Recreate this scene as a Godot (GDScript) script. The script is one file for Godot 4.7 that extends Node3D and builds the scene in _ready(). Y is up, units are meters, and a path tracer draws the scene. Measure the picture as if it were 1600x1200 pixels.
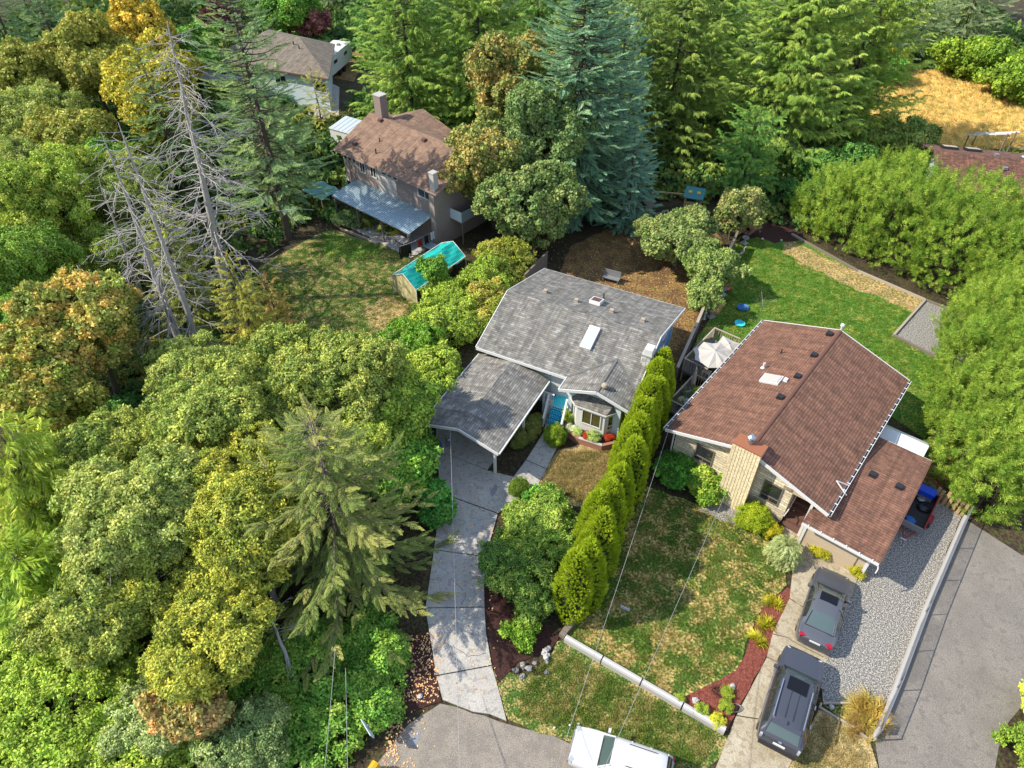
extends Node3D

var M := {}
var used := {}
var R := RandomNumberGenerator.new()
var leafm: StandardMaterial3D

# ---------------------------------------------------------------- helpers: names and things
func numbered(n: String) -> String:
	var k: int = used.get(n, 0)
	used[n] = k + 1
	return n if k == 0 else "%s_%03d" % [n, k]

func tag(o: Node, label: String, category: String, group := "", kind := "") -> void:
	if label: o.set_meta("label", label)
	if category: o.set_meta("category", category)
	if group: o.set_meta("group", group)
	if kind: o.set_meta("kind", kind)

func thing(called: String, label: String, category: String, at := Vector3.ZERO, turn := 0.0, group := "") -> Node3D:
	var o := Node3D.new()
	o.name = numbered(called)
	add_child(o, true)
	o.position = at
	o.rotation.y = turn
	tag(o, label, category, group)
	return o

func copy(src: Node3D, at: Vector3, turn: float, label: String, size := 1.0) -> Node3D:
	var o: Node3D = src.duplicate()
	var base := String(src.name).rstrip("0123456789").rstrip("_")
	o.name = numbered(base)
	add_child(o, true)
	o.position = at
	o.rotation = Vector3(0, turn, 0)
	o.scale = Vector3.ONE * size
	o.set_meta("label", label)
	return o

func put(called: String, mesh: Mesh, m: Material, parent: Node, at := Vector3.ZERO, label := "") -> MeshInstance3D:
	var o := MeshInstance3D.new()
	o.name = called if parent != self else numbered(called)
	o.mesh = mesh
	o.material_override = m
	parent.add_child(o, true)
	o.position = at
	if label: o.set_meta("label", label)
	return o

func sheet(called: String, s: Soup, m: Material) -> MeshInstance3D:
	var o := put(called, s.mesh(), m, self)
	o.set_meta("kind", "structure")
	return o

# ---------------------------------------------------------------- helpers: shapes
class Soup:
	var v := PackedVector3Array()
	var n := PackedVector3Array()
	var c := PackedColorArray()
	var t := PackedVector2Array()
	var col := Color.WHITE

	func tri(a: Vector3, b: Vector3, d: Vector3, ua := Vector2.ZERO, ub := Vector2.ZERO, ud := Vector2.ZERO) -> void:
		var k := (b - a).cross(d - a).normalized()
		v.append(a); v.append(d); v.append(b)
		n.append(k); n.append(k); n.append(k)
		c.append(col); c.append(col); c.append(col)
		t.append(ua); t.append(ud); t.append(ub)

	func smooth(a: Vector3, b: Vector3, d: Vector3, na: Vector3, nb: Vector3, nd: Vector3) -> void:
		v.append(a); v.append(d); v.append(b)
		n.append(na); n.append(nd); n.append(nb)
		c.append(col); c.append(col); c.append(col)
		t.append(Vector2.ZERO); t.append(Vector2.ZERO); t.append(Vector2.ZERO)

	func quad(a: Vector3, b: Vector3, d: Vector3, e: Vector3) -> void:
		tri(a, b, d)
		tri(a, d, e)

	# a plane piece whose uv are metres along u and down-slope
	func plane(pts: Array, u: Vector3) -> void:
		var nn: Vector3 = (pts[1] - pts[0]).cross(pts[2] - pts[0]).normalized()
		var w := nn.cross(u).normalized()
		var uv := []
		for p in pts:
			uv.append(Vector2(p.dot(u), p.dot(w)))
		for i in range(1, pts.size() - 1):
			tri(pts[0], pts[i], pts[i + 1], uv[0], uv[i], uv[i + 1])

	func box(at: Vector3, s: Vector3, b := Basis()) -> void:
		var h := s * 0.5
		var p := []
		for k in 8:
			p.append(at + b * Vector3(h.x * (1 if k & 1 else -1), h.y * (1 if k & 2 else -1), h.z * (1 if k & 4 else -1)))
		quad(p[0], p[2], p[3], p[1])
		quad(p[4], p[5], p[7], p[6])
		quad(p[0], p[4], p[6], p[2])
		quad(p[1], p[3], p[7], p[5])
		quad(p[2], p[6], p[7], p[3])
		quad(p[0], p[1], p[5], p[4])

	func bar(a: Vector3, b: Vector3, w: float, h: float) -> void:
		var d := (b - a).normalized()
		var side := Vector3.UP.cross(d)
		side = Vector3.RIGHT if side.length() < 0.01 else side.normalized()
		box((a + b) * 0.5, Vector3(w, h, (b - a).length()), Basis(side, d.cross(side), d))

	func tube(pts: Array, radii: Array, k := 6, cap := true) -> void:
		var rings := []
		var nors := []
		for i in pts.size():
			var d: Vector3 = (pts[mini(i + 1, pts.size() - 1)] - pts[maxi(i - 1, 0)]).normalized()
			var x := d.cross(Vector3(0.31, 0.2, 0.93)).normalized()
			if absf(d.dot(Vector3(0.31, 0.2, 0.93))) > 0.98: x = d.cross(Vector3.RIGHT).normalized()
			var y := d.cross(x)
			var ring := []
			var nr := []
			for j in k:
				var a := TAU * j / k
				var o := x * cos(a) + y * sin(a)
				ring.append(pts[i] + o * radii[i])
				nr.append(o)
			rings.append(ring)
			nors.append(nr)
		for i in pts.size() - 1:
			for j in k:
				var q := (j + 1) % k
				smooth(rings[i][j], rings[i][q], rings[i + 1][q], nors[i][j], nors[i][q], nors[i + 1][q])
				smooth(rings[i][j], rings[i + 1][q], rings[i + 1][j], nors[i][j], nors[i + 1][q], nors[i + 1][j])
		if cap:
			for e in [0, pts.size() - 1]:
				for j in range(1, k - 1):
					if e: tri(rings[e][0], rings[e][j], rings[e][j + 1])
					else: tri(rings[e][0], rings[e][j + 1], rings[e][j])

	# vertical prism over a flat outline (any winding)
	func prism(outline: PackedVector2Array, y0: float, y1: float, sides := true) -> void:
		var o := outline
		if Geometry2D.is_polygon_clockwise(o):
			o = o.duplicate()
			o.reverse()
		var ix := Geometry2D.triangulate_polygon(o)
		for i in range(0, ix.size(), 3):
			var a := Vector3(o[ix[i]].x, y1, o[ix[i]].y)
			var b := Vector3(o[ix[i + 1]].x, y1, o[ix[i + 1]].y)
			var d := Vector3(o[ix[i + 2]].x, y1, o[ix[i + 2]].y)
			if (b - a).cross(d - a).y < 0: tri(a, d, b)
			else: tri(a, b, d)
		if not sides: return
		for i in o.size():
			var p := o[i]
			var q := o[(i + 1) % o.size()]
			quad(Vector3(p.x, y0, p.y), Vector3(p.x, y1, p.y), Vector3(q.x, y1, q.y), Vector3(q.x, y0, q.y))

	# extrude a profile given in (x, y) along z
	func extrude(profile: PackedVector2Array, z0: float, z1: float) -> void:
		var o := profile
		if Geometry2D.is_polygon_clockwise(o):
			o = o.duplicate()
			o.reverse()
		var ix := Geometry2D.triangulate_polygon(o)
		for z in [z0, z1]:
			for i in range(0, ix.size(), 3):
				var a := Vector3(o[ix[i]].x, o[ix[i]].y, z)
				var b := Vector3(o[ix[i + 1]].x, o[ix[i + 1]].y, z)
				var d := Vector3(o[ix[i + 2]].x, o[ix[i + 2]].y, z)
				if ((b - a).cross(d - a).z > 0) == (z == maxf(z0, z1)): tri(a, b, d)
				else: tri(a, d, b)
		for i in o.size():
			var p := o[i]
			var q := o[(i + 1) % o.size()]
			quad(Vector3(p.x, p.y, maxf(z0, z1)), Vector3(p.x, p.y, minf(z0, z1)), Vector3(q.x, q.y, minf(z0, z1)), Vector3(q.x, q.y, maxf(z0, z1)))

	func lathe(at: Vector3, prof: Array, k := 12, b := Basis()) -> void:
		for i in prof.size() - 1:
			for j in k:
				var a0 := TAU * j / k
				var a1 := TAU * (j + 1) / k
				var p: Vector2 = prof[i]
				var q: Vector2 = prof[i + 1]
				var A := at + b * Vector3(cos(a0) * p.x, p.y, sin(a0) * p.x)
				var B := at + b * Vector3(cos(a1) * p.x, p.y, sin(a1) * p.x)
				var C := at + b * Vector3(cos(a1) * q.x, q.y, sin(a1) * q.x)
				var D := at + b * Vector3(cos(a0) * q.x, q.y, sin(a0) * q.x)
				if p.x > 0.0001: tri(A, C, B)
				if q.x > 0.0001: tri(A, D, C)

	func mesh() -> ArrayMesh:
		var a := []
		a.resize(Mesh.ARRAY_MAX)
		a[Mesh.ARRAY_VERTEX] = v
		a[Mesh.ARRAY_NORMAL] = n
		a[Mesh.ARRAY_COLOR] = c
		a[Mesh.ARRAY_TEX_UV] = t
		var m := ArrayMesh.new()
		m.add_surface_from_arrays(Mesh.PRIMITIVE_TRIANGLES, a)
		return m

func box(called: String, at: Vector3, s: Vector3, m: Material, parent: Node, b := Basis()) -> MeshInstance3D:
	var k := Soup.new()
	k.box(at, s, b)
	return put(called, k.mesh(), m, parent)

func wobble(pts: Array, step: float, amp: float) -> PackedVector2Array:
	var out := PackedVector2Array()
	for i in pts.size():
		var a: Vector2 = pts[i]
		var b: Vector2 = pts[(i + 1) % pts.size()]
		var k := maxi(1, int((b - a).length() / step))
		for j in k:
			var p := a.lerp(b, float(j) / k)
			out.append(p + Vector2(R.randf_range(-amp, amp), R.randf_range(-amp, amp)))
	return out

func V(a: Array) -> Array:
	var out := []
	for i in range(0, a.size(), 2):
		out.append(Vector2(a[i], a[i + 1]))
	return out

# ---------------------------------------------------------------- helpers: materials
func mat(key: String, c: Color, rough := 0.8, metal := 0.0) -> StandardMaterial3D:
	var m := StandardMaterial3D.new()
	m.resource_name = key
	m.albedo_color = (c * (1.0 if key == "leaf" else 0.78)).linear_to_srgb()
	m.roughness = rough
	m.metallic = metal
	M[key] = m
	return m

func noise_bytes(sd: int, freq: float, w := 512, oct := 4, type := FastNoiseLite.TYPE_SIMPLEX_SMOOTH) -> PackedByteArray:
	var f := FastNoiseLite.new()
	f.seed = sd
	f.frequency = freq
	f.fractal_octaves = oct
	f.noise_type = type
	if type == FastNoiseLite.TYPE_CELLULAR: f.cellular_return_type = FastNoiseLite.RETURN_CELL_VALUE
	var im := f.get_seamless_image(w, w)
	im.convert(Image.FORMAT_L8)
	return im.get_data()

func pic(w: int, h: int, data: PackedByteArray, form := Image.FORMAT_RGB8) -> ImageTexture:
	return ImageTexture.create_from_image(Image.create_from_data(w, h, false, form, data))

# colours blended by a patch noise and roughened by a fine noise; metres is the size of one tile
func earth(key: String, cols: Array, metres: float, sd: int, pf: float, ff: float, share := 0.5, sharp := 3.0, grain := 0.35, relief := 2.0, w := 512, rough := 0.95) -> StandardMaterial3D:
	var a := noise_bytes(sd, pf, w, 4)
	var b := noise_bytes(sd + 7, ff, w, 3)
	var d := noise_bytes(sd + 13, pf * 3.7, w, 3)
	var out := PackedByteArray()
	out.resize(w * w * 3)
	var hi := PackedByteArray()
	hi.resize(w * w)
	var k := cols.size()
	for i in w * w:
		var p := a[i] / 255.0
		var q := b[i] / 255.0
		var s := d[i] / 255.0
		var mix := clampf((p + (s - 0.5) * 0.7 + (q - 0.5) * 0.5 - (1.0 - share)) * sharp + 0.5, 0.0, 1.0)
		var c: Color = cols[0].lerp(cols[1], mix)
		if k > 2: c = c.lerp(cols[2], clampf((s - 0.55) * 4.0, 0.0, 0.8))
		var g := 1.0 + (q - 0.5) * 2.0 * grain
		out[i * 3] = int(clampf(c.r * g, 0, 1) * 255)
		out[i * 3 + 1] = int(clampf(c.g * g, 0, 1) * 255)
		out[i * 3 + 2] = int(clampf(c.b * g, 0, 1) * 255)
		hi[i] = b[i]
	var m := StandardMaterial3D.new()
	m.resource_name = key
	m.albedo_texture = pic(w, w, out)
	if not (key.contains("lawn") or key in ["verge", "straw", "soil", "gravel"]): m.albedo_color = Color(0.89, 0.89, 0.89)
	m.uv1_triplanar = true
	m.uv1_world_triplanar = true
	m.uv1_scale = Vector3.ONE / metres
	m.roughness = rough
	if relief > 0:
		m.heightmap_enabled = true
		m.heightmap_texture = pic(w, w, hi, Image.FORMAT_L8)
		m.heightmap_scale = relief
	M[key] = m
	return m

# courses of shingles: uv in metres
func shingle(key: String, cols: Array, sd: int, course := 0.14, tab := 0.3, relief := 0.8, moss := Color(0, 0, 0, 0)) -> StandardMaterial3D:
	var w := 1024
	var rows := 48
	var per := 24
	var rh := w / float(rows)
	var cw := w / float(per)
	R.seed = sd
	var tone := []
	for r in rows:
		var line := []
		for c in per:
			line.append(cols[R.randi() % cols.size()])
		tone.append(line)
	var fine := noise_bytes(sd, 0.2, w, 2)
	var wide := noise_bytes(sd + 3, 0.008, w, 4)
	var out := PackedByteArray()
	out.resize(w * w * 3)
	var hi := PackedByteArray()
	hi.resize(w * w)
	for y in w:
		var r := int(y / rh) % rows
		var fy := fmod(y, rh) / rh
		for x in w:
			var xx := fmod(x + (r % 2) * cw * 0.5 + (r % 5) * cw * 0.13, w)
			var c := int(xx / cw) % per
			var fx := fmod(xx, cw) / cw
			var i := y * w + x
			var g := 1.0 + (fine[i] / 255.0 - 0.5) * 0.35 + (wide[i] / 255.0 - 0.5) * 0.28 + (wide[(y / 7) * w + (x * 3) % w] / 255.0 - 0.5) * 0.3
			if fy < 0.16: g *= 0.66
			elif fx < 0.06: g *= 0.8
			var col: Color = tone[r][c]
			if moss.a > 0: col = col.lerp(moss, clampf((wide[(i * 7 + 311) % (w * w)] / 255.0 - 0.6) * 3.0, 0, moss.a))
			out[i * 3] = int(clampf(col.r * g, 0, 1) * 255)
			out[i * 3 + 1] = int(clampf(col.g * g, 0, 1) * 255)
			out[i * 3 + 2] = int(clampf(col.b * g, 0, 1) * 255)
			hi[i] = int(clampf((fy if fx > 0.05 else 0.0) * 200 + fine[i] * 0.2, 0, 255))
	var m := StandardMaterial3D.new()
	m.resource_name = key
	m.albedo_texture = pic(w, w, out)
	m.albedo_color = Color(0.89, 0.89, 0.89)
	m.heightmap_enabled = true
	m.heightmap_texture = pic(w, w, hi, Image.FORMAT_L8)
	m.heightmap_scale = relief
	m.uv1_scale = Vector3(1.0 / (tab * per), 1.0 / (course * rows), 1)
	m.roughness = 0.95
	M[key] = m
	return m

# boards: horizontal or vertical lines in the object's own axes
func boards(key: String, c: Color, pitch: float, sd: int, vertical := false, vary := 0.12, gap := 0.1) -> StandardMaterial3D:
	var w := 256
	var rows := 8
	var out := PackedByteArray()
	out.resize(w * w * 3)
	var fine := noise_bytes(sd, 0.03, w, 4)
	R.seed = sd
	var tone := []
	for r in rows: tone.append(1.0 + R.randf_range(-vary, vary))
	for y in w:
		for x in w:
			var q := x if vertical else y
			var r := q * rows / w
			var f := fmod(q, w / float(rows)) / (w / float(rows))
			var i := y * w + x
			var g: float = tone[r] * (1.0 + (fine[i] / 255.0 - 0.5) * 0.3) * (0.55 if f < gap else 1.0)
			for k in 3:
				out[i * 3 + k] = int(clampf(c[k] * g, 0, 1) * 255)
	var m := StandardMaterial3D.new()
	m.resource_name = key
	m.albedo_texture = pic(w, w, out)
	m.uv1_triplanar = true
	m.albedo_color = Color(0.89, 0.89, 0.89)
	m.uv1_scale = Vector3.ONE / (pitch * rows)
	m.roughness = 0.75
	M[key] = m
	return m

# ---------------------------------------------------------------- helpers: plants
func rv() -> Vector3:
	var p := Vector3.ZERO
	while true:
		p = Vector3(R.randf_range(-1, 1), R.randf_range(-1, 1), R.randf_range(-1, 1))
		if p.length() < 1.0 and p.length() > 0.05: break
	return p

func leaf(s: Soup, at: Vector3, dir: Vector3, nrm: Vector3, len: float, wid: float) -> void:
	var d := dir.normalized()
	var b := nrm.cross(d).normalized()
	var n := d.cross(b)
	var m := at + d * len * 0.45 - n * len * 0.06
	var tip := at + d * len - n * len * 0.1
	s.tri(at, m + b * wid * 0.5 + n * wid * 0.15, tip)
	s.tri(at, tip, m - b * wid * 0.5 + n * wid * 0.15)

# a ball of loose leaves about 1 m across
func leaf_clump(sd: int, count: int, len: float, wid: float, flat := 0.6, vary := 0.3) -> ArrayMesh:
	R.seed = sd
	var s := Soup.new()
	for i in count:
		var p := rv() * 0.5
		p.y *= flat
		var n := (p.normalized() * 0.45 + rv() * 0.95 + Vector3(0, 0.45, 0)).normalized()
		var d := n.cross(rv()).normalized()
		var g := 1.0 + R.randf_range(-vary, vary)
		s.col = Color(g * R.randf_range(0.9, 1.12), g, g * R.randf_range(0.8, 1.1))
		leaf(s, p, d, n, len * R.randf_range(0.7, 1.25), wid)
	return s.mesh()

# a flat spray of needles along +x, 1 m long, drooping at the tip
func needle_spray(sd: int, shoots: int, spread: float, droop: float, hang: float, wid: float) -> ArrayMesh:
	R.seed = sd
	var s := Soup.new()
	for i in shoots:
		var f := (i + 0.4) / shoots
		var at := Vector3(f, -droop * f * f, 0)
		for side in [-1.0, 1.0]:
			var L: float = spread * (1.0 - f * 0.75) * R.randf_range(0.7, 1.15)
			var d := Vector3(0.75, -hang * R.randf_range(0.4, 1.4) + R.randf_range(-0.1, 0.15), side * R.randf_range(0.6, 1.0)).normalized()
			var n := Vector3(R.randf_range(-0.35, 0.35), 1, R.randf_range(-0.4, 0.4)).normalized()
			var g := 1.0 + R.randf_range(-0.3, 0.3)
			s.col = Color(g, g * R.randf_range(0.95, 1.05), g)
			leaf(s, at, d, n, L, wid)
			for k in 2:
				var q := 0.3 + 0.35 * k
				var d2 := (d + Vector3(0.5, R.randf_range(-0.3, 0.15) - hang * 0.5, side * (-0.5 if k else 0.5))).normalized()
				leaf(s, at + d * L * q, d2, (n + rv() * 0.3).normalized(), L * 0.5, wid * 0.75)
		if i % 2 == 0:
			var up := Vector3(0.6, R.randf_range(0.1, 0.5) - hang, R.randf_range(-0.4, 0.4)).normalized()
			leaf(s, at, up, Vector3(0, 0.4, 1).normalized(), spread * 0.5, wid * 0.8)
	s.col = Color(0.8, 0.8, 0.8)
	leaf(s, Vector3(0.85, -droop * 0.7, 0), Vector3(1, -0.4, 0), Vector3.UP, 0.25, wid)
	return s.mesh()

# hanging strands from an arched twig, for cedars and willows
func strand_spray(sd: int, shoots: int, len: float, wid: float) -> ArrayMesh:
	R.seed = sd
	var s := Soup.new()
	for i in shoots:
		var f := (i + 0.3) / shoots
		var at := Vector3(f, 0.12 * sin(f * PI) - 0.2 * f * f, R.randf_range(-0.06, 0.06))
		for side in [-1.0, 1.0]:
			var d := Vector3(0.45 + R.randf_range(-0.2, 0.2), -0.75, side * R.randf_range(0.25, 0.8)).normalized()
			var n := Vector3(R.randf_range(0.1, 0.6), R.randf_range(0.4, 0.9), side * R.randf_range(0.2, 0.8)).normalized()
			var g := 1.0 + R.randf_range(-0.3, 0.3)
			s.col = Color(g * R.randf_range(0.93, 1.1), g, g * 0.95)
			var L := len * R.randf_range(0.6, 1.2) * (1.0 - 0.4 * f)
			leaf(s, at, d, n, L, wid)
			leaf(s, at + d * L * 0.35, (d + Vector3(0.5, 0, side * 0.5)).normalized(), n, L * 0.55, wid * 0.8)
			leaf(s, at + d * L * 0.3, (d + Vector3(-0.1, 0, -side * 0.7)).normalized(), n, L * 0.55, wid * 0.8)
	return s.mesh()

# a feathery upright plume along +y, 1 m tall
func plume(sd: int, shoots: int, len: float, wid: float, open := 0.7) -> ArrayMesh:
	R.seed = sd
	var s := Soup.new()
	for i in shoots:
		var f := (i + 0.2) / shoots
		var a := i * 2.4 + R.randf() * 0.6
		var d := Vector3(cos(a) * open, 0.8 - 0.3 * (1 - f), sin(a) * open).normalized()
		var L := len * (1.05 - f * 0.6) * R.randf_range(0.75, 1.2)
		var n := (Vector3(cos(a), 0.7, sin(a)) * 0.5 + rv() * 0.4).normalized()
		var g := 1.0 + R.randf_range(-0.3, 0.3)
		s.col = Color(g * R.randf_range(0.95, 1.1), g, g * 0.9)
		var at := Vector3(0, f * 0.9, 0)
		leaf(s, at, d, n, L, wid)
		leaf(s, at + d * L * 0.3, (d + Vector3(-sin(a), 0.1, cos(a)) * 0.7).normalized(), n, L * 0.6, wid * 0.8)
		leaf(s, at + d * L * 0.3, (d + Vector3(sin(a), 0.1, -cos(a)) * 0.7).normalized(), n, L * 0.6, wid * 0.8)
	return s.mesh()

func blades(sd: int, count: int, len: float, wid: float, lean := 0.6) -> ArrayMesh:
	R.seed = sd
	var s := Soup.new()
	for i in count:
		var a := R.randf() * TAU
		var d := Vector3(cos(a) * lean * R.randf(), 1, sin(a) * lean * R.randf()).normalized()
		var g := 1.0 + R.randf_range(-0.3, 0.3)
		s.col = Color(g * R.randf_range(0.9, 1.15), g, g * 0.9)
		var at := Vector3(cos(a), 0, sin(a)) * 0.12 * R.randf()
		var b := d.cross(Vector3(cos(a + 1), 0.2, sin(a + 1))).normalized() * wid
		var L := len * R.randf_range(0.6, 1.2)
		var bend := Vector3(cos(a), -0.25, sin(a)) * L * 0.4 * lean
		s.quad(at - b, at + b, at + d * L * 0.6 + b * 0.7, at + d * L * 0.6 - b * 0.7)
		s.tri(at + d * L * 0.6 - b * 0.7, at + d * L * 0.6 + b * 0.7, at + d * L + bend)
	return s.mesh()

func scatter(called: String, mesh: Mesh, places: Array, tints: Array, parent: Node, m: Material, kind := "") -> MultiMeshInstance3D:
	var mm := MultiMesh.new()
	mm.transform_format = MultiMesh.TRANSFORM_3D
	mm.use_colors = true
	mm.mesh = mesh
	mm.instance_count = places.size()
	for i in places.size():
		mm.set_instance_transform(i, places[i])
		mm.set_instance_color(i, tints[i])
	var o := MultiMeshInstance3D.new()
	o.name = called if parent != self else numbered(called)
	o.multimesh = mm
	o.material_override = m
	parent.add_child(o, true)
	o.set_meta("kind", kind if kind else "stuff")
	return o

func facing(up: Vector3, spin: float) -> Basis:
	var y := up.normalized()
	var x := y.cross(Vector3(cos(spin), 0.13, sin(spin))).normalized()
	return Basis(x, y, x.cross(y))

func along(dir: Vector3, roll := 0.0) -> Basis:
	var x := dir.normalized()
	var z := x.cross(Vector3.UP).normalized()
	var y := z.cross(x)
	return Basis(x, y, z).rotated(x, roll)

func tint(cols: Array, k := -1.0) -> Color:
	var f := R.randf() if k < 0 else k
	var i := f * (cols.size() - 1)
	var a: Color = cols[int(i)]
	var b: Color = cols[mini(int(i) + 1, cols.size() - 1)]
	var g := R.randf_range(0.85, 1.15) * 2.2
	return a.lerp(b, i - int(i)) * g

# places on the skin of a cluster of overlapping lobes
func lobes_of(centre: Vector3, r: Vector3, count: int, size: float) -> Array:
	var out := []
	for i in int(count * 2.6):
		var d := rv().normalized()
		d.y = absf(d.y) * 0.95 - 0.2
		var k := R.randf_range(0.45, 0.98)
		var q: float = (0.4 + 1.0 * pow(R.randf(), 1.4)) * size * 0.72
		out.append([centre + d * r * k, r * q * Vector3(R.randf_range(0.85, 1.2), R.randf_range(0.65, 1.05), R.randf_range(0.85, 1.2)), R.randf()])
	out.append([centre - Vector3(0, r.y * 0.15, 0), r * 0.72, R.randf()])
	return out

func skin(lobes: Array, n: int, clump: float, cols: Array, places: Array, tints: Array, fill := 0.15, mix := 0.65) -> void:
	var w := []
	var total := 0.0
	for l in lobes:
		total += l[1].x * l[1].z
		w.append(total)
	var tries := 0
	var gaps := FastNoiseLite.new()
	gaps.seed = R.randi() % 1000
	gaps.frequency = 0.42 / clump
	while places.size() < n and tries < n * 6:
		tries += 1
		var pick := R.randf() * total
		var li := 0
		while w[li] < pick: li += 1
		var l = lobes[li]
		var d := rv().normalized()
		if d.y < -0.55 and R.randf() < 0.7: continue
		var k := R.randf_range(0.86, 1.05) if R.randf() > fill else R.randf_range(0.4, 0.86)
		var p: Vector3 = l[0] + d * l[1] * k
		var buried := false
		for j in lobes.size():
			if j == li: continue
			var q: Vector3 = (p - lobes[j][0]) / lobes[j][1]
			if q.length() < 0.62:
				buried = true
				break
		if buried or p.y < 0.15: continue
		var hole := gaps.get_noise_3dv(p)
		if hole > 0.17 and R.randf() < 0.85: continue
		var up: Vector3 = (d / l[1] * l[1].x + rv() * 0.4 + Vector3(0, 0.25, 0)).normalized()
		var z := clump * R.randf_range(0.55, 1.35)
		if R.randf() < 0.12: p += d * clump * R.randf_range(0.2, 0.7)
		places.append(Transform3D(facing(up, R.randf() * TAU).scaled(Vector3(z, z, z)), p))
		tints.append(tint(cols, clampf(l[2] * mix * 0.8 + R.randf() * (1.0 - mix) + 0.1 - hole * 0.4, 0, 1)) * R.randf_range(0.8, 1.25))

func limb(s: Soup, a: Vector3, b: Vector3, r0: float, r1: float, bend: float, k := 6, n := 5) -> Array:
	var pts := []
	var rad := []
	var off := rv() * (b - a).length() * bend
	for i in n:
		var f := i / float(n - 1)
		pts.append(a.lerp(b, f) + off * sin(f * PI) + rv() * (b - a).length() * bend * 0.15 * (1 if i > 0 else 0))
		rad.append(lerpf(r0, r1, f))
	s.tube(pts, rad, k, false)
	return pts

# a broad-leaved tree: trunk with limbs, and a crown of leaf clumps
func leafy(called: String, label: String, cat: String, x: float, z: float, centre: float, r: Vector3, clumps: int, clump: float, leafs: Mesh, cols: Array, opt := {}) -> Node3D:
	R.seed = hash(label)
	var o := thing(called, label, cat, Vector3(x, 0, z), 0.0, opt.get("group", ""))
	var c := Vector3(0, centre, 0)
	var lb := lobes_of(c, r, opt.get("lobes", 9), opt.get("lobe", 0.42))
	var s := Soup.new()
	var tr: float = opt.get("trunk", r.x * 0.06)
	var lean := Vector3(R.randf_range(-0.2, 0.2), 0, R.randf_range(-0.2, 0.2)) * r.x
	var fork := Vector3(lean.x, maxf(centre - r.y * 0.7, 0.3), lean.z)
	limb(s, Vector3.ZERO, fork, tr, tr * 0.75, 0.05)
	for l in lb:
		var mid: Vector3 = fork.lerp(l[0], 0.5) + Vector3(0, 0.1, 0) * r.y
		limb(s, fork, mid, tr * 0.55, tr * 0.35, 0.06, 5, 4)
		limb(s, mid, l[0], tr * 0.35, tr * 0.14, 0.08, 5, 4)
		for q in opt.get("twigs", 2):
			limb(s, mid.lerp(l[0], R.randf()), l[0] + rv().normalized() * l[1] * R.randf_range(0.85, 1.25), tr * 0.16, 0.012, 0.12, 4, 4)
	put(opt.get("stem", "trunk"), s.mesh(), M[opt.get("bark", "bark")], o)
	var places := []
	var tints := []
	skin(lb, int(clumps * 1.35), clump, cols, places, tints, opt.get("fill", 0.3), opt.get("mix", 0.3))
	scatter("crown" if centre > 2.0 else "foliage", leafs, places, tints, o, leafm)
	return o

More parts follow.
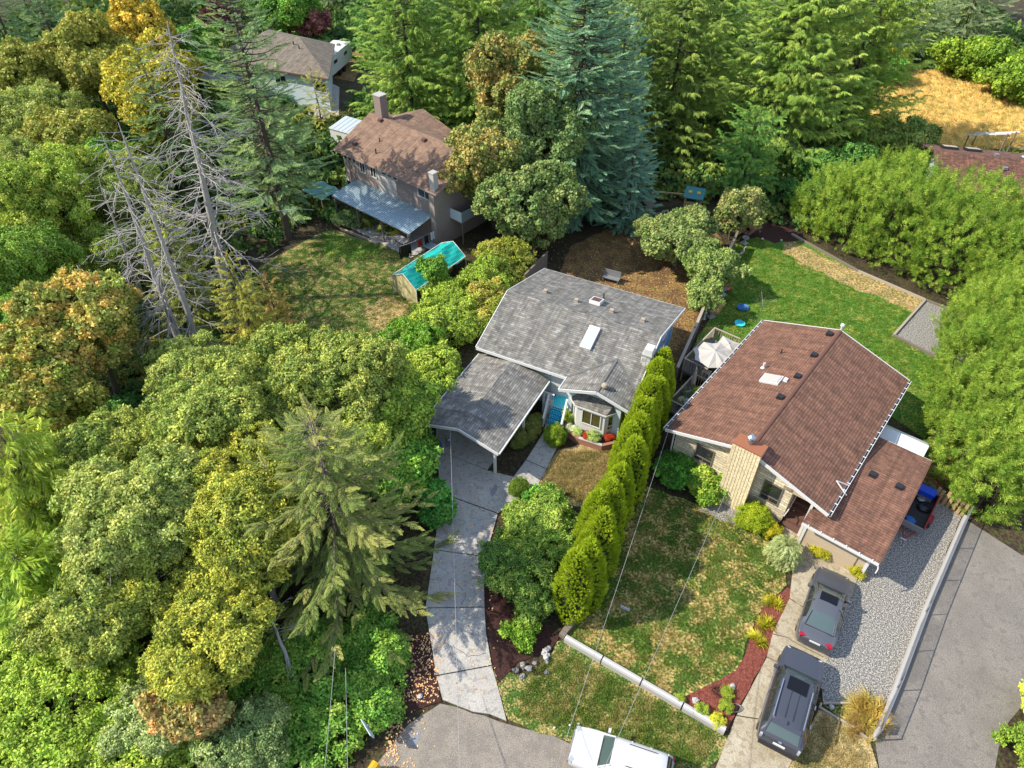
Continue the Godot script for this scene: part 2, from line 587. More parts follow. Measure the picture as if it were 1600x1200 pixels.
# a conifer: whorls of limbs that carry sprays
func conifer(called: String, label: String, x: float, z: float, h: float, r: float, spray: Mesh, cols: Array, opt := {}) -> Node3D:
	R.seed = hash(label)
	var o := thing(called, label, opt.get("cat", "tree"), Vector3(x, 0, z), 0.0, opt.get("group", ""))
	var lean: Vector3 = opt.get("lean", Vector3.ZERO)
	var s := Soup.new()
	var tr: float = opt.get("trunk", h * 0.016)
	var pts := []
	var rad := []
	for i in 9:
		var f := i / 8.0
		pts.append(Vector3(lean.x * f, h * f, lean.z * f) + Vector3(sin(f * 5.0), 0, cos(f * 4.0)) * 0.1)
		rad.append(tr * (1.0 - f * 0.93))
	s.tube(pts, rad, 8)
	var places := []
	var tints := []
	var y: float = h * opt.get("from", 0.06)
	var gap: float = opt.get("gap", 0.45)
	var per: int = opt.get("per", 7)
	var sz: float = opt.get("spray", 1.0)
	var rise: float = opt.get("rise", 0.35)
	var sag: float = opt.get("sag", 0.35)
	var pw: float = opt.get("taper", 0.8)
	var bare: float = opt.get("bare", 0.15)
	while y < h * 0.985:
		var f := y / h
		var reach := r * pow(1.0 - f, pw) + 0.25
		if opt.has("round"): reach = r * (sqrt(maxf(0.02, 1.0 - pow(f, opt.round))) * 0.95 + 0.05)
		var base := Vector3(lean.x * f, y, lean.z * f)
		var n := maxi(4, int(per * (0.55 + 0.45 * reach / r)))
		var spin := R.randf() * TAU
		for j in n:
			var a := spin + TAU * j / n + R.randf_range(-0.3, 0.3)
			var L := reach * R.randf_range(0.7, 1.12) * (R.randf_range(0.45, 0.8) if R.randf() < opt.get("ragged", 0.15) else 1.0)
			var out := Vector3(cos(a), 0, sin(a))
			var up: float = rise * (f * 1.6 - 0.5) + R.randf_range(-0.08, 0.08)
			var p0 := base + Vector3(0, R.randf_range(-0.5, 0.5) * gap, 0)
			var bp := []
			var br := []
			for k in 5:
				var q := k / 4.0
				bp.append(p0 + out * L * q + Vector3(0, (up * q - sag * sin(q * 2.3) * 0.5 + sag * 0.35 * q * q) * L, 0))
				br.append(maxf(0.008, tr * 0.16 * (1.0 - 0.85 * q)))
			if L > opt.get("limbs", 0.9): s.tube(bp, br, 4, false)
			var m := maxi(1, int(L * (1.0 - bare) / (sz * opt.get("every", 0.36))))
			var shade := R.randf()
			for k in m:
				var q := bare + (1.0 - bare) * (k + R.randf_range(0.2, 0.8)) / m
				var bi := mini(3, int(q * 4.0))
				var at: Vector3 = bp[bi].lerp(bp[bi + 1], q * 4.0 - bi)
				var dir: Vector3 = (bp[bi + 1] - bp[bi]).normalized()
				var side := 1.0 if (k % 2) else -1.0
				var yaw := side * R.randf_range(0.3, 1.0) * (1.0 - q * 0.5)
				dir = dir.rotated(Vector3.UP, yaw)
				dir.y += R.randf_range(-0.15, 0.1)
				var w := sz * R.randf_range(0.75, 1.25) * (1.0 - 0.3 * q) * minf(1.0, 0.5 + L * 0.4)
				places.append(Transform3D(along(dir, R.randf_range(-0.35, 0.35)).scaled(Vector3(w, w, w)), at))
				tints.append(tint(cols, clampf(shade * 0.45 + R.randf() * 0.35 + q * 0.25, 0, 1)) * 1.35)
		y += gap * R.randf_range(0.8, 1.2) * (1.0 - 0.35 * f)
	# leader
	for k in 3:
		places.append(Transform3D(along(Vector3(R.randf_range(-0.4, 0.4), 1, R.randf_range(-0.4, 0.4))).scaled(Vector3.ONE * sz * 0.5), Vector3(lean.x, h * 0.97, lean.z)))
		tints.append(tint(cols, 0.9))
	put("trunk", s.mesh(), M[opt.get("bark", "bark")], o)
	scatter("crown", spray, places, tints, o, leafm)
	return o

# a clipped or mounded shrub: stems inside, leaf clumps on the skin
func shrub(called: String, label: String, x: float, z: float, r: Vector3, clumps: int, clump: float, leafs: Mesh, cols: Array, opt := {}) -> Node3D:
	R.seed = hash(label)
	var o := thing(called, label, opt.get("cat", "shrub"), Vector3(x, opt.get("y", 0.0), z), opt.get("turn", 0.0), opt.get("group", ""))
	var s := Soup.new()
	var lb := []
	if opt.get("smooth", false):
		lb = [[Vector3(0, r.y * 0.9, 0), r, 0.5]]
	else:
		lb = lobes_of(Vector3(0, r.y * 0.8, 0), r, opt.get("lobes", 7), opt.get("lobe", 0.5))
	for l in lb:
		for q in (7 if opt.get("smooth", false) else 2):
			limb(s, rv() * Vector3(0.1, 0, 0.1), l[0] + rv() * l[1] * 0.8, 0.03, 0.008, 0.1, 4, 4)
	put("stem", s.mesh(), M.twig, o)
	var places := []
	var tints := []
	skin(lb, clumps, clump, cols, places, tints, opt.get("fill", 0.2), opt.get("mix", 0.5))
	scatter("foliage", leafs, places, tints, o, leafm)
	return o

# a dead tree: leaning stem and bare grey limbs, each limb its own piece
func snag(label: String, foot: Vector3, top: Vector3, r: float, limbs: int, from: float, reach: float, opt := {}) -> void:
	R.seed = hash(label)
	var o := thing("dead_tree", label, "dead tree", foot, 0.0, "dead grey conifers among the living trees")
	var s := Soup.new()
	var d := top - foot
	var pts := []
	var rad := []
	for i in 12:
		var f := i / 11.0
		pts.append(d * f + rv() * 0.08 * (0 if i == 0 else 1))
		rad.append(r * (1.0 - f * 0.9))
	s.tube(pts, rad, 8)
	put("trunk", s.mesh(), M.deadwood, o)
	for i in limbs:
		var f := from + (0.97 - from) * pow((i + R.randf()) / limbs, 0.85)
		var a := R.randf() * TAU
		var L: float = reach * (1.0 - f * 0.72) * R.randf_range(0.35, 1.1)
		var at := d * f
		var out := Vector3(cos(a), R.randf_range(-0.25, 0.2), sin(a))
		var k := Soup.new()
		var bp := []
		var br := []
		var curve := R.randf_range(-0.45, 0.15)
		var sway := R.randf_range(-0.25, 0.25)
		for j in 6:
			var q := j / 5.0
			bp.append(at + out * L * q + Vector3(-sin(a) * sway, curve, cos(a) * sway) * L * q * q + rv() * L * 0.025 * (0 if j == 0 else 1))
			br.append(maxf(0.014, r * 0.17 * (1.0 - f * 0.6) * (1.0 - 0.85 * q)))
		k.tube(bp, br, 5, false)
		for tw in int(L * 2.2):
			var q := R.randf_range(0.25, 0.95)
			var bi := mini(4, int(q * 5))
			var p: Vector3 = bp[bi].lerp(bp[bi + 1], q * 5.0 - bi)
			var e := p + (out + rv() * 0.9 + Vector3(0, -0.35, 0)).normalized() * L * R.randf_range(0.12, 0.4)
			limb(k, p, e, 0.017, 0.009, 0.12, 4, 4)
		put("branch", k.mesh(), M.deadwood, o)

func _ready() -> void:
	# ------------------------------------------------------------ camera, sky, sun
	var cam := Camera3D.new()
	cam.name = "camera"
	add_child(cam)
	cam.position = Vector3(0, 33, 0)
	cam.rotation_degrees = Vector3(-42.8, 0, 0)
	cam.fov = 56.8
	cam.far = 600
	cam.current = true
	var env := Environment.new()
	env.background_mode = Environment.BG_SKY
	var sky := ProceduralSkyMaterial.new()
	sky.sky_top_color = Color(0.62, 0.70, 0.84)
	sky.sky_horizon_color = Color(0.88, 0.89, 0.90)
	sky.sky_curve = 0.15
	sky.ground_bottom_color = Color(0.25, 0.28, 0.2)
	sky.ground_horizon_color = Color(0.7, 0.74, 0.74)
	sky.sky_energy_multiplier = 1.05
	env.sky = Sky.new()
	env.sky.sky_material = sky
	env.tonemap_mode = Environment.TONE_MAPPER_LINEAR
	env.tonemap_exposure = 1.48
	env.sdfgi_enabled = true
	env.ssao_enabled = true
	env.ssil_enabled = true
	var we := WorldEnvironment.new()
	we.name = "world"
	we.environment = env
	add_child(we)
	var sun := DirectionalLight3D.new()
	sun.name = "sun"
	add_child(sun)
	sun.look_at_from_position(Vector3.ZERO, Vector3(2.7, -2.5, -0.12))
	sun.light_energy = 1.5
	sun.light_color = Color(1.0, 0.965, 0.90)
	sun.light_angular_distance = 0.5
	sun.shadow_enabled = true

	materials()
	ground()
	brown_house()
	grey_house()
	taupe_house()
	far_houses()
	fences()
	trees()
	hedges_and_shrubs()
	garden_things()
	cars()
	wires()

func materials() -> void:
	leafm = mat("leaf", Color(1, 1, 1), 0.55)
	leafm.vertex_color_use_as_albedo = true
	leafm.backlight_enabled = true
	leafm.backlight = Color(0.6, 0.6, 0.45)
	leafm.cull_mode = BaseMaterial3D.CULL_DISABLED
	leafm.metallic_specular = 0.3
	mat("bark", Color(0.11, 0.085, 0.065), 0.95)
	mat("pale_bark", Color(0.38, 0.34, 0.29), 0.9)
	mat("spruce_limb", Color(0.24, 0.2, 0.15), 0.9)
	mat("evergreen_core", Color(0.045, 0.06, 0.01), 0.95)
	mat("twig", Color(0.07, 0.055, 0.035), 0.95)
	mat("deadwood", Color(0.46, 0.43, 0.40), 0.9)
	mat("white", Color(0.78, 0.78, 0.76), 0.55)
	mat("bluewhite", Color(0.68, 0.80, 0.84), 0.7)
	mat("blue_wall", Color(0.20, 0.42, 0.66), 0.7)
	mat("dark", Color(0.02, 0.02, 0.022), 0.6)
	mat("black", Color(0.012, 0.012, 0.014), 0.4)
	mat("rust", Color(0.36, 0.13, 0.06), 0.7)
	mat("steel", Color(0.6, 0.62, 0.65), 0.3, 0.9)
	mat("grey_metal", Color(0.32, 0.33, 0.34), 0.5, 0.4)
	mat("timber", Color(0.22, 0.18, 0.14), 0.9)
	mat("pale_timber", Color(0.45, 0.38, 0.29), 0.9)
	mat("raw_timber", Color(0.5, 0.33, 0.16), 0.85)
	mat("deck", Color(0.2, 0.19, 0.18), 0.85)
	mat("canvas", Color(0.55, 0.51, 0.46), 0.9)
	mat("cap_grey", Color(0.17, 0.165, 0.16), 0.95)
	mat("brown_frame", Color(0.2, 0.16, 0.13), 0.6)
	mat("turquoise", Color(0.01, 0.50, 0.42), 0.55)
	mat("teal_paint", Color(0.06, 0.78, 0.92), 0.55)
	mat("deep_blue", Color(0.02, 0.16, 0.48), 0.5)
	mat("bright_blue", Color(0.01, 0.07, 0.62), 0.35)
	mat("yellow", Color(0.72, 0.42, 0.01), 0.4)
	mat("red", Color(0.35, 0.02, 0.02), 0.6)
	mat("pink", Color(0.62, 0.12, 0.2), 0.7)
	mat("glass", Color(0.03, 0.035, 0.04), 0.05)
	M.glass.metallic_specular = 0.8
	mat("bay_glass", Color(0.10, 0.09, 0.03), 0.12)
	mat("tint_glass", Color(0.012, 0.014, 0.02), 0.2)
	M.tint_glass.metallic_specular = 0.25
	mat("sky_glass", Color(0.55, 0.62, 0.66), 0.12)
	mat("taupe", Color(0.33, 0.25, 0.22), 0.9)
	mat("pale_stucco", Color(0.55, 0.52, 0.5), 0.9)
	mat("beige", Color(0.56, 0.45, 0.31), 0.8)
	mat("concrete_trim", Color(0.5, 0.48, 0.45), 0.9)
	mat("stone", Color(0.33, 0.33, 0.33), 0.9)
	mat("terracotta", Color(0.42, 0.19, 0.13), 0.85)
	mat("step_brown", Color(0.15, 0.075, 0.055), 0.8)
	earth("asphalt", [Color(0.51, 0.485, 0.45), Color(0.57, 0.54, 0.50), Color(0.48, 0.455, 0.425)], 9.0, 11, 0.008, 0.25, 0.5, 1.3, 0.2, 0.8)
	earth("old_asphalt", [Color(0.54, 0.51, 0.47), Color(0.61, 0.57, 0.52)], 7.0, 12, 0.01, 0.2, 0.5, 1.5, 0.2, 0.8)
	earth("concrete", [Color(0.70, 0.68, 0.65), Color(0.78, 0.76, 0.72), Color(0.62, 0.60, 0.57)], 6.0, 13, 0.008, 0.15, 0.5, 1.2, 0.13, 0.4)
	earth("pale_concrete", [Color(0.68, 0.63, 0.53), Color(0.78, 0.74, 0.65), Color(0.62, 0.56, 0.46)], 6.0, 14, 0.008, 0.15, 0.5, 1.2, 0.13, 0.4)
	earth("gravel", [Color(0.44, 0.43, 0.41), Color(0.68, 0.66, 0.62)], 3.2, 15, 0.05, 0.09, 0.5, 2.5, 0.45, 5.0)
	earth("red_bark", [Color(0.50, 0.24, 0.19), Color(0.64, 0.36, 0.29)], 3.0, 16, 0.03, 0.12, 0.5, 2.0, 0.4, 4.0)
	earth("dark_bark", [Color(0.22, 0.12, 0.10), Color(0.33, 0.19, 0.15)], 3.0, 17, 0.03, 0.12, 0.5, 2.0, 0.4, 4.0)
	earth("soil", [Color(0.20, 0.16, 0.10), Color(0.28, 0.23, 0.13), Color(0.20, 0.25, 0.09)], 9.0, 18, 0.01, 0.08, 0.5, 2.0, 0.4, 6.0)
	earth("lawn", [Color(0.27, 0.38, 0.09), Color(0.66, 0.56, 0.34), Color(0.24, 0.36, 0.08)], 13.0, 19, 0.008, 0.07, 0.5, 4.0, 0.45, 4.0, 1024)
	earth("dry_lawn", [Color(0.50, 0.44, 0.27), Color(0.73, 0.63, 0.44), Color(0.44, 0.42, 0.22)], 8.0, 21, 0.012, 0.09, 0.62, 2.2, 0.35, 4.0, 1024)
	earth("green_lawn", [Color(0.28, 0.42, 0.08), Color(0.50, 0.50, 0.20), Color(0.24, 0.40, 0.07)], 14.0, 22, 0.010, 0.07, 0.42, 2.2, 0.4, 4.0, 1024)
	earth("verge", [Color(0.25, 0.35, 0.09), Color(0.60, 0.52, 0.32), Color(0.24, 0.38, 0.09)], 9.0, 23, 0.009, 0.07, 0.5, 4.0, 0.45, 4.0, 1024)
	earth("straw", [Color(0.54, 0.47, 0.28), Color(0.68, 0.57, 0.37), Color(0.36, 0.38, 0.17)], 10.0, 24, 0.012, 0.09, 0.5, 2.0, 0.35, 5.0)
	earth("rust_ground", [Color(0.46, 0.33, 0.22), Color(0.62, 0.48, 0.28), Color(0.36, 0.38, 0.16)], 10.0, 25, 0.012, 0.09, 0.5, 2.2, 0.35, 4.0)
	earth("stucco", [Color(0.63, 0.57, 0.55), Color(0.66, 0.60, 0.57)], 5.0, 26, 0.008, 0.2, 0.5, 1.0, 0.08, 0.3, 256)
	shingle("grey_shingle", [Color(0.51, 0.50, 0.48), Color(0.55, 0.54, 0.51), Color(0.47, 0.46, 0.44), Color(0.60, 0.585, 0.56), Color(0.53, 0.51, 0.47), Color(0.50, 0.49, 0.47)], 31, 0.145, 0.3, 0.5)
	shingle("brown_shingle", [Color(0.50, 0.355, 0.285), Color(0.53, 0.38, 0.305), Color(0.465, 0.325, 0.26), Color(0.51, 0.365, 0.29)], 32, 0.165, 0.3, 0.5)
	shingle("tan_shingle", [Color(0.56, 0.45, 0.37), Color(0.58, 0.47, 0.39), Color(0.54, 0.43, 0.36)], 33, 0.15, 0.32, 0.4)
	shingle("far_shingle", [Color(0.50, 0.46, 0.40), Color(0.54, 0.49, 0.43)], 34, 0.15, 0.32, 0.3)
	shingle("mossy_shingle", [Color(0.45, 0.31, 0.26), Color(0.52, 0.36, 0.29), Color(0.38, 0.27, 0.24)], 35, 0.15, 0.32, 0.8, Color(0.66, 0.47, 0.27, 0.7))
	boards("siding", Color(0.95, 0.89, 0.76), 0.19, 41)
	boards("grey_siding", Color(0.66, 0.64, 0.60), 0.19, 42)
	boards("batten_wood", Color(0.92, 0.85, 0.69), 0.2, 43, true, 0.06, 0.0)
	boards("fence_wood", Color(0.42, 0.36, 0.32), 0.14, 44, true, 0.15, 0.0)

func pave(called: String, a: Array, y0: float, y1: float, m: String, step := 1.0, amp := 0.0) -> MeshInstance3D:
	var s := Soup.new()
	R.seed = hash(called + str(a[0]))
	s.prism(wobble(V(a), step, amp) if amp > 0 else PackedVector2Array(V(a)), y0, y1)
	return sheet(called, s, M[m])

func ground() -> void:
	var g := Soup.new()
	g.prism(PackedVector2Array([Vector2(-400, 100), Vector2(400, 100), Vector2(400, -500), Vector2(-400, -500)]), -0.5, 0.0, false)
	sheet("ground", g, M.soil)
	pave("road", [27.7, -21.9, 25.75, -24.3, 20.85, -18.35, 17.9, -14.5, 16.08, -12.3, 15.7, -10.5, 13, -4, 21, -4, 20.86, -11.24, 21.39, -12.02, 22.37, -13.12, 23.55, -13.97, 30, -19.5, 44, -33, 41, -36, 34, -29], -0.2, 0.02, "asphalt")
	pave("street", [-4.62, -13.12, -3.24, -14.03, -1.75, -13.54, -0.29, -13.12, 1.14, -12.7, 2.55, -12.29, 2.9, -11.5, 7.4, -10, 7, -4, -9, -4, -6.2, -10.9], -0.2, 0.02, "old_asphalt", 0.5, 0.06)
	pave("asphalt_patch", [-4.49, -12.73, -4.07, -12.78, -4.18, -12.18, -4.66, -12.13], 0.0, 0.026, "grey_metal")
	# lawns and beds
	pave("front_lawn", [2.65, -17.1, 5.0, -21.3, 7.95, -26.72, 10.34, -25.6, 12.45, -24.5, 14.08, -23.0, 14.9, -21.6, 14.33, -20.11, 12.31, -18.3, 10.65, -15.48, 8.5, -14.56, 7.4, -14.05, 5.58, -15.15], -0.1, 0.045, "lawn", 0.5, 0.07)
	pave("verge_lawn", [-0.2, -13.2, -0.66, -14.72, -0.9, -16.0, 0.2, -15.3, 1.6, -15.3, 2.2, -17.0, 2.58, -17.0, 5.58, -15.02, 9.44, -12.6, 10.0, -12.2, 8.4, -11.2, 7.0, -9.6, 2.9, -11.5, 2.55, -12.29, 1.14, -12.7], -0.1, 0.03, "verge", 0.5, 0.08)
	pave("dry_lawn", [1.45, -26.9, 2.9, -29.6, 6.4, -30.6, 6.6, -28.7, 4.4, -25.2, 1.86, -25.5], -0.1, 0.03, "dry_lawn", 0.4, 0.07)
	pave("back_lawn", [16.9, -46.5, 18.9, -53.0, 21.5, -56.5, 24.8, -54.9, 28.4, -49.3, 32.3, -45.3, 28.1, -40.7, 31.1, -37.2, 29.5, -34.5, 26.0, -30.5, 22.5, -36, 14, -37, 12.3, -38.0], -0.1, 0.03, "green_lawn", 0.6, 0.1)
	pave("worn_grass", [24.3, -54.2, 28.4, -49.2, 32.3, -45.2, 30.9, -43.6, 27.5, -46.8, 24.0, -50.4, 23.0, -52.6], -0.1, 0.042, "straw", 0.5, 0.25)
	pave("bare_soil", [19.6, -53.6, 21.5, -57.5, 26.5, -57.0, 25.2, -54.2, 23.0, -53.6, 21.5, -54.6], -0.1, 0.045, "dark_bark", 0.5, 0.2)
	pave("sand_bed", [32.36, -45.22, 28.1, -40.77, 31.15, -37.15, 35.6, -42.3], -0.1, 0.05, "gravel", 0.5, 0.03)
	pave("side_yard", [26.5, -30.2, 29.5, -34.5, 30.5, -33.5, 28.0, -28.0, 25.6, -24.6, 23.2, -26], -0.1, 0.036, "rust_ground", 0.5, 0.1)
	pave("left_lawn", [-21, -50.0, -16.5, -56.0, -12.4, -54.0, -9, -52.5, -4.5, -52, -5.5, -47, -7.5, -43.5, -9.5, -39.5, -18, -39.5, -22, -44], -0.1, 0.03, "verge", 0.6, 0.12)
	pave("worn_grass", [-10.2, -46.0, -7.8, -44.2, -8.3, -41.6, -10.6, -41.8, -11.4, -44.2], -0.1, 0.038, "straw", 0.4, 0.2)
	pave("mown_strip", [-16.6, -55.4, -12.6, -53.9, -10.9, -52.4, -12.6, -50.9, -16.2, -51.8], -0.1, 0.04, "green_lawn", 0.5, 0.12)
	pave("back_yard", [3.0, -46.0, 5.0, -53, 11, -58, 18, -57, 18.6, -52.5, 15.6, -46.2, 12.2, -38.5, 11.3, -36.0, 9.0, -36.5, 8.0, -42], -0.1, 0.028, "rust_ground", 0.6, 0.12)
	pave("dry_field", [40.7, -80.5, 45.5, -90, 53.8, -96.5, 59.8, -92.4, 62.5, -80, 56, -72.5, 48, -71.5, 42, -75.0], -0.1, 0.03, "straw", 1.0, 0.4)
	pave("mulch_bed", [14.36, -19.9, 14.95, -19.6, 13.48, -17.77, 9.6, -12.75, 9.2, -12.85, 7.45, -14.02, 8.49, -14.51, 10.65, -15.48, 11.34, -16.43, 12.73, -18.82], -0.1, 0.06, "red_bark", 0.4, 0.04)
	pave("mulch_bed", [-1.4, -20.6, -1.35, -18.47, -1.05, -16.43, -0.66, -14.9, 0.2, -15.9, 1.9, -16.6, 2.4, -17.3, 0.5, -19.0], -0.1, 0.05, "dark_bark", 0.4, 0.05)
	pave("mulch_bed", [-3.25, -14.05, -3.6, -15.64, -4.15, -17.43, -6.5, -17.5, -6.3, -14.6, -5.0, -13.5], -0.1, 0.05, "dark_bark", 0.4, 0.06)
	pave("gravel_yard", [18.3, -20.6, 18.9, -22.2, 21.5, -24.5, 24.6, -25.6, 25.55, -24.5, 20.72, -18.5, 17.3, -14.1, 16.04, -13.97, 14.28, -13.97, 14.75, -15.95], -0.1, 0.05, "gravel", 0.5, 0.03)
	pave("gravel_strip", [10.6, -24.9, 12.2, -26.3, 14.2, -24.4, 12.9, -23.7], -0.1, 0.06, "gravel", 0.4, 0.1)
	pave("gravel_path", [10.1, -39.6, 11.3, -38.9, 10.6, -35.9, 8.8, -30.2, 7.4, -30.8], -0.1, 0.04, "soil", 0.5, 0.05)
	pave("dry_strip", [14.07, -13.72, 14.77, -13.22, 15.35, -12.8, 15.86, -12.25, 15.8, -11.0, 13.2, -4.2, 9.6, -9.0], -0.1, 0.035, "dry_lawn", 0.4, 0.05)
	pave("dry_strip", [14.3, -13.9, 15.9, -13.9, 17.1, -14.0, 15.9, -12.4, 15.35, -12.75], -0.1, 0.04, "verge", 0.4, 0.03)
	# driveways, slab by slab, with open joints
	for q in [
		[-4.95, -33.8, 0.2, -31.3, -1.5, -27.95, -4.75, -29.6],
		[-4.73, -29.55, -1.5, -27.9, 0.1, -27.4, 1.5, -26.5, 0.45, -25.7, -0.2, -25.3, -0.78, -24.75, -4.15, -26.2],
		[-4.14, -26.12, -0.82, -24.68, -1.2, -22.9, -1.38, -21.85, -4.25, -22.3],
		[-4.25, -22.24, -1.39, -21.79, -1.48, -20.49, -1.4, -18.87, -4.4, -18.82],
		[-4.4, -18.76, -1.4, -18.81, -1.3, -17.5, -0.98, -15.8, -3.58, -15.3],
		[-3.56, -15.24, -0.97, -15.74, -0.66, -14.72, -0.25, -13.2, -1.0, -13.5, -1.75, -13.6, -3.2, -14.15]]:
		pave("driveway", q, -0.1, 0.07, "concrete")
	for q in [[0.1, -27.42, 1.45, -26.6, 2.05, -28.0, 0.85, -28.7], [0.88, -28.75, 2.08, -28.05, 3.3, -30.9, 3.45, -33.6, 2.1, -33.9, 2.1, -31.2]]:
		pave("garden_path", q, -0.1, 0.075, "concrete")
	for q in [
		[15.3, -21.9, 16.1, -23.6, 18.5, -21.6, 18.9, -21.0, 18.2, -20.5, 16.3, -17.65, 14.3, -19.35],
		[14.27, -19.3, 16.27, -17.6, 15.2, -16.1, 13.75, -17.05, 13.6, -17.2, 12.9, -17.4],
		[12.87, -17.35, 13.6, -17.15, 13.72, -17.0, 15.17, -16.05, 14.8, -15.7, 14.5, -15.1, 12.3, -16.2],
		[12.27, -16.15, 14.47, -15.05, 13.9, -13.9, 13.3, -12.95, 10.2, -13.45],
		[10.17, -13.4, 13.27, -12.9, 11.9, -11.2, 9.6, -8.5, 7.5, -9.2]]:
		pave("driveway", q, -0.1, 0.07, "pale_concrete")
	pave("porch_slab", [14.4, -23.0, 15.4, -23.9, 16.3, -23.4, 15.4, -21.95, 14.95, -21.6], -0.1, 0.066, "pale_concrete")
	pave("far_driveway", [-25, -94, -21.5, -90, -19.8, -80, -22.5, -78.5, -25.5, -86], -0.1, 0.03, "concrete")
	pave("far_yard", [-27, -103, -20, -103, -20, -92, -25, -94], -0.1, 0.025, "rust_ground")
	var worn: StandardMaterial3D = M.asphalt.duplicate()
	worn.albedo_color = Color(0.79, 0.78, 0.77)
	M["worn_asphalt"] = worn
	mat("crack_line", Color(0.09, 0.085, 0.08), 0.95)
	for q in [[22.6, -17.2, 20.9, -14.8, 18.6, -10.5, 16.9, -6, 17.5, -6, 19.2, -10.3, 21.5, -14.8, 23.2, -17.3], [27.2, -24.6, 29.6, -24.2, 29.9, -23.6, 27.5, -23.9]]:
		pave("tyre_wear", q, 0.021, 0.0245, "worn_asphalt", 0.16, 0.16)
	R.seed = 404
	for q in [[14.7, -18.9, 15.6, -17.9, 15.9, -17.0], [13.2, -16.0, 13.9, -15.6, 14.6, -15.5], [11.4, -12.6, 12.2, -11.6], [17.2, -20.9, 17.6, -20.2, 17.3, -19.4], [-3.2, -20.5, -2.4, -19.6, -2.6, -18.9], [-2.9, -16.8, -2.1, -16.2, -1.2, -16.4], [-2.4, -25.5, -1.6, -24.9]]:
		var v := V(q)
		var cs := Soup.new()
		for i in v.size() - 1:
			var pa: Vector2 = v[i]
			for k in 5:
				var pb: Vector2 = (v[i] as Vector2).lerp(v[i + 1], (k + 1) / 5.0) + Vector2(R.randf_range(-0.06, 0.06), R.randf_range(-0.06, 0.06))
				cs.bar(Vector3(pa.x, 0.0715, pa.y), Vector3(pb.x, 0.0715, pb.y), 0.022, 0.004)
				pa = pb
		sheet("crack", cs, M.crack_line)
	# long tufts where nobody mows
	var tuft := blades(5, 14, 0.5, 0.018, 0.9)
	var pl := []
	var tn := []
	R.seed = 77
	var pens := [PackedVector2Array(V([41, -80.5, 45.5, -89.5, 53.8, -96, 59.4, -92, 62, -80, 56, -73, 48, -72, 42.5, -75.0]))]
	while pl.size() < 3500:
		var p := Vector2(R.randf_range(40, 63), R.randf_range(-97, -71))
		if not Geometry2D.is_point_in_polygon(p, pens[0]): continue
		var k := R.randf_range(0.7, 1.5)
		pl.append(Transform3D(facing(Vector3(R.randf_range(-0.5, 0.5), 1, R.randf_range(-0.5, 0.5)), R.randf() * TAU).scaled(Vector3(k, k * 0.8, k)), Vector3(p.x, 0.02, p.y)))
		tn.append(tint([Color(0.36, 0.25, 0.09), Color(0.5, 0.36, 0.13), Color(0.2, 0.2, 0.05)]))
	var fg := scatter("field_grass", tuft, pl, tn, self, leafm, "stuff")
	tag(fg, "tall straw coloured grass on the dry field", "grass")
	pl = []
	tn = []
	var short := blades(6, 9, 0.13, 0.008, 0.8)
	var areas := [
		["front", PackedVector2Array(V([2.9, -17.2, 5.0, -20.9, 7.95, -26.4, 12.45, -24.3, 14.08, -22.8, 14.7, -21.6, 14.2, -20.2, 12.2, -18.4, 10.55, -15.6, 8.4, -14.7, 7.4, -14.3, 5.58, -15.35])), 5000, [Color(0.08, 0.13, 0.02), Color(0.16, 0.19, 0.03), Color(0.36, 0.28, 0.11)]],
		["verge", PackedVector2Array(V([0.2, -13.4, 0.6, -15.1, 2.3, -16.6, 5.4, -14.8, 9.2, -12.6, 8.2, -11.4, 6.8, -10.6, 4, -12.4])), 2600, [Color(0.12, 0.19, 0.03), Color(0.19, 0.26, 0.04), Color(0.4, 0.32, 0.13)]],
		["dry", PackedVector2Array(V([1.6, -26.7, 2.95, -29.5, 6.3, -29.5, 6.3, -28.7, 4.3, -25.4])), 2600, [Color(0.4, 0.31, 0.14), Color(0.48, 0.37, 0.18), Color(0.26, 0.23, 0.08)]],
		["back", PackedVector2Array(V([17, -46.5, 19, -52.8, 21.5, -54.5, 23.5, -51.5, 28, -45.8, 30.9, -43.4, 28.0, -40.9, 30.6, -37.3, 28.5, -34.5, 24, -37, 14.5, -38.5])), 6000, [Color(0.08, 0.19, 0.02), Color(0.13, 0.25, 0.025), Color(0.18, 0.24, 0.04)]],
		["strip", PackedVector2Array(V([14.1, -13.5, 15.2, -12.6, 15.6, -11.6, 12.5, -8, 10.5, -9.5])), 1200, [Color(0.42, 0.33, 0.14), Color(0.5, 0.39, 0.18), Color(0.14, 0.19, 0.04)]],
		["left", PackedVector2Array(V([-20.5, -50.0, -16.5, -55.0, -9, -52, -5, -51.5, -7.5, -44, -10, -40, -18, -40])), 4000, [Color(0.09, 0.16, 0.02), Color(0.15, 0.22, 0.03), Color(0.24, 0.24, 0.07)]]]
	for ar in areas:
		var lo := Vector2(1e9, 1e9)
		var hi := Vector2(-1e9, -1e9)
		for p in ar[1]:
			lo = lo.min(p)
			hi = hi.max(p)
		var made := 0
		while made < ar[2]:
			var p := Vector2(R.randf_range(lo.x, hi.x), R.randf_range(lo.y, hi.y))
			if not Geometry2D.is_point_in_polygon(p, ar[1]): continue
			made += 1
			var k := R.randf_range(0.7, 1.4)
			pl.append(Transform3D(facing(Vector3(R.randf_range(-0.3, 0.3), 1, R.randf_range(-0.3, 0.3)), R.randf() * TAU).scaled(Vector3(k, k, k)), Vector3(p.x, 0.03, p.y)))
			tn.append(tint(ar[3], clampf(0.5 + 0.5 * sin(p.x * 1.7 + sin(p.y * 1.3) * 2.0) * cos(p.y * 1.1) + R.randf_range(-0.4, 0.4), 0, 1)) * 0.55)
	var lg := scatter("grass", short, pl, tn, self, leafm, "stuff")
	tag(lg, "short tufts of green and dry grass on the lawns", "grass")

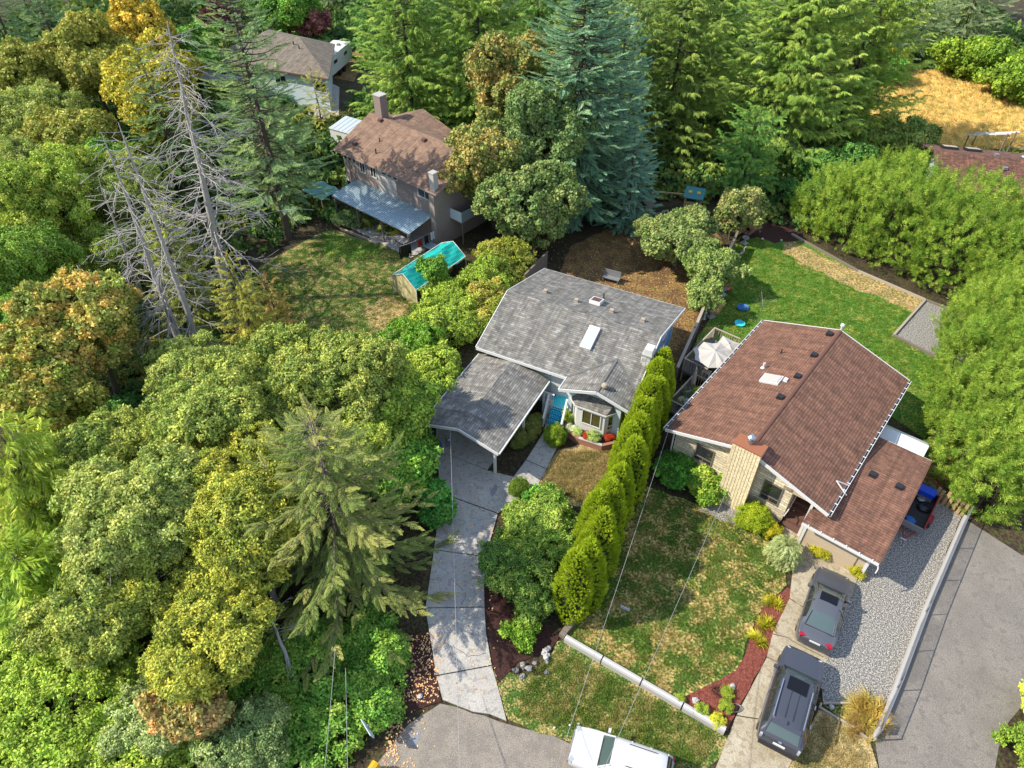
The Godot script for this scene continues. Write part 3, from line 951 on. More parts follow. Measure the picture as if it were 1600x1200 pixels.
# ---------------------------------------------------------------- buildings
func slope(called: String, pts: Array, u: Vector3, m: Material, parent: Node, thick := 0.12, label := "") -> MeshInstance3D:
	var s := Soup.new()
	s.plane(pts, u)
	var low := []
	for p in pts: low.append(p - Vector3(0, thick, 0))
	for i in range(1, low.size() - 1): s.tri(low[0], low[i + 1], low[i])
	for i in pts.size():
		var j := (i + 1) % pts.size()
		s.quad(pts[i], low[i], low[j], pts[j])
	return put(called, s.mesh(), m, parent, Vector3.ZERO, label)

func bargeboard(a: Vector3, b: Vector3, parent: Node, m := "white", w := 0.05, h := 0.2, called := "fascia") -> void:
	var s := Soup.new()
	s.bar(a, b, w, h)
	put(called, s.mesh(), M[m], parent)

# an open gutter with a white lip and hangers across it
func gutter(a: Vector3, b: Vector3, out: Vector3, parent: Node, hang := 0.6) -> void:
	var s := Soup.new()
	var o := out * 0.13
	s.bar(a + out * 0.01 + Vector3(0, -0.06, 0), b + out * 0.01 + Vector3(0, -0.06, 0), 0.02, 0.12)
	s.bar(a + o, b + o, 0.025, 0.11)
	s.bar(a + o * 0.5 - Vector3(0, 0.1, 0), b + o * 0.5 - Vector3(0, 0.1, 0), 0.13, 0.02)
	var g := put("gutter", s.mesh(), M.white, parent)
	var d := Soup.new()
	d.bar(a + o * 0.5 - Vector3(0, 0.075, 0), b + o * 0.5 - Vector3(0, 0.075, 0), 0.1, 0.02)
	put("gutter_bed", d.mesh(), M.dark, g)
	var n := int((b - a).length() / hang)
	for i in n:
		var p := a.lerp(b, (i + 0.5) / n)
		var k := Soup.new()
		k.box(p + o * 0.5 + Vector3(0, 0.035, 0), Vector3(0.05, 0.02, 0.05) + (out.abs() * 0.13))
		put("hanger", k.mesh(), M.white, g)

# window in a wall whose outward normal is along n; at = centre on the wall face
func window(at: Vector3, w: float, h: float, n: Vector3, parent: Node, split := "", glass := "glass", frame := "white") -> void:
	var b := Basis(Vector3.UP.cross(n).normalized(), Vector3.UP, n)
	var s := Soup.new()
	var t := 0.07
	s.box(at + b * Vector3(0, h / 2 - t / 2, 0.025), Vector3(w, t, 0.07), b)
	s.box(at + b * Vector3(0, -h / 2 + t / 2, 0.025), Vector3(w, t, 0.07), b)
	s.box(at + b * Vector3(-w / 2 + t / 2, 0, 0.025), Vector3(t, h - 2 * t, 0.068), b)
	s.box(at + b * Vector3(w / 2 - t / 2, 0, 0.025), Vector3(t, h - 2 * t, 0.068), b)
	if split == "low":
		s.box(at + b * Vector3(0, -h * 0.22, 0.025), Vector3(w - 2 * t, 0.06, 0.06), b)
		s.box(at + b * Vector3(0, -h * 0.36, 0.02), Vector3(0.04, h * 0.2, 0.05), b)
	elif split == "two":
		s.box(at + b * Vector3(0, 0, 0.025), Vector3(0.05, h - 2 * t, 0.06), b)
	var f := put("window", s.mesh(), M[frame], parent)
	var g := Soup.new()
	g.box(at + b * Vector3(0, 0, 0.008), Vector3(w - 2 * t, h - 2 * t, 0.02), b)
	put("pane", g.mesh(), M[glass], f)

func gable_walls(x0: float, x1: float, z0: float, z1: float, y: float, ridge_x: float, ridge_y: float, m: Material, parent: Node) -> MeshInstance3D:
	var s := Soup.new()
	s.extrude(PackedVector2Array([Vector2(x0, 0), Vector2(x1, 0), Vector2(x1, y), Vector2(ridge_x, ridge_y), Vector2(x0, y)]), z0, z1)
	return put("wall", s.mesh(), m, parent)

func roof_vent(at: Vector3, parent: Node, m := "dark", s := 0.34) -> void:
	var k := Soup.new()
	k.box(at + Vector3(0, 0.03, 0), Vector3(s * 1.15, 0.06, s * 1.15))
	k.box(at + Vector3(0, 0.11, 0), Vector3(s * 0.85, 0.1, s * 0.85))
	k.box(at + Vector3(0, 0.175, 0), Vector3(s, 0.03, s))
	put("roof_vent", k.mesh(), M[m], parent)

func vent_pipe(at: Vector3, parent: Node, h := 0.35, r := 0.045, m := "dark") -> void:
	var k := Soup.new()
	k.lathe(at, [Vector2(r * 2.4, -0.05), Vector2(r * 1.6, 0.06), Vector2(r, 0.1), Vector2(r, h), Vector2(r * 0.7, h), Vector2(r * 0.7, h - 0.06), Vector2(0, h - 0.06)], 10)
	put("vent_pipe", k.mesh(), M[m], parent)

func brown_house() -> void:
	var h := thing("brown_house", "beige bungalow with brown shingle roof, battened chimney and low garage wing", "house", Vector3(8.936, 0, -28.513), -0.685)
	var X := Vector3.RIGHT
	var Z := Vector3.BACK
	mat("ridge_brown", Color(0.17, 0.08, 0.055), 0.95)
	# walls
	gable_walls(0.5, 7.6, -12.7, -0.5, 2.88, 4.82, 4.3, M.siding, h)
	var s := Soup.new()
	s.box(Vector3(8.45, 1.5, -7.7), Vector3(1.69, 3.0, 10.0))
	put("wall", s.mesh(), M.siding, h)
	s = Soup.new()
	s.box(Vector3(8.1, 2.78, -1.6), Vector3(2.1, 0.3, 2.2))
	put("soffit", s.mesh(), M.beige, h)
	# roof
	slope("roof", [Vector3(0, 3.05, 0), Vector3(4.82, 4.62, 0), Vector3(4.82, 4.62, -13.23), Vector3(0, 3.05, -13.23)], Z, M.brown_shingle, h)
	slope("roof", [Vector3(4.82, 4.62, 0), Vector3(9.65, 3.05, 0), Vector3(9.65, 3.05, -13.23), Vector3(4.82, 4.62, -13.23)], Z, M.brown_shingle, h)
	for i in 30:
		var k := Soup.new()
		var z := -0.22 - i * 0.44
		k.extrude(PackedVector2Array([Vector2(-0.11, -0.025), Vector2(0, 0.012), Vector2(0.11, -0.025), Vector2(0.11, -0.05), Vector2(0, -0.02), Vector2(-0.11, -0.05)]), -0.215, 0.215)
		var p := put("ridge_cap", k.mesh(), M.ridge_brown, h, Vector3(4.82, 4.65 + (i % 2) * 0.004, z))
		p.rotation.x = 0.02
	bargeboard(Vector3(0, 2.97, 0.03), Vector3(4.82, 4.54, 0.03), h)
	bargeboard(Vector3(4.82, 4.54, 0.035), Vector3(9.65, 2.97, 0.035), h)
	bargeboard(Vector3(0, 2.97, -13.26), Vector3(4.82, 4.54, -13.26), h)
	bargeboard(Vector3(4.82, 4.54, -13.265), Vector3(9.65, 2.97, -13.265), h)
	gutter(Vector3(0, 3.03, 0.02), Vector3(0, 3.03, -13.23), -X, h)
	gutter(Vector3(9.65, 3.03, 0.02), Vector3(9.65, 3.03, -13.23), X, h)
	s = Soup.new()
	s.bar(Vector3(9.9, 2.95, -1.9), Vector3(9.15, 3.3, -2.2), 0.05, 0.05)
	s.bar(Vector3(9.75, 3.0, -2.6), Vector3(9.15, 3.3, -2.2), 0.05, 0.05)
	put("roof_bracket", s.mesh(), M.white, h)
	# windows
	window(Vector3(2.41, 2.08, -0.5), 1.15, 1.3, Z, h, "low", "glass", "brown_frame")
	window(Vector3(6.58, 1.9, -0.5), 1.1, 1.5, Z, h, "low", "glass", "brown_frame")
	# downpipe
	s = Soup.new()
	s.tube([Vector3(0.06, 2.9, -0.1), Vector3(0.4, 2.7, -0.42), Vector3(0.42, 0.1, -0.42)], [0.05, 0.05, 0.05], 6)
	put("downpipe", s.mesh(), M.white, h)
	# chimney chase faced with boards
	var c := box("chimney", Vector3(4.79, 2.45, -0.11), Vector3(1.5, 4.9, 0.78), M.beige, h)
	for i in 9:
		var k := Soup.new()
		k.box(Vector3(4.03 + 0.17 * (i + 0.5), 2.46, 0.3), Vector3(0.145, 4.88, 0.05))
		put("plank", k.mesh(), M.batten_wood, c)
	for e in [4.015, 5.565]:
		box("plank", Vector3(e, 2.46, 0.28), Vector3(0.05, 4.88, 0.1), M.batten_wood, c)
	box("chimney_cap", Vector3(4.79, 4.94, -0.08), Vector3(1.62, 0.07, 0.9), M.rust, c)
	s = Soup.new()
	s.lathe(Vector3(4.72, 4.97, -0.14), [Vector2(0.17, 0), Vector2(0.17, 0.22), Vector2(0.2, 0.24), Vector2(0.2, 0.3), Vector2(0.13, 0.31), Vector2(0.13, 0.42), Vector2(0.22, 0.44), Vector2(0.22, 0.5), Vector2(0.1, 0.6), Vector2(0, 0.61)], 14)
	put("flue", s.mesh(), M.steel, c)
	# things on the roof
	for p in [[-12.5, 4.4], [-9.86, 4.45], [-7.35, 4.45], [-5.0, 4.4]]:
		roof_vent(Vector3(p[1], 4.5, p[0]), h)
	vent_pipe(Vector3(2.3, 3.8, -7.69), h, 0.4, 0.07, "white")
	roof_vent(Vector3(4.0, 4.35, -6.75), h, "white", 0.22)
	vent_pipe(Vector3(2.6, 3.9, -9.6), h, 0.3, 0.04)
	var sk := box("skylight", Vector3(3.25, 4.17, -6.57), Vector3(1.16, 0.16, 0.86), M.white, h, Basis(Vector3.BACK, 0.316))
	box("dome", Vector3(3.24, 4.27, -6.57), Vector3(0.98, 0.06, 0.7), M.canvas, sk, Basis(Vector3.BACK, 0.316))
	s = Soup.new()
	s.lathe(Vector3(4.82, 4.6, -13.3), [Vector2(0.06, 0), Vector2(0.06, 0.3), Vector2(0.14, 0.34), Vector2(0.12, 0.46), Vector2(0, 0.5)], 8)
	put("finial", s.mesh(), M.white, h)
	# recessed entry with steps
	for i in 5:
		box("step", Vector3(8.17, 0.1 + i * 0.19, -0.55 - i * 0.33), Vector3(1.0, 0.19, 0.42), M.step_brown, h)
	box("entry_floor", Vector3(8.17, 0.5, -2.35), Vector3(1.08, 1.0, 0.65), M.step_brown, h)
	box("door", Vector3(8.17, 2.0, -2.66), Vector3(0.9, 2.0, 0.06), M.white, h)
	box("post", Vector3(8.74, 1.45, -0.3), Vector3(0.14, 2.9, 0.14), M.white, h)
	s = Soup.new()
	s.tube([Vector3(7.7, 1.25, 0.0), Vector3(7.72, 1.2, -0.5), Vector3(7.72, 1.95, -1.9)], [0.03, 0.03, 0.03], 6)
	put("handrail", s.mesh(), M.white, h)
	box("wall", Vector3(8.0, 1.5, -0.46), Vector3(0.02, 0.02, 0.02), M.siding, h)
	# garage wing
	var w := Soup.new()
	w.extrude(PackedVector2Array([Vector2(0, 0), Vector2(0, 2.2), Vector2(5.1, 2.76), Vector2(7.8, 2.36), Vector2(7.8, 0)]), 0, 1)
	var wing := MeshInstance3D.new()
	wing.name = "wall"
	wing.mesh = w.mesh()
	wing.material_override = M.beige
	h.add_child(wing, true)
	wing.transform = Transform3D(Basis(Vector3(0, 0, -1), Vector3(0, 1, 0), Vector3(3.55, 0, 0)), Vector3(8.85, 0, 0.14))
	slope("roof", [Vector3(8.75, 2.45, 0.76), Vector3(12.72, 2.45, 0.76), Vector3(12.72, 2.9, -4.75), Vector3(8.75, 2.9, -4.75)], X, M.brown_shingle, h)
	slope("roof", [Vector3(8.75, 2.9, -4.75), Vector3(12.72, 2.9, -4.75), Vector3(12.72, 2.45, -7.9), Vector3(8.75, 2.45, -7.9)], X, M.brown_shingle, h)
	bargeboard(Vector3(12.75, 2.37, 0.76), Vector3(12.75, 2.82, -4.75), h, "ridge_brown", 0.04, 0.16)
	bargeboard(Vector3(12.75, 2.82, -4.75), Vector3(12.75, 2.37, -7.9), h, "ridge_brown", 0.04, 0.16)
	bargeboard(Vector3(8.75, 2.36, -7.93), Vector3(12.74, 2.36, -7.93), h, "white", 0.04, 0.14)
	gutter(Vector3(8.75, 2.42, 0.78), Vector3(12.72, 2.42, 0.78), Z, h)
	roof_vent(Vector3(10.5, 2.83, -4.3), h)
	roof_vent(Vector3(11.9, 2.83, -4.35), h)
	var gd := box("garage_door", Vector3(10.55, 1.06, 0.165), Vector3(2.5, 2.1, 0.05), M.beige, h)
	for i in 4:
		box("panel", Vector3(10.55, 0.28 + i * 0.52, 0.2), Vector3(2.44, 0.48, 0.03), M.beige, gd)
	box("trim", Vector3(12.3, 1.1, 0.17), Vector3(0.16, 2.25, 0.08), M.white, h)
	box("trim", Vector3(8.95, 1.1, 0.17), Vector3(0.12, 2.25, 0.08), M.white, h)
	s = Soup.new()
	s.tube([Vector3(12.7, 2.35, 0.85), Vector3(12.78, 2.2, 0.95), Vector3(12.78, 1.9, 1.0)], [0.035, 0.035, 0.035], 6)
	put("downpipe", s.mesh(), M.white, h)
	deck("raised_deck", "raised grey timber deck with two pale sunshades at the brown house", Vector3(-2.75, 0, -7.4), 3.2, 4.35, 1.0, 1.0, h)
	deck("low_deck", "low grey timber deck with potted plants beside the brown roof", Vector3(-1.8, 0, -4.05), 2.25, 3.3, 0.35, 0.9, h)

# a deck with railings; at = front corner in the house's axes, running back along -z
func deck(called: String, label: String, at: Vector3, w: float, l: float, floor_y: float, rail: float, house: Node3D) -> void:
	var o := thing(called, label, "deck", house.transform * at, house.rotation.y)
	var n := int(l / 0.145)
	for i in n:
		box("plank", Vector3(w / 2, floor_y - 0.02, -l * (i + 0.5) / n), Vector3(w, 0.035, l / n - 0.012), M.deck, o)
	box("joist", Vector3(w / 2, floor_y - 0.12, -0.06), Vector3(w, 0.16, 0.05), M.timber, o)
	box("joist", Vector3(0.05, floor_y - 0.12, -l / 2), Vector3(0.05, 0.16, l), M.timber, o)
	for p in [[0.06, -0.06], [w - 0.1, -0.06], [0.06, -l + 0.06], [w - 0.1, -l + 0.06], [0.06, -l / 2]]:
		box("post", Vector3(p[0], (floor_y + rail) / 2, p[1]), Vector3(0.09, floor_y + rail, 0.09), M.pale_timber, o)
	var top := floor_y + rail
	for side in [[Vector3(0.05, top, 0), Vector3(0.05, top, -l)], [Vector3(0.0, top + 0.002, -0.05), Vector3(w * 0.55, top + 0.002, -0.05)], [Vector3(0.0, top + 0.002, -l + 0.05), Vector3(w * 0.62, top + 0.002, -l + 0.05)]]:
		var k := Soup.new()
		k.bar(side[0], side[1], 0.1, 0.04)
		var r := put("rail", k.mesh(), M.pale_timber, o)
		var d: Vector3 = side[1] - side[0]
		var m := int(d.length() / 0.16)
		for i in m:
			var p: Vector3 = side[0] + d * (i + 0.5) / m
			box("baluster", Vector3(p.x, floor_y + rail * 0.5, p.z), Vector3(0.035, rail - 0.05, 0.035), M.pale_timber, r)

func grey_house() -> void:
	var h := thing("grey_house", "white and blue house with weathered grey shingle roof, carport and blue steps", "house", Vector3(-2.326, 0, -35.52), -0.475)
	var X := Vector3.RIGHT
	var Z := Vector3.BACK
	var y := 3.4
	var ry := 5.05
	var rz := -4.45
	var s := Soup.new()
	s.extrude(PackedVector2Array([Vector2(0.6, 0), Vector2(0.6, 3.25), Vector2(4.45, 4.75), Vector2(9.9, 3.25), Vector2(9.9, 0)]), 0, 1)
	var wall := MeshInstance3D.new()
	wall.name = "wall"
	wall.mesh = s.mesh()
	wall.material_override = M.bluewhite
	h.add_child(wall, true)
	wall.transform = Transform3D(Basis(Vector3(0, 0, -1), Vector3(0, 1, 0), Vector3(9.75, 0, 0)), Vector3(0.45, 0, 0))
	s = Soup.new()
	s.extrude(PackedVector2Array([Vector2(0.6, 0), Vector2(0.6, 3.26), Vector2(4.45, 4.76), Vector2(9.9, 3.26), Vector2(9.9, 0)]), 0, 0.06)
	var bw := MeshInstance3D.new()
	bw.name = "wall"
	bw.mesh = s.mesh()
	bw.material_override = M.blue_wall
	bw.set_meta("label", "bright blue end wall under the grey roof")
	h.add_child(bw, true)
	bw.transform = Transform3D(Basis(Vector3(0, 0, -1), Vector3(0, 1, 0), Vector3(1, 0, 0)), Vector3(10.21, 0, 0))
	window(Vector3(10.27, 1.9, -7.9), 0.9, 0.9, X, h, "two")
	box("ledger", Vector3(10.29, 0.5, -5.2), Vector3(0.05, 0.12, 9.0), M.concrete_trim, h)
	for q in [[10.3, -9.85, 3.3], [0.5, -0.52, 3.1]]:
		var dp := Soup.new()
		dp.tube([Vector3(q[0], q[2], q[1] - 0.1), Vector3(q[0], q[2] - 0.4, q[1]), Vector3(q[0], 0.1, q[1])], [0.045, 0.045, 0.045], 6)
		put("downpipe", dp.mesh(), M.white, h)
	# main roof
	slope("roof", [Vector3(0, y, 0), Vector3(10.77, y, 0), Vector3(10.77, ry, rz), Vector3(0, ry, rz)], X, M.grey_shingle, h)
	slope("roof", [Vector3(0, ry, rz), Vector3(10.77, ry, rz), Vector3(10.77, y - 0.15, -10.48), Vector3(0, y - 0.15, -10.48)], X, M.grey_shingle, h)
	bargeboard(Vector3(-0.03, y - 0.08, 0), Vector3(-0.03, ry - 0.08, rz), h)
	bargeboard(Vector3(-0.03, ry - 0.08, rz), Vector3(-0.03, y - 0.23, -10.48), h)
	bargeboard(Vector3(10.8, y - 0.08, 0), Vector3(10.8, ry - 0.08, rz), h)
	bargeboard(Vector3(10.8, ry - 0.08, rz), Vector3(10.8, y - 0.23, -10.48), h)
	bargeboard(Vector3(0, y - 0.1, 0.03), Vector3(6.4, y - 0.1, 0.03), h)
	bargeboard(Vector3(0, y - 0.25, -10.51), Vector3(10.77, y - 0.25, -10.51), h, "white", 0.09, 0.12, "gutter")
	# cross gable over the bay
	var cx := 8.85
	var cy := 4.2
	slope("roof", [Vector3(6.45, y + 0.02, 1.2), Vector3(cx, cy, 1.2), Vector3(cx, cy, -2.15), Vector3(6.45, y + 0.02, -0.05)], Z, M.grey_shingle, h)
	slope("roof", [Vector3(cx, cy, 1.2), Vector3(11.25, y + 0.02, 1.2), Vector3(11.25, y + 0.02, -0.3), Vector3(10.78, y + 0.16, -0.5), Vector3(cx, cy, -2.15)], Z, M.grey_shingle, h)
	bargeboard(Vector3(6.42, y - 0.06, 1.23), Vector3(cx, cy - 0.08, 1.23), h)
	bargeboard(Vector3(cx, cy - 0.08, 1.235), Vector3(11.28, y - 0.06, 1.235), h)
	bargeboard(Vector3(6.42, y - 0.06, 1.2), Vector3(6.42, y - 0.06, -0.02), h)
	bargeboard(Vector3(11.28, y - 0.06, 1.2), Vector3(11.28, y - 0.06, -0.2), h)
	for e in [[cx, cy, 1.15, cx, cy, -2.1], [6.47, y + 0.05, -0.05, cx, cy + 0.02, -2.15], [10.78, y + 0.18, -0.5, cx, cy + 0.02, -2.15]]:
		var k := Soup.new()
		k.bar(Vector3(e[0], e[1] + 0.005, e[2]), Vector3(e[3], e[4] + 0.005, e[5]), 0.14, 0.03)
		put("ridge_cap", k.mesh(), M.cap_grey, h)
	s = Soup.new()
	s.extrude(PackedVector2Array([Vector2(6.85, 0), Vector2(10.3, 0), Vector2(10.3, 3.25), Vector2(cx, 4.0), Vector2(6.85, 3.25)]), -0.5, 0.55)
	put("wall", s.mesh(), M.bluewhite, h)
	# the bay with its little roof
	s = Soup.new()
	var bay := PackedVector2Array([Vector2(6.9, 0.3), Vector2(7.6, 0.95), Vector2(9.5, 0.98), Vector2(9.97, 0.35), Vector2(9.97, -0.3), Vector2(6.9, -0.3)])
	s.prism(bay, 0.0, 2.36)
	put("wall", s.mesh(), M.white, h)
	slope("roof", [Vector3(7.52, 2.42, 1.08), Vector3(9.58, 2.42, 1.1), Vector3(9.3, 3.2, 0.5), Vector3(7.6, 3.2, 0.5)], X, M.grey_shingle, h, 0.06)
	slope("roof", [Vector3(9.58, 2.42, 1.1), Vector3(10.15, 2.42, 0.36), Vector3(9.9, 3.2, 0.3), Vector3(9.3, 3.2, 0.5)], Vector3(0.6, 0, -0.8), M.grey_shingle, h, 0.06)
	slope("roof", [Vector3(6.75, 2.42, 0.32), Vector3(7.52, 2.42, 1.08), Vector3(7.6, 3.2, 0.5), Vector3(7.0, 3.2, 0.2)], Vector3(0.7, 0, 0.7), M.grey_shingle, h, 0.06)
	bargeboard(Vector3(7.52, 2.37, 1.1), Vector3(9.58, 2.37, 1.12), h, "white", 0.04, 0.1)
	bargeboard(Vector3(9.59, 2.37, 1.12), Vector3(10.16, 2.37, 0.38), h, "white", 0.04, 0.1)
	bargeboard(Vector3(6.74, 2.37, 0.33), Vector3(7.51, 2.37, 1.1), h, "white", 0.04, 0.1)
	window(Vector3(8.62, 1.62, 0.965), 1.3, 1.18, Vector3(-0.016, 0, 1).normalized(), h, "two", "bay_glass")
	window(Vector3(9.75, 1.55, 0.66), 0.5, 1.25, Vector3(0.8, 0, 0.6), h, "low")
	window(Vector3(7.24, 1.55, 0.63), 0.45, 1.2, Vector3(-0.68, 0, 0.73), h, "")
	# strip of panes under the eave
	for q in [[4.68, 0.5], [5.2, 0.5], [5.82, 0.55]]:
		window(Vector3(q[0], 2.62, -0.6), q[1], 0.34, Z, h)
	# brick chimney on the end wall
	var ch := box("chimney", Vector3(10.62, 2.5, -2.7), Vector3(0.5, 5.0, 0.75), M.concrete_trim, h)
	R.seed = 5
	for r in 18:
		for i in 3:
			var bz := -2.7 + (i - 1) * 0.26 + (0.06 if r % 2 else -0.06)
			box("brick", Vector3(10.33, 3.35 + r * 0.092, bz), Vector3(0.06, 0.075, 0.235), M.white if R.randf() < 0.7 else M.pale_stucco, ch)
		for i in 2:
			box("brick", Vector3(10.5 + i * 0.25, 3.35 + r * 0.092, -2.31), Vector3(0.225, 0.075, 0.05), M.white if R.randf() < 0.7 else M.pale_stucco, ch)
	box("chimney_cap", Vector3(10.62, 5.05, -2.7), Vector3(0.66, 0.1, 0.92), M.concrete_trim, ch)
	box("flue_cover", Vector3(10.66, 5.3, -2.6), Vector3(0.5, 0.4, 0.62), M.white, ch)
	# roof furniture
	for q in [2.09, 4.4, 6.94, 9.1]:
		roof_vent(Vector3(q, 4.62, -6.0), h, "pale_timber", 0.26)
	vent_pipe(Vector3(5.66, 4.05, -7.9), h, 0.4, 0.04)
	vent_pipe(Vector3(9.7, 3.75, 0.35), h, 0.25, 0.04)
	var t := atan2(ry - y, -rz)
	var sk := box("skylight", Vector3(6.7, 4.56, -2.88), Vector3(0.72, 0.2, 1.72), M.white, h, Basis(Vector3.RIGHT, t))
	box("pane", Vector3(6.7, 4.66, -2.88), Vector3(0.54, 0.03, 1.5), M.sky_glass, sk, Basis(Vector3.RIGHT, t))
	sk = box("skylight", Vector3(5.55, 4.5, -6.8), Vector3(0.78, 0.26, 0.86), M.white, h, Basis(Vector3.RIGHT, -0.28))
	box("pane", Vector3(5.55, 4.63, -6.8), Vector3(0.6, 0.03, 0.68), M.step_brown, sk, Basis(Vector3.RIGHT, -0.28))
	s = Soup.new()
	s.lathe(Vector3(9.1, 4.05, 0.6), [Vector2(0.06, 0), Vector2(0.06, 0.1), Vector2(0.17, 0.16), Vector2(0.2, 0.28), Vector2(0.15, 0.4), Vector2(0, 0.45)], 12)
	put("roof_turbine", s.mesh(), M.pale_timber, h)
	# carport
	slope("roof", [Vector3(-0.02, 2.5, 6.8), Vector3(2.58, 3.2, 6.7), Vector3(2.55, 3.2, -0.55), Vector3(-0.05, 2.5, -0.4)], Z, M.grey_shingle, h, 0.1)
	slope("roof", [Vector3(2.58, 3.2, 6.7), Vector3(5.25, 2.5, 6.8), Vector3(5.2, 2.5, -0.1), Vector3(2.55, 3.2, -0.55)], Z, M.grey_shingle, h, 0.1)
	bargeboard(Vector3(-0.02, 2.44, 6.83), Vector3(2.58, 3.12, 6.73), h)
	bargeboard(Vector3(2.58, 3.12, 6.735), Vector3(5.25, 2.44, 6.835), h)
	bargeboard(Vector3(-0.06, 2.45, 6.8), Vector3(-0.06, 2.45, -0.4), h, "white", 0.08, 0.1, "gutter")
	bargeboard(Vector3(5.28, 2.45, 6.8), Vector3(5.25, 2.45, -0.1), h, "white", 0.08, 0.1, "gutter")
	for q in [[0.25, 6.3], [4.75, 6.35], [0.25, 3.0], [4.95, 3.0]]:
		box("post", Vector3(q[0], 1.2, q[1]), Vector3(0.14, 2.4, 0.14), M.white, h)
	box("beam", Vector3(4.85, 2.32, 3.2), Vector3(0.1, 0.2, 6.5), M.white, h)
	box("beam", Vector3(0.25, 2.32, 3.2), Vector3(0.1, 0.2, 6.5), M.white, h)
	box("wall", Vector3(0.3, 1.1, 1.2), Vector3(0.1, 2.2, 3.4), M.bluewhite, h)
	# landing and painted steps
	box("landing", Vector3(5.95, 0.53, -0.1), Vector3(1.5, 1.06, 1.1), M.white, h)
	R.seed = 9
	for i in 9:
		box("plank", Vector3(6.02, 1.075, -0.58 + i * 0.118), Vector3(0.84, 0.03, 0.108), M.teal_paint, h)
	box("landing_mat", Vector3(5.42, 1.08, -0.3), Vector3(0.34, 0.03, 0.5), M.deep_blue, h)
	box("landing_mat", Vector3(6.58, 1.08, -0.32), Vector3(0.26, 0.03, 0.42), M.grey_metal, h)
	var rise := 0.178
	for i in 6:
		var zz := 0.52 + i * 0.215
		var top := 1.06 - (i + 1) * rise + rise * 0.5
		var xx := 6.2 + i * 0.035
		var st := box("step", Vector3(xx, top * 0.5, zz), Vector3(0.86, top, 0.22), M.teal_paint if i < 5 else M.deep_blue, h)
		if i < 5: box("riser_stripe", Vector3(xx, top - 0.05, zz + 0.112), Vector3(0.84, 0.07, 0.008), M.deep_blue, st)
		if i == 5: continue
		for k in 4:
			for v in 2:
				var zig := Soup.new()
				var a := Vector3(xx - 0.4 + k * 0.2 + v * 0.1, top + 0.004, zz - 0.07 + (0.14 if v else 0.0))
				zig.bar(a, a + Vector3(0.1, 0, -0.14 if v else 0.14), 0.06, 0.008)
				put("zigzag_stripe", zig.mesh(), M.deep_blue, st)
	for e in [[5.5, 5.72, 0.5, 1.75], [6.72, 6.95, 0.5, 1.7]]:
		var k := Soup.new()
		k.bar(Vector3(e[0], 2.0, e[2] - 0.1), Vector3(e[1], 1.0, e[3]), 0.12, 0.05)
		k.bar(Vector3(e[0], 1.15, e[2] - 0.1), Vector3(e[1], 0.25, e[3]), 0.06, 0.08)
		var hr := put("handrail", k.mesh(), M.white, h)
		for i in 8:
			var f := (i + 0.5) / 8.0
			box("baluster", Vector3(lerpf(e[0], e[1], f), lerpf(2.0, 1.0, f) - 0.42, lerpf(e[2] - 0.1, e[3], f)), Vector3(0.04, 0.85, 0.04), M.white, hr)
	var rl := box("rail", Vector3(5.5, 2.0, 0.45), Vector3(0.75, 0.06, 0.1), M.white, h)
	for i in 7:
		box("baluster", Vector3(5.18 + i * 0.1, 1.5, 0.45), Vector3(0.04, 0.95, 0.04), M.white, rl)
	box("post", Vector3(5.12, 1.0, 0.45), Vector3(0.1, 2.1, 0.1), M.white, h)
	box("door", Vector3(5.6, 2.1, -0.58), Vector3(0.85, 2.0, 0.05), M.white, h)
	# brick planter round the bay
	var pts := [Vector2(6.95, 0.9), Vector2(7.1, 1.25), Vector2(7.5, 1.62), Vector2(8.2, 1.8), Vector2(9.75, 1.72), Vector2(10.4, 1.1)]
	for i in pts.size() - 1:
		var a := Vector3(pts[i].x, 0.24, pts[i].y)
		var b := Vector3(pts[i + 1].x, 0.24, pts[i + 1].y)
		var k := Soup.new()
		k.bar(a, b, 0.14, 0.5)
		var pw := put("planter_wall", k.mesh(), M.terracotta, h)
		k = Soup.new()
		k.bar(a + Vector3(0, 0.28, 0), b + Vector3(0, 0.28, 0), 0.2, 0.06)
		put("coping", k.mesh(), M.pale_stucco if i % 2 else M.terracotta, pw)
	s = Soup.new()
	s.prism(PackedVector2Array([Vector2(6.9, 0.3), Vector2(7.0, 0.9), Vector2(7.5, 1.58), Vector2(8.2, 1.75), Vector2(9.75, 1.68), Vector2(10.35, 1.05), Vector2(9.97, 0.1)]), 0.0, 0.42)
	put("planter_soil", s.mesh(), M.dark_bark, h)

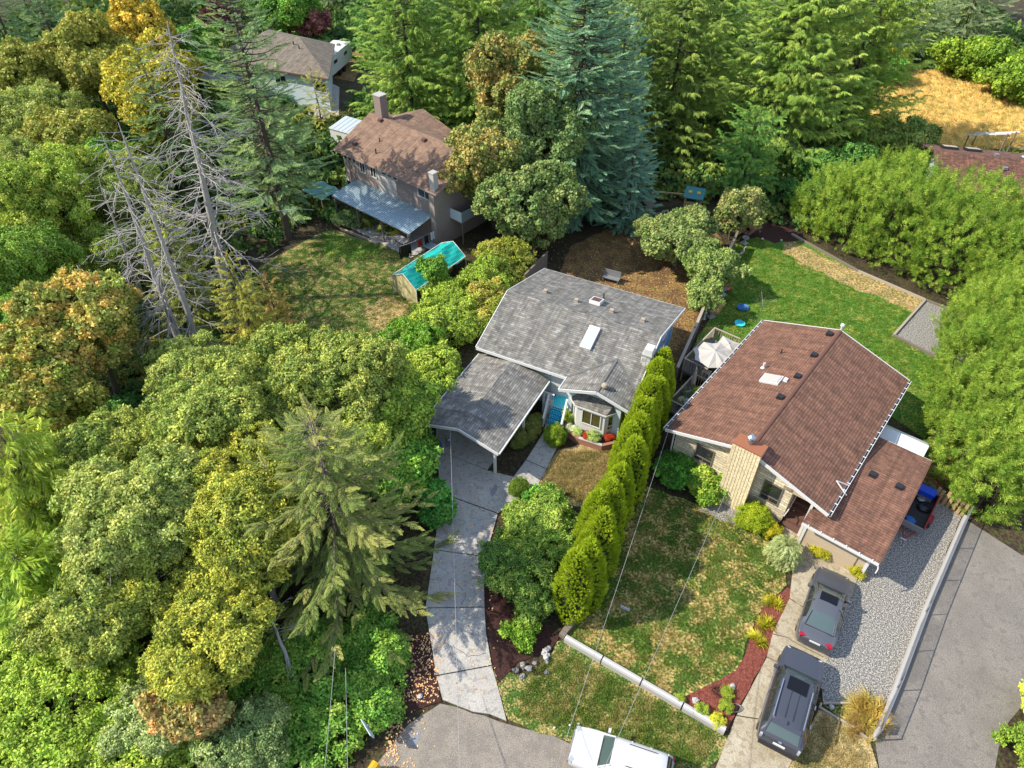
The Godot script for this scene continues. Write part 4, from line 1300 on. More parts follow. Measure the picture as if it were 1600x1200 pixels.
func taupe_house() -> void:
	var h := thing("taupe_house", "two storey taupe stucco house with tan roof and corrugated patio cover", "house", Vector3(-15.9, 0, -60.68), -0.708)
	var X := Vector3.RIGHT
	var Z := Vector3.BACK
	var s := Soup.new()
	s.extrude(PackedVector2Array([Vector2(0.6, 0), Vector2(0.6, 5.25), Vector2(4.7, 6.8), Vector2(8.9, 5.25), Vector2(8.9, 0)]), 0, 1)
	var wall := MeshInstance3D.new()
	wall.name = "wall"
	wall.mesh = s.mesh()
	wall.material_override = M.stucco
	h.add_child(wall, true)
	wall.transform = Transform3D(Basis(Vector3(0, 0, -1), Vector3(0, 1, 0), Vector3(12.0, 0, 0)), Vector3(0.4, 0, 0))
	box("wall", Vector3(12.1, 2.7, -0.4), Vector3(0.55, 5.2, 0.5), M.stucco, h)
	box("wall_panel", Vector3(6.2, 3.7, -0.57), Vector3(2.4, 2.9, 0.08), M.pale_stucco, h)
	slope("roof", [Vector3(0, 5.4, 0), Vector3(12.9, 5.4, 0), Vector3(12.9, 7.15, -4.75), Vector3(-0.2, 7.15, -4.75)], X, M.tan_shingle, h)
	slope("roof", [Vector3(-0.2, 7.15, -4.75), Vector3(12.9, 7.15, -4.75), Vector3(12.9, 5.4, -9.5), Vector3(0, 5.4, -9.5)], X, M.tan_shingle, h)
	slope("roof", [Vector3(2.7, 7.0, -5.2), Vector3(2.95, 7.2, -8.4), Vector3(7.6, 5.9, -8.4), Vector3(7.6, 6.9, -5.4)], X, M.tan_shingle, h)
	slope("roof", [Vector3(2.95, 7.2, -8.4), Vector3(2.7, 7.0, -5.2), Vector3(0.6, 6.5, -6.6), Vector3(0.6, 6.2, -8.4)], X, M.tan_shingle, h)
	bargeboard(Vector3(0, 5.3, 0.03), Vector3(12.9, 5.3, 0.03), h, "taupe", 0.09, 0.12, "gutter")
	bargeboard(Vector3(12.93, 5.32, 0), Vector3(12.93, 7.07, -4.75), h, "taupe")
	bargeboard(Vector3(12.93, 7.07, -4.75), Vector3(12.93, 5.32, -9.5), h, "white")
	for q in [[0.75, 0.55], [1.35, 0.55], [1.95, 0.55]]: window(Vector3(q[0], 4.75, -0.6), q[1], 0.6, Z, h)
	for q in [[3.0, 0.75], [4.45, 0.8]]: window(Vector3(q[0], 4.4, -0.6), q[1], 1.1, Z, h, "two")
	for q in [6.0, 6.7, 7.4]: window(Vector3(q, 4.85, -0.52), 0.62, 0.5, Z, h)
	window(Vector3(10.9, 4.55, -0.6), 1.7, 1.0, Z, h, "two")
	window(Vector3(1.0, 1.6, -0.6), 1.4, 1.6, Z, h, "two")
	window(Vector3(4.5, 1.4, -0.6), 1.8, 2.0, Z, h, "two")
	var ch := box("chimney", Vector3(1.15, 7.7, -5.0), Vector3(0.9, 2.6, 0.8), M.taupe, h)
	box("chimney_cap", Vector3(1.15, 9.03, -5.0), Vector3(1.0, 0.08, 0.9), M.concrete_trim, ch)
	ch = box("chimney", Vector3(12.35, 6.1, -0.35), Vector3(0.5, 1.6, 0.5), M.pale_stucco, h)
	box("chimney_cap", Vector3(12.35, 6.95, -0.35), Vector3(0.6, 0.1, 0.6), M.concrete_trim, ch)
	for q in [[1.7, -4.3, 7.0], [7.5, -4.1, 6.9], [11.8, -3.7, 6.75], [1.6, -1.2, 5.85]]: roof_vent(Vector3(q[0], q[2], q[1]), h, "step_brown", 0.36)
	vent_pipe(Vector3(3.6, 6.2, -2.4), h, 0.4, 0.05)
	vent_pipe(Vector3(4.4, 5.75, -1.2), h, 0.5, 0.06)
	# corrugated patio cover on posts
	mat("patio_metal", Color(0.42, 0.55, 0.60), 0.4, 0.25)
	var prof := PackedVector2Array()
	var cover := put("patio_cover", Soup.new().mesh() if false else BoxMesh.new(), M.patio_metal, h)
	(cover.mesh as BoxMesh).size = Vector3(9.9, 0.02, 3.25)
	cover.position = Vector3(6.8, 2.6, 0.75)
	cover.rotation.x = 0.156
	for i in 44:
		box("corrugation", Vector3(-4.9 + i * 0.2256, 0.03, 0), Vector3(0.07, 0.045, 3.25), M.patio_metal, cover)
	for q in [2.0, 5.0, 8.2, 11.5]: box("post", Vector3(q, 1.18, 2.2), Vector3(0.12, 2.3, 0.12), M.timber, h)
	box("beam", Vector3(6.8, 2.24, 2.2), Vector3(9.9, 0.16, 0.1), M.taupe, h)
	box("patio_floor", Vector3(6.8, 0.06, 0.9), Vector3(10.0, 0.12, 3.1), M.concrete_trim, h)
	# side balcony
	var bal := box("balcony", Vector3(13.0, 2.2, -3.2), Vector3(1.5, 0.12, 2.6), M.timber, h)
	box("balcony_panel", Vector3(13.0, 2.7, -1.93), Vector3(1.5, 0.95, 0.05), M.bluewhite, bal)
	box("balcony_panel", Vector3(13.73, 2.7, -3.2), Vector3(0.05, 0.95, 2.6), M.patio_metal, bal)
	box("post", Vector3(13.6, 1.1, -2.1), Vector3(0.1, 2.2, 0.1), M.timber, h)

func far_houses() -> void:
	# house behind the tall fir
	var h := thing("far_house", "pale blue house with tan hipped roof behind the tall bare trunked fir", "house", Vector3(-36.4, 0, -88.4), -0.40)
	var X := Vector3.RIGHT
	var fw := Soup.new()
	fw.prism(PackedVector2Array([Vector2(0.5, -0.5), Vector2(16.4, -0.5), Vector2(10.6, -9.6), Vector2(0.5, -11.0)]), 0.0, 3.95)
	put("wall", fw.mesh(), M.bluewhite, h)
	slope("roof", [Vector3(0, 4.0, 0), Vector3(17.2, 4.0, 0), Vector3(9.0, 5.6, -6.6), Vector3(4.0, 5.6, -6.2)], X, M.far_shingle, h)
	slope("roof", [Vector3(4.0, 5.6, -6.2), Vector3(9.0, 5.6, -6.6), Vector3(11.2, 4.0, -10.4), Vector3(0, 4.0, -12)], X, M.far_shingle, h)
	slope("roof", [Vector3(17.2, 4.0, 0), Vector3(11.2, 4.0, -10.4), Vector3(9.0, 5.6, -6.6)], Vector3.BACK, M.far_shingle, h)
	slope("roof", [Vector3(0, 4.0, -12), Vector3(0, 4.0, 0), Vector3(4.0, 5.6, -6.2)], Vector3.BACK, M.far_shingle, h)
	bargeboard(Vector3(0, 3.9, 0.05), Vector3(17.2, 3.9, 0.05), h, "step_brown", 0.1, 0.14, "gutter")
	window(Vector3(15.5, 2.7, -0.5), 1.6, 1.2, Vector3.BACK, h, "two")
	window(Vector3(10.0, 2.7, -0.5), 1.6, 1.2, Vector3.BACK, h, "two")
	window(Vector3(1.6, 3.0, -0.5), 1.0, 1.6, Vector3.BACK, h)
	window(Vector3(3.2, 3.0, -0.5), 1.4, 1.4, Vector3.BACK, h, "two")
	vent_pipe(Vector3(9.2, 5.1, -5.0), h, 0.5, 0.07)
	vent_pipe(Vector3(10.4, 4.9, -4.4), h, 0.6, 0.06)
	var d := box("balcony", Vector3(2.4, 2.3, 1.0), Vector3(4.0, 0.2, 2.4), M.white, h)
	box("balcony_panel", Vector3(2.4, 2.85, 2.15), Vector3(4.0, 0.9, 0.06), M.white, d)
	box("balcony_panel", Vector3(0.43, 2.85, 1.0), Vector3(0.06, 0.9, 2.4), M.white, d)
	for q in [0.6, 4.2]: box("post", Vector3(q, 1.1, 2.0), Vector3(0.14, 2.2, 0.14), M.white, h)
	# motorhome beside it
	var rvh := thing("motorhome", "white box trailer parked beside the far house by the tall cedars", "trailer", Vector3(-23.1, 0, -95.2), 1.35)
	box("body", Vector3(0, 1.75, 0), Vector3(7.4, 2.1, 2.4), M.white, rvh)
	for q in [-2.4, -0.2, 1.9]: roof_vent(Vector3(q, 2.8, 0.3), rvh, "grey_metal", 0.4)
	for q in [-0.7, 0.7]:
		for e in [-1.15, 1.15]:
			var w := Soup.new()
			w.lathe(Vector3(q, 0.36, e), [Vector2(0, -0.12), Vector2(0.36, -0.12), Vector2(0.36, 0.12), Vector2(0, 0.12)], 14, Basis(Vector3.RIGHT, PI / 2))
			put("wheel", w.mesh(), M.black, rvh)
	window(Vector3(-1.6, 2.0, 1.2), 1.2, 0.6, Vector3.BACK, rvh)
	window(Vector3(1.6, 2.0, 1.2), 1.2, 0.6, Vector3.BACK, rvh)
	# greenhouse lean-to behind the taupe roof
	var gh := thing("greenhouse", "small white greenhouse with pale glass roof behind the taupe house", "greenhouse", Vector3(-19.4, 0, -73.6), -0.55)
	box("wall", Vector3(1.5, 0.9, -1.4), Vector3(3.0, 1.8, 2.6), M.white, gh)
	for i in 5:
		box("pane", Vector3(0.32 + i * 0.6, 1.98, -1.4), Vector3(0.53, 0.04, 2.7), M.sky_glass, gh, Basis(Vector3.RIGHT, 0.12))
	box("frame", Vector3(1.5, 1.93, -1.4), Vector3(3.1, 0.05, 2.8), M.white, gh, Basis(Vector3.RIGHT, 0.12))
	# mossy house behind the big hedge
	h = thing("mossy_house", "low house with mossy brown roof and skylights behind the tall hedge", "house", Vector3(38.2, 0, -57.2), -0.25)
	box("wall", Vector3(8.0, 1.5, -4.8), Vector3(15.2, 3.0, 7.6), M.bluewhite, h)
	slope("roof", [Vector3(-0.8, 3.0, -0.6), Vector3(17, 3.0, -0.6), Vector3(17, 4.5, -5.0), Vector3(-0.8, 4.5, -5.0)], X, M.mossy_shingle, h)
	slope("roof", [Vector3(-0.8, 4.5, -5.0), Vector3(17, 4.5, -5.0), Vector3(17, 3.2, -9.6), Vector3(-0.8, 3.2, -9.6)], X, M.mossy_shingle, h)
	slope("roof", [Vector3(4.4, 3.0, 1.2), Vector3(6.6, 3.75, 1.2), Vector3(6.6, 3.75, -2.6), Vector3(4.4, 3.1, -0.8)], Vector3.BACK, M.mossy_shingle, h)
	slope("roof", [Vector3(6.6, 3.75, 1.2), Vector3(9.4, 3.0, 1.2), Vector3(9.4, 3.1, -0.8), Vector3(6.6, 3.75, -2.6)], Vector3.BACK, M.mossy_shingle, h)
	bargeboard(Vector3(4.4, 2.9, 1.24), Vector3(6.6, 3.65, 1.24), h, "white", 0.06, 0.24)
	bargeboard(Vector3(6.6, 3.65, 1.245), Vector3(9.4, 2.9, 1.245), h, "white", 0.06, 0.24)
	box("wall", Vector3(6.8, 1.4, 0.2), Vector3(4.2, 2.8, 1.4), M.bluewhite, h)
	window(Vector3(7.4, 1.6, 0.9), 1.2, 1.2, Vector3.BACK, h, "two")
	for q in [[1.2, -7.6], [3.2, -7.6], [9.8, -7.0]]:
		var sk := box("skylight", Vector3(q[0], 3.9, q[1]), Vector3(1.3, 0.22, 1.1), M.dark, h, Basis(Vector3.RIGHT, -0.27))
		box("pane", Vector3(q[0], 4.02, q[1]), Vector3(1.15, 0.03, 0.95), M.sky_glass, sk, Basis(Vector3.RIGHT, -0.27))
	for q in [[4.6, -5.6, 4.35], [8.2, -5.4, 4.4], [5.0, -3.6, 4.05]]: roof_vent(Vector3(q[0], q[2], q[1]), h, "grey_metal", 0.34)
	vent_pipe(Vector3(7.4, 4.0, -7.0), h, 0.7, 0.12, "steel")
	var lad := thing("white_rack", "pair of long white rails leaning over the mossy roof edge", "rack", Vector3(49.0, 0, -70.6), 0.35)
	for q in [0.0, 1.15]:
		var k := Soup.new()
		k.bar(Vector3(q, 3.3, 2.0), Vector3(q - 0.3, 1.4, -2.4), 0.13, 0.13)
		put("rail", k.mesh(), M.white, lad)
	for q in [-1.6, 0.6]:
		var k := Soup.new()
		k.bar(Vector3(-0.2, 2.3 + q * 0.43, q), Vector3(1.0, 2.3 + q * 0.43, q), 0.06, 0.06)
		put("rung", k.mesh(), M.white, lad)
	for q in [0.0, 1.1]: box("post", Vector3(q - 0.15, 0.7, -2.2), Vector3(0.1, 1.4, 0.1), M.timber, lad)
	for q in [0.0, 1.1]: box("post", Vector3(q - 0.05, 1.6, 1.7), Vector3(0.1, 3.2, 0.1), M.timber, lad)

# ---------------------------------------------------------------- trees
func trees() -> void:
	var small := leaf_clump(101, 70, 0.26, 0.15)
	var mid := leaf_clump(102, 56, 0.34, 0.24)
	var fine := leaf_clump(104, 95, 0.2, 0.11)
	var fir := needle_spray(111, 17, 0.38, 0.12, 0.15, 0.046)
	var spruce := needle_spray(112, 19, 0.4, 0.22, 0.5, 0.042)
	var cedar := strand_spray(113, 19, 0.42, 0.05)
	var weep := strand_spray(114, 14, 0.7, 0.06)
	M["small"] = small
	var yellow := [Color(0.10, 0.14, 0.025), Color(0.19, 0.215, 0.035), Color(0.32, 0.30, 0.045)]
	var yg := [Color(0.085, 0.13, 0.025), Color(0.15, 0.19, 0.04), Color(0.27, 0.28, 0.06)]
	var gg := [Color(0.10, 0.14, 0.03), Color(0.17, 0.21, 0.05), Color(0.28, 0.29, 0.08)]
	var green := [Color(0.05, 0.12, 0.02), Color(0.09, 0.19, 0.03), Color(0.15, 0.24, 0.03)]
	var orange := [Color(0.10, 0.14, 0.03), Color(0.19, 0.21, 0.045), Color(0.34, 0.23, 0.06)]
	var gold := [Color(0.10, 0.125, 0.02), Color(0.17, 0.18, 0.035), Color(0.25, 0.23, 0.05)]
	var blue := [Color(0.05, 0.10, 0.06), Color(0.08, 0.15, 0.085), Color(0.15, 0.21, 0.10)]
	var dk := [Color(0.03, 0.065, 0.025), Color(0.06, 0.10, 0.03), Color(0.11, 0.14, 0.03)]
	var ced := [Color(0.06, 0.11, 0.02), Color(0.105, 0.165, 0.03), Color(0.19, 0.23, 0.045)]
	var oliv := [Color(0.09, 0.10, 0.02), Color(0.15, 0.15, 0.025), Color(0.21, 0.18, 0.03)]
	var spr := [Color(0.04, 0.065, 0.015), Color(0.075, 0.10, 0.022), Color(0.17, 0.16, 0.045)]
	# the broad-leaved clump at lower left
	leafy("alder_tree", "tall grey green alder at the outer side of the broad yellowing clump", "tree", -16.9, -20.3, 6.0, Vector3(3.7, 3.2, 3.7), 1500, 0.62, small, gg, {"lobes": 12, "twigs": 5, "bark": "pale_bark"})
	leafy("alder_tree", "yellow green alder with bare grey twigs below the dead conifers", "tree", -15.6, -26.3, 6.6, Vector3(3.6, 3.0, 3.4), 1300, 0.62, small, yg, {"lobes": 11, "twigs": 6, "bark": "pale_bark"})
	leafy("alder_tree", "bright yellow green alder beside the sunny left lawn", "tree", -9.6, -28.8, 6.4, Vector3(3.5, 3.0, 3.3), 1300, 0.6, small, yg, {"lobes": 11, "twigs": 7, "bark": "pale_bark"})
	leafy("birch_tree", "bright yellow birch behind the drooping spruce", "tree", -12.0, -19.0, 5.8, Vector3(2.9, 2.7, 2.9), 1100, 0.58, small, yellow, {"lobes": 10, "twigs": 5, "bark": "pale_bark"})
	leafy("birch_tree", "low golden yellow birch nearest the lower thicket", "tree", -12.9, -14.9, 4.2, Vector3(2.6, 2.3, 2.5), 950, 0.55, small, yellow, {"lobes": 9, "twigs": 5, "bark": "pale_bark"})
	leafy("alder_tree", "loose yellow green alder above the ivy bank", "tree", -18.3, -16.6, 4.2, Vector3(2.6, 2.4, 2.4), 850, 0.58, small, yg, {"lobes": 9, "twigs": 4, "bark": "pale_bark"})
	leafy("alder_tree", "half bare yellow alder between the spruce and the birches", "tree", -12.9, -23.0, 6.0, Vector3(2.8, 2.6, 2.8), 800, 0.55, small, yellow, {"lobes": 10, "twigs": 12, "bark": "pale_bark"})
	leafy("cherry_tree", "full green tree beside the grey carport roof", "tree", -6.7, -28.8, 4.3, Vector3(2.5, 2.3, 2.6), 1000, 0.58, mid, [Color(0.07, 0.13, 0.02), Color(0.14, 0.21, 0.03), Color(0.24, 0.28, 0.04)], {"lobes": 9})
	leafy("cherry_tree", "dark green tree overhanging the top of the grey driveway", "tree", -6.3, -25.2, 3.2, Vector3(1.9, 1.9, 2.0), 650, 0.55, mid, green, {"lobes": 8})
	leafy("elder_tree", "pale green white leaved bush in the lower thicket", "shrub", -15.4, -12.8, 1.3, Vector3(2.3, 1.0, 1.6), 520, 0.45, small, [Color(0.12, 0.17, 0.05), Color(0.2, 0.25, 0.09), Color(0.3, 0.33, 0.15)], {"lobes": 8})
	leafy("elder_tree", "grey green bush along the lower edge under the wires", "shrub", -11.4, -11.9, 1.3, Vector3(2.3, 1.1, 1.6), 600, 0.45, small, [Color(0.07, 0.12, 0.04), Color(0.13, 0.18, 0.06), Color(0.22, 0.26, 0.1)], {"lobes": 8})
	leafy("maple_tree", "small maple with rusty orange leaves among the lower bushes", "tree", -13.6, -12.7, 2.5, Vector3(2.0, 1.4, 1.4), 520, 0.5, mid, [Color(0.11, 0.14, 0.04), Color(0.22, 0.19, 0.06), Color(0.36, 0.2, 0.08)], {"lobes": 6})
	leafy("alder_tree", "yellow green alder filling in between the spruce and the sunny lawn", "tree", -13.0, -30.5, 5.6, Vector3(3.0, 2.6, 2.8), 900, 0.6, small, yg, {"lobes": 10, "twigs": 5, "bark": "pale_bark"})
	leafy("alder_tree", "olive alder between the grey green one and the orange tipped maple", "tree", -20.8, -24.4, 5.0, Vector3(3.0, 2.6, 2.8), 900, 0.6, small, yg, {"lobes": 10, "twigs": 4, "bark": "pale_bark"})
	leafy("alder_tree", "yellow alder in the heart of the broad clump", "tree", -15.4, -22.6, 5.6, Vector3(2.7, 2.5, 2.6), 900, 0.58, small, yellow, {"lobes": 9, "twigs": 5, "bark": "pale_bark"})
	leafy("alder_tree", "green yellow alder at the foot of the three bare trunks", "tree", -19.6, -32.0, 4.4, Vector3(2.8, 2.4, 2.6), 800, 0.58, small, gg, {"lobes": 9, "twigs": 4, "bark": "pale_bark"})
	leafy("alder_tree", "mottled alder just above the yellow birches", "tree", -16.2, -17.6, 4.6, Vector3(2.3, 2.2, 2.2), 700, 0.56, small, yellow, {"lobes": 9, "twigs": 5, "bark": "pale_bark"})
	leafy("alder_tree", "green alder screening the corner of the carport", "tree", -8.6, -25.4, 4.6, Vector3(2.2, 2.2, 2.2), 700, 0.56, small, [Color(0.09, 0.14, 0.02), Color(0.17, 0.22, 0.03), Color(0.27, 0.29, 0.05)], {"lobes": 9, "twigs": 3, "bark": "pale_bark"})
	# far left
	leafy("maple_tree", "yellow brown maple high behind the light green alder", "tree", -39.4, -60.5, 6.0, Vector3(4.2, 3.8, 3.8), 1000, 0.75, mid, gold, {"lobes": 12, "mix": 0.25})
	leafy("alder_tree", "light alder at the frame level with the gold maple", "tree", -45.5, -66.0, 6.0, Vector3(4.4, 3.8, 4.0), 900, 0.8, small, gg, {"lobes": 12, "twigs": 5, "bark": "pale_bark"})
	leafy("alder_tree", "twiggy pale alder at the frame above the large light one", "tree", -42.0, -56.0, 5.4, Vector3(4.0, 3.4, 3.6), 800, 0.75, small, gg, {"lobes": 11, "twigs": 9, "bark": "pale_bark"})
	leafy("maple_tree", "brown gold maple at the woods edge in the far corner", "tree", -50.0, -77.0, 6.4, Vector3(4.4, 4.0, 4.0), 850, 0.85, mid, gold, {"lobes": 12, "mix": 0.25})
	leafy("maple_tree", "yellowing maple between the grey dead top and the far house", "tree", -36.5, -76.5, 6.6, Vector3(4.0, 4.0, 3.8), 900, 0.8, mid, [Color(0.13, 0.15, 0.02), Color(0.24, 0.22, 0.03), Color(0.33, 0.27, 0.04)], {"lobes": 12, "mix": 0.25})
	leafy("alder_tree", "green alder filling the gap under the gold maples", "tree", -34.8, -57.0, 5.2, Vector3(3.4, 3.0, 3.2), 800, 0.7, small, green, {"lobes": 10})
	leafy("alder_tree", "green alder between the dead trunks and the large light alder", "tree", -29.5, -45.5, 4.4, Vector3(2.8, 2.6, 2.6), 700, 0.62, small, [Color(0.08, 0.13, 0.02), Color(0.14, 0.19, 0.03), Color(0.22, 0.24, 0.05)], {"lobes": 9})
	leafy("alder_tree", "leafy alder squeezed beside the wide orange maple", "tree", -29.8, -35.8, 5.2, Vector3(2.8, 2.6, 2.6), 700, 0.62, small, green, {"lobes": 9})
	leafy("maple_tree", "wide maple turning orange below the dead conifers", "tree", -26.2, -33.9, 6.4, Vector3(3.7, 3.5, 3.6), 1500, 0.62, mid, orange, {"lobes": 13, "mix": 0.25})
	leafy("maple_tree", "lower orange tipped maple at the frame beside the weeping cedar", "tree", -26.4, -29.4, 5.4, Vector3(2.9, 2.8, 2.8), 1000, 0.6, mid, [Color(0.09, 0.13, 0.02), Color(0.17, 0.19, 0.035), Color(0.30, 0.21, 0.05)], {"lobes": 10, "mix": 0.25})
	leafy("alder_tree", "large light green alder uphill of the orange maple", "tree", -34.4, -47.7, 7.6, Vector3(4.5, 4.0, 4.2), 1500, 0.7, small, [Color(0.09, 0.14, 0.02), Color(0.16, 0.22, 0.03), Color(0.27, 0.29, 0.05)], {"lobes": 12, "twigs": 5, "bark": "pale_bark"})
	leafy("alder_tree", "round green alder uphill of the rusty maple near the frame", "tree", -33.2, -40.7, 6.6, Vector3(2.9, 2.8, 2.8), 800, 0.66, small, [Color(0.07, 0.14, 0.02), Color(0.12, 0.2, 0.03), Color(0.2, 0.26, 0.05)], {"lobes": 9, "bark": "pale_bark"})
	leafy("alder_tree", "pale green alder with thin bare tops next to the gold maple", "tree", -31.4, -51.0, 6.6, Vector3(3.2, 3.0, 3.0), 850, 0.68, small, gg, {"lobes": 9, "twigs": 7, "bark": "pale_bark"})
	leafy("maple_tree", "golden brown maple uphill in the far corner", "tree", -43.4, -76.4, 8.2, Vector3(4.4, 4.4, 4.2), 1100, 0.85, mid, gold, {"lobes": 12, "mix": 0.25})
	leafy("maple_tree", "tall yellow green maple beside the lone grey dead top", "tree", -33.0, -66.5, 7.6, Vector3(4.4, 4.4, 4.2), 1300, 0.8, mid, [Color(0.12, 0.14, 0.02), Color(0.25, 0.23, 0.03), Color(0.34, 0.28, 0.04)], {"lobes": 13, "mix": 0.25})
	leafy("maple_tree", "yellow maple at the upper edge behind the golden one", "tree", -41.4, -83.5, 8.0, Vector3(4.2, 4.2, 4.0), 900, 0.85, mid, [Color(0.15, 0.15, 0.02), Color(0.28, 0.22, 0.03), Color(0.38, 0.27, 0.04)], {"lobes": 11, "mix": 0.25})
	leafy("alder_tree", "bright green rounded tree before the far house", "tree", -38.5, -89.0, 5.0, Vector3(4.0, 3.4, 3.6), 700, 0.85, mid, green, {"lobes": 9})
	leafy("alder_tree", "deep green tree behind the far house roof", "tree", -31.5, -106.5, 5.5, Vector3(4.5, 4.2, 4.0), 700, 0.95, mid, green, {"lobes": 9})
	leafy("plum_tree", "dark purple leaved plum by the white trailer", "tree", -28.0, -106.6, 3.2, Vector3(3.0, 2.4, 2.6), 520, 0.75, mid, [Color(0.07, 0.02, 0.02), Color(0.16, 0.06, 0.055), Color(0.26, 0.12, 0.1)], {"lobes": 10, "lobe": 0.3})
	leafy("plum_tree", "second purple plum half hidden behind the fir", "tree", -38.5, -101.5, 5.0, Vector3(2.2, 2.2, 2.0), 300, 0.75, mid, [Color(0.05, 0.02, 0.02), Color(0.1, 0.04, 0.045)], {"lobes": 7})
	# orange maples left of the blue fir
	leafy("maple_tree", "tall maple with orange top leaning on the blue green fir", "tree", 0.2, -64.5, 9.8, Vector3(4.6, 5.4, 4.2), 1700, 0.75, mid, [Color(0.08, 0.11, 0.03), Color(0.14, 0.155, 0.04), Color(0.25, 0.18, 0.055)], {"lobes": 12, "mix": 0.25})
	leafy("maple_tree", "orange green maple over the edge of the taupe roof", "tree", -1.6, -56.3, 6.4, Vector3(4.2, 4.8, 3.8), 1700, 0.68, mid, [Color(0.08, 0.11, 0.03), Color(0.14, 0.16, 0.04), Color(0.25, 0.19, 0.06)], {"lobes": 12, "mix": 0.5})
	leafy("maple_tree", "green maple between the orange maples and the blue fir", "tree", 2.6, -56.8, 8.4, Vector3(4.0, 5.2, 3.6), 1600, 0.7, mid, [Color(0.055, 0.095, 0.03), Color(0.09, 0.14, 0.045), Color(0.15, 0.19, 0.06)], {"lobes": 11})
	leafy("maple_tree", "low green maple behind the grey shingle roof", "tree", 1.6, -51.4, 4.8, Vector3(3.8, 4.0, 3.0), 1400, 0.65, mid, [Color(0.055, 0.095, 0.03), Color(0.095, 0.14, 0.04), Color(0.17, 0.19, 0.06)], {"lobes": 11})
	# firs and cedars
	conifer("spruce_tree", "drooping spruce with layered boughs over the grey driveway", -8.5, -20.2, 12.6, 6.3, spruce, spr, {"bark": "spruce_limb", "gap": 0.6, "per": 9, "spray": 1.05, "sag": 0.42, "rise": 0.5, "every": 0.36, "taper": 0.7, "ragged": 0.3, "from": 0.12, "limbs": 0.6, "lean": Vector3(0.35, 0, 0)})
	conifer("fir_tree", "tall fir with a long bare trunk before the far house", -19.6, -54.5, 20.5, 5.2, fir, [Color(0.045, 0.085, 0.035), Color(0.08, 0.13, 0.05), Color(0.16, 0.19, 0.06)], {"gap": 0.6, "per": 7, "spray": 1.5, "sag": 0.3, "taper": 0.5, "ragged": 0.4, "from": 0.22, "limbs": 0.5, "trunk": 0.34, "bare": 0.3})
	conifer("fir_tree", "broad dark fir beside the teal tarps of the taupe house", -22.0, -60.0, 13.5, 4.8, fir, dk, {"gap": 0.6, "per": 6, "spray": 1.3, "taper": 0.7, "ragged": 0.25})
	conifer("fir_tree", "lower fir below the balcony of the far house", -24.8, -68.0, 11.0, 4.6, fir, [Color(0.04, 0.08, 0.03), Color(0.07, 0.12, 0.04), Color(0.13, 0.17, 0.05)], {"gap": 0.6, "per": 6, "spray": 1.3, "taper": 0.7, "ragged": 0.2})
	conifer("fir_tree", "young olive tipped fir in front of the pale far wall", -21.2, -77.5, 6.5, 2.6, fir, oliv, {"gap": 0.5, "per": 6, "spray": 0.9})
	conifer("fir_tree", "dense fir behind the lone grey dead top", -30.5, -61.0, 14.0, 4.4, fir, dk, {"gap": 0.62, "per": 6, "spray": 1.3, "ragged": 0.25})
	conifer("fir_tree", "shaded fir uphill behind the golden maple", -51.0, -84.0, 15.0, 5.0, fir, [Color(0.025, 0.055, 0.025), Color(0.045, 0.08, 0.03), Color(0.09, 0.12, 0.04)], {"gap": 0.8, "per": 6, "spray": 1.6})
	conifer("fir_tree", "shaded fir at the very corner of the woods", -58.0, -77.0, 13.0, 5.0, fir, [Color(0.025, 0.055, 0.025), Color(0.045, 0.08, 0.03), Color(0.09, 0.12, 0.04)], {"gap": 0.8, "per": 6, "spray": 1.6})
	conifer("cedar_tree", "slim olive cedar growing under the dead branches", -17.2, -36.6, 9.8, 2.3, cedar, oliv, {"gap": 0.5, "per": 7, "spray": 0.9, "taper": 0.75})
	conifer("cedar_tree", "olive cedar between the leaning dead trunks", -23.4, -41.8, 10.5, 3.0, cedar, [Color(0.07, 0.09, 0.02), Color(0.12, 0.14, 0.025), Color(0.18, 0.18, 0.03)], {"gap": 0.55, "per": 7, "spray": 1.0})
	conifer("cedar_tree", "dark cedar behind the leaning dead trunks", -27.4, -48.5, 11.5, 3.8, cedar, [Color(0.05, 0.08, 0.02), Color(0.09, 0.12, 0.025), Color(0.16, 0.17, 0.03)], {"gap": 0.6, "per": 7, "spray": 1.1})
	conifer("cedar_tree", "rusty browning cedar at the foot of the great dead tree", -16.6, -39.8, 6.0, 2.4, cedar, [Color(0.08, 0.09, 0.02), Color(0.17, 0.13, 0.03), Color(0.27, 0.14, 0.05)], {"gap": 0.5, "per": 6, "spray": 0.9, "ragged": 0.4})
	conifer("cedar_tree", "bright green cedar crowding the chimney of the taupe house", -11.0, -77.5, 17.0, 6.2, cedar, ced, {"gap": 0.75, "per": 9, "spray": 1.5, "round": 1.6})
	conifer("cedar_tree", "broad cedar with pale curved limbs behind the taupe roof", -3.4, -77.0, 17.5, 6.6, cedar, [Color(0.06, 0.11, 0.02), Color(0.11, 0.17, 0.03), Color(0.2, 0.23, 0.05)], {"gap": 0.75, "per": 9, "spray": 1.5, "round": 1.6})
	conifer("fir_tree", "great blue green fir behind the grey house yard", 5.6, -58.6, 20.5, 6.8, fir, blue, {"gap": 0.55, "per": 10, "spray": 1.35, "taper": 0.45, "ragged": 0.2, "from": 0.1, "trunk": 0.38})
	conifer("fir_tree", "smaller blue fir leaning out beside the great blue fir", 9.2, -61.0, 17.0, 5.0, fir, [Color(0.05, 0.10, 0.07), Color(0.08, 0.15, 0.10), Color(0.14, 0.21, 0.13)], {"gap": 0.65, "per": 7, "spray": 1.2, "ragged": 0.25})
	conifer("cedar_tree", "dark drooping cedar between the blue fir and the huge cedar", 16.2, -72.5, 18.5, 6.8, cedar, [Color(0.05, 0.085, 0.018), Color(0.085, 0.125, 0.025), Color(0.15, 0.18, 0.035)], {"gap": 0.7, "per": 9, "spray": 1.45, "taper": 0.55})
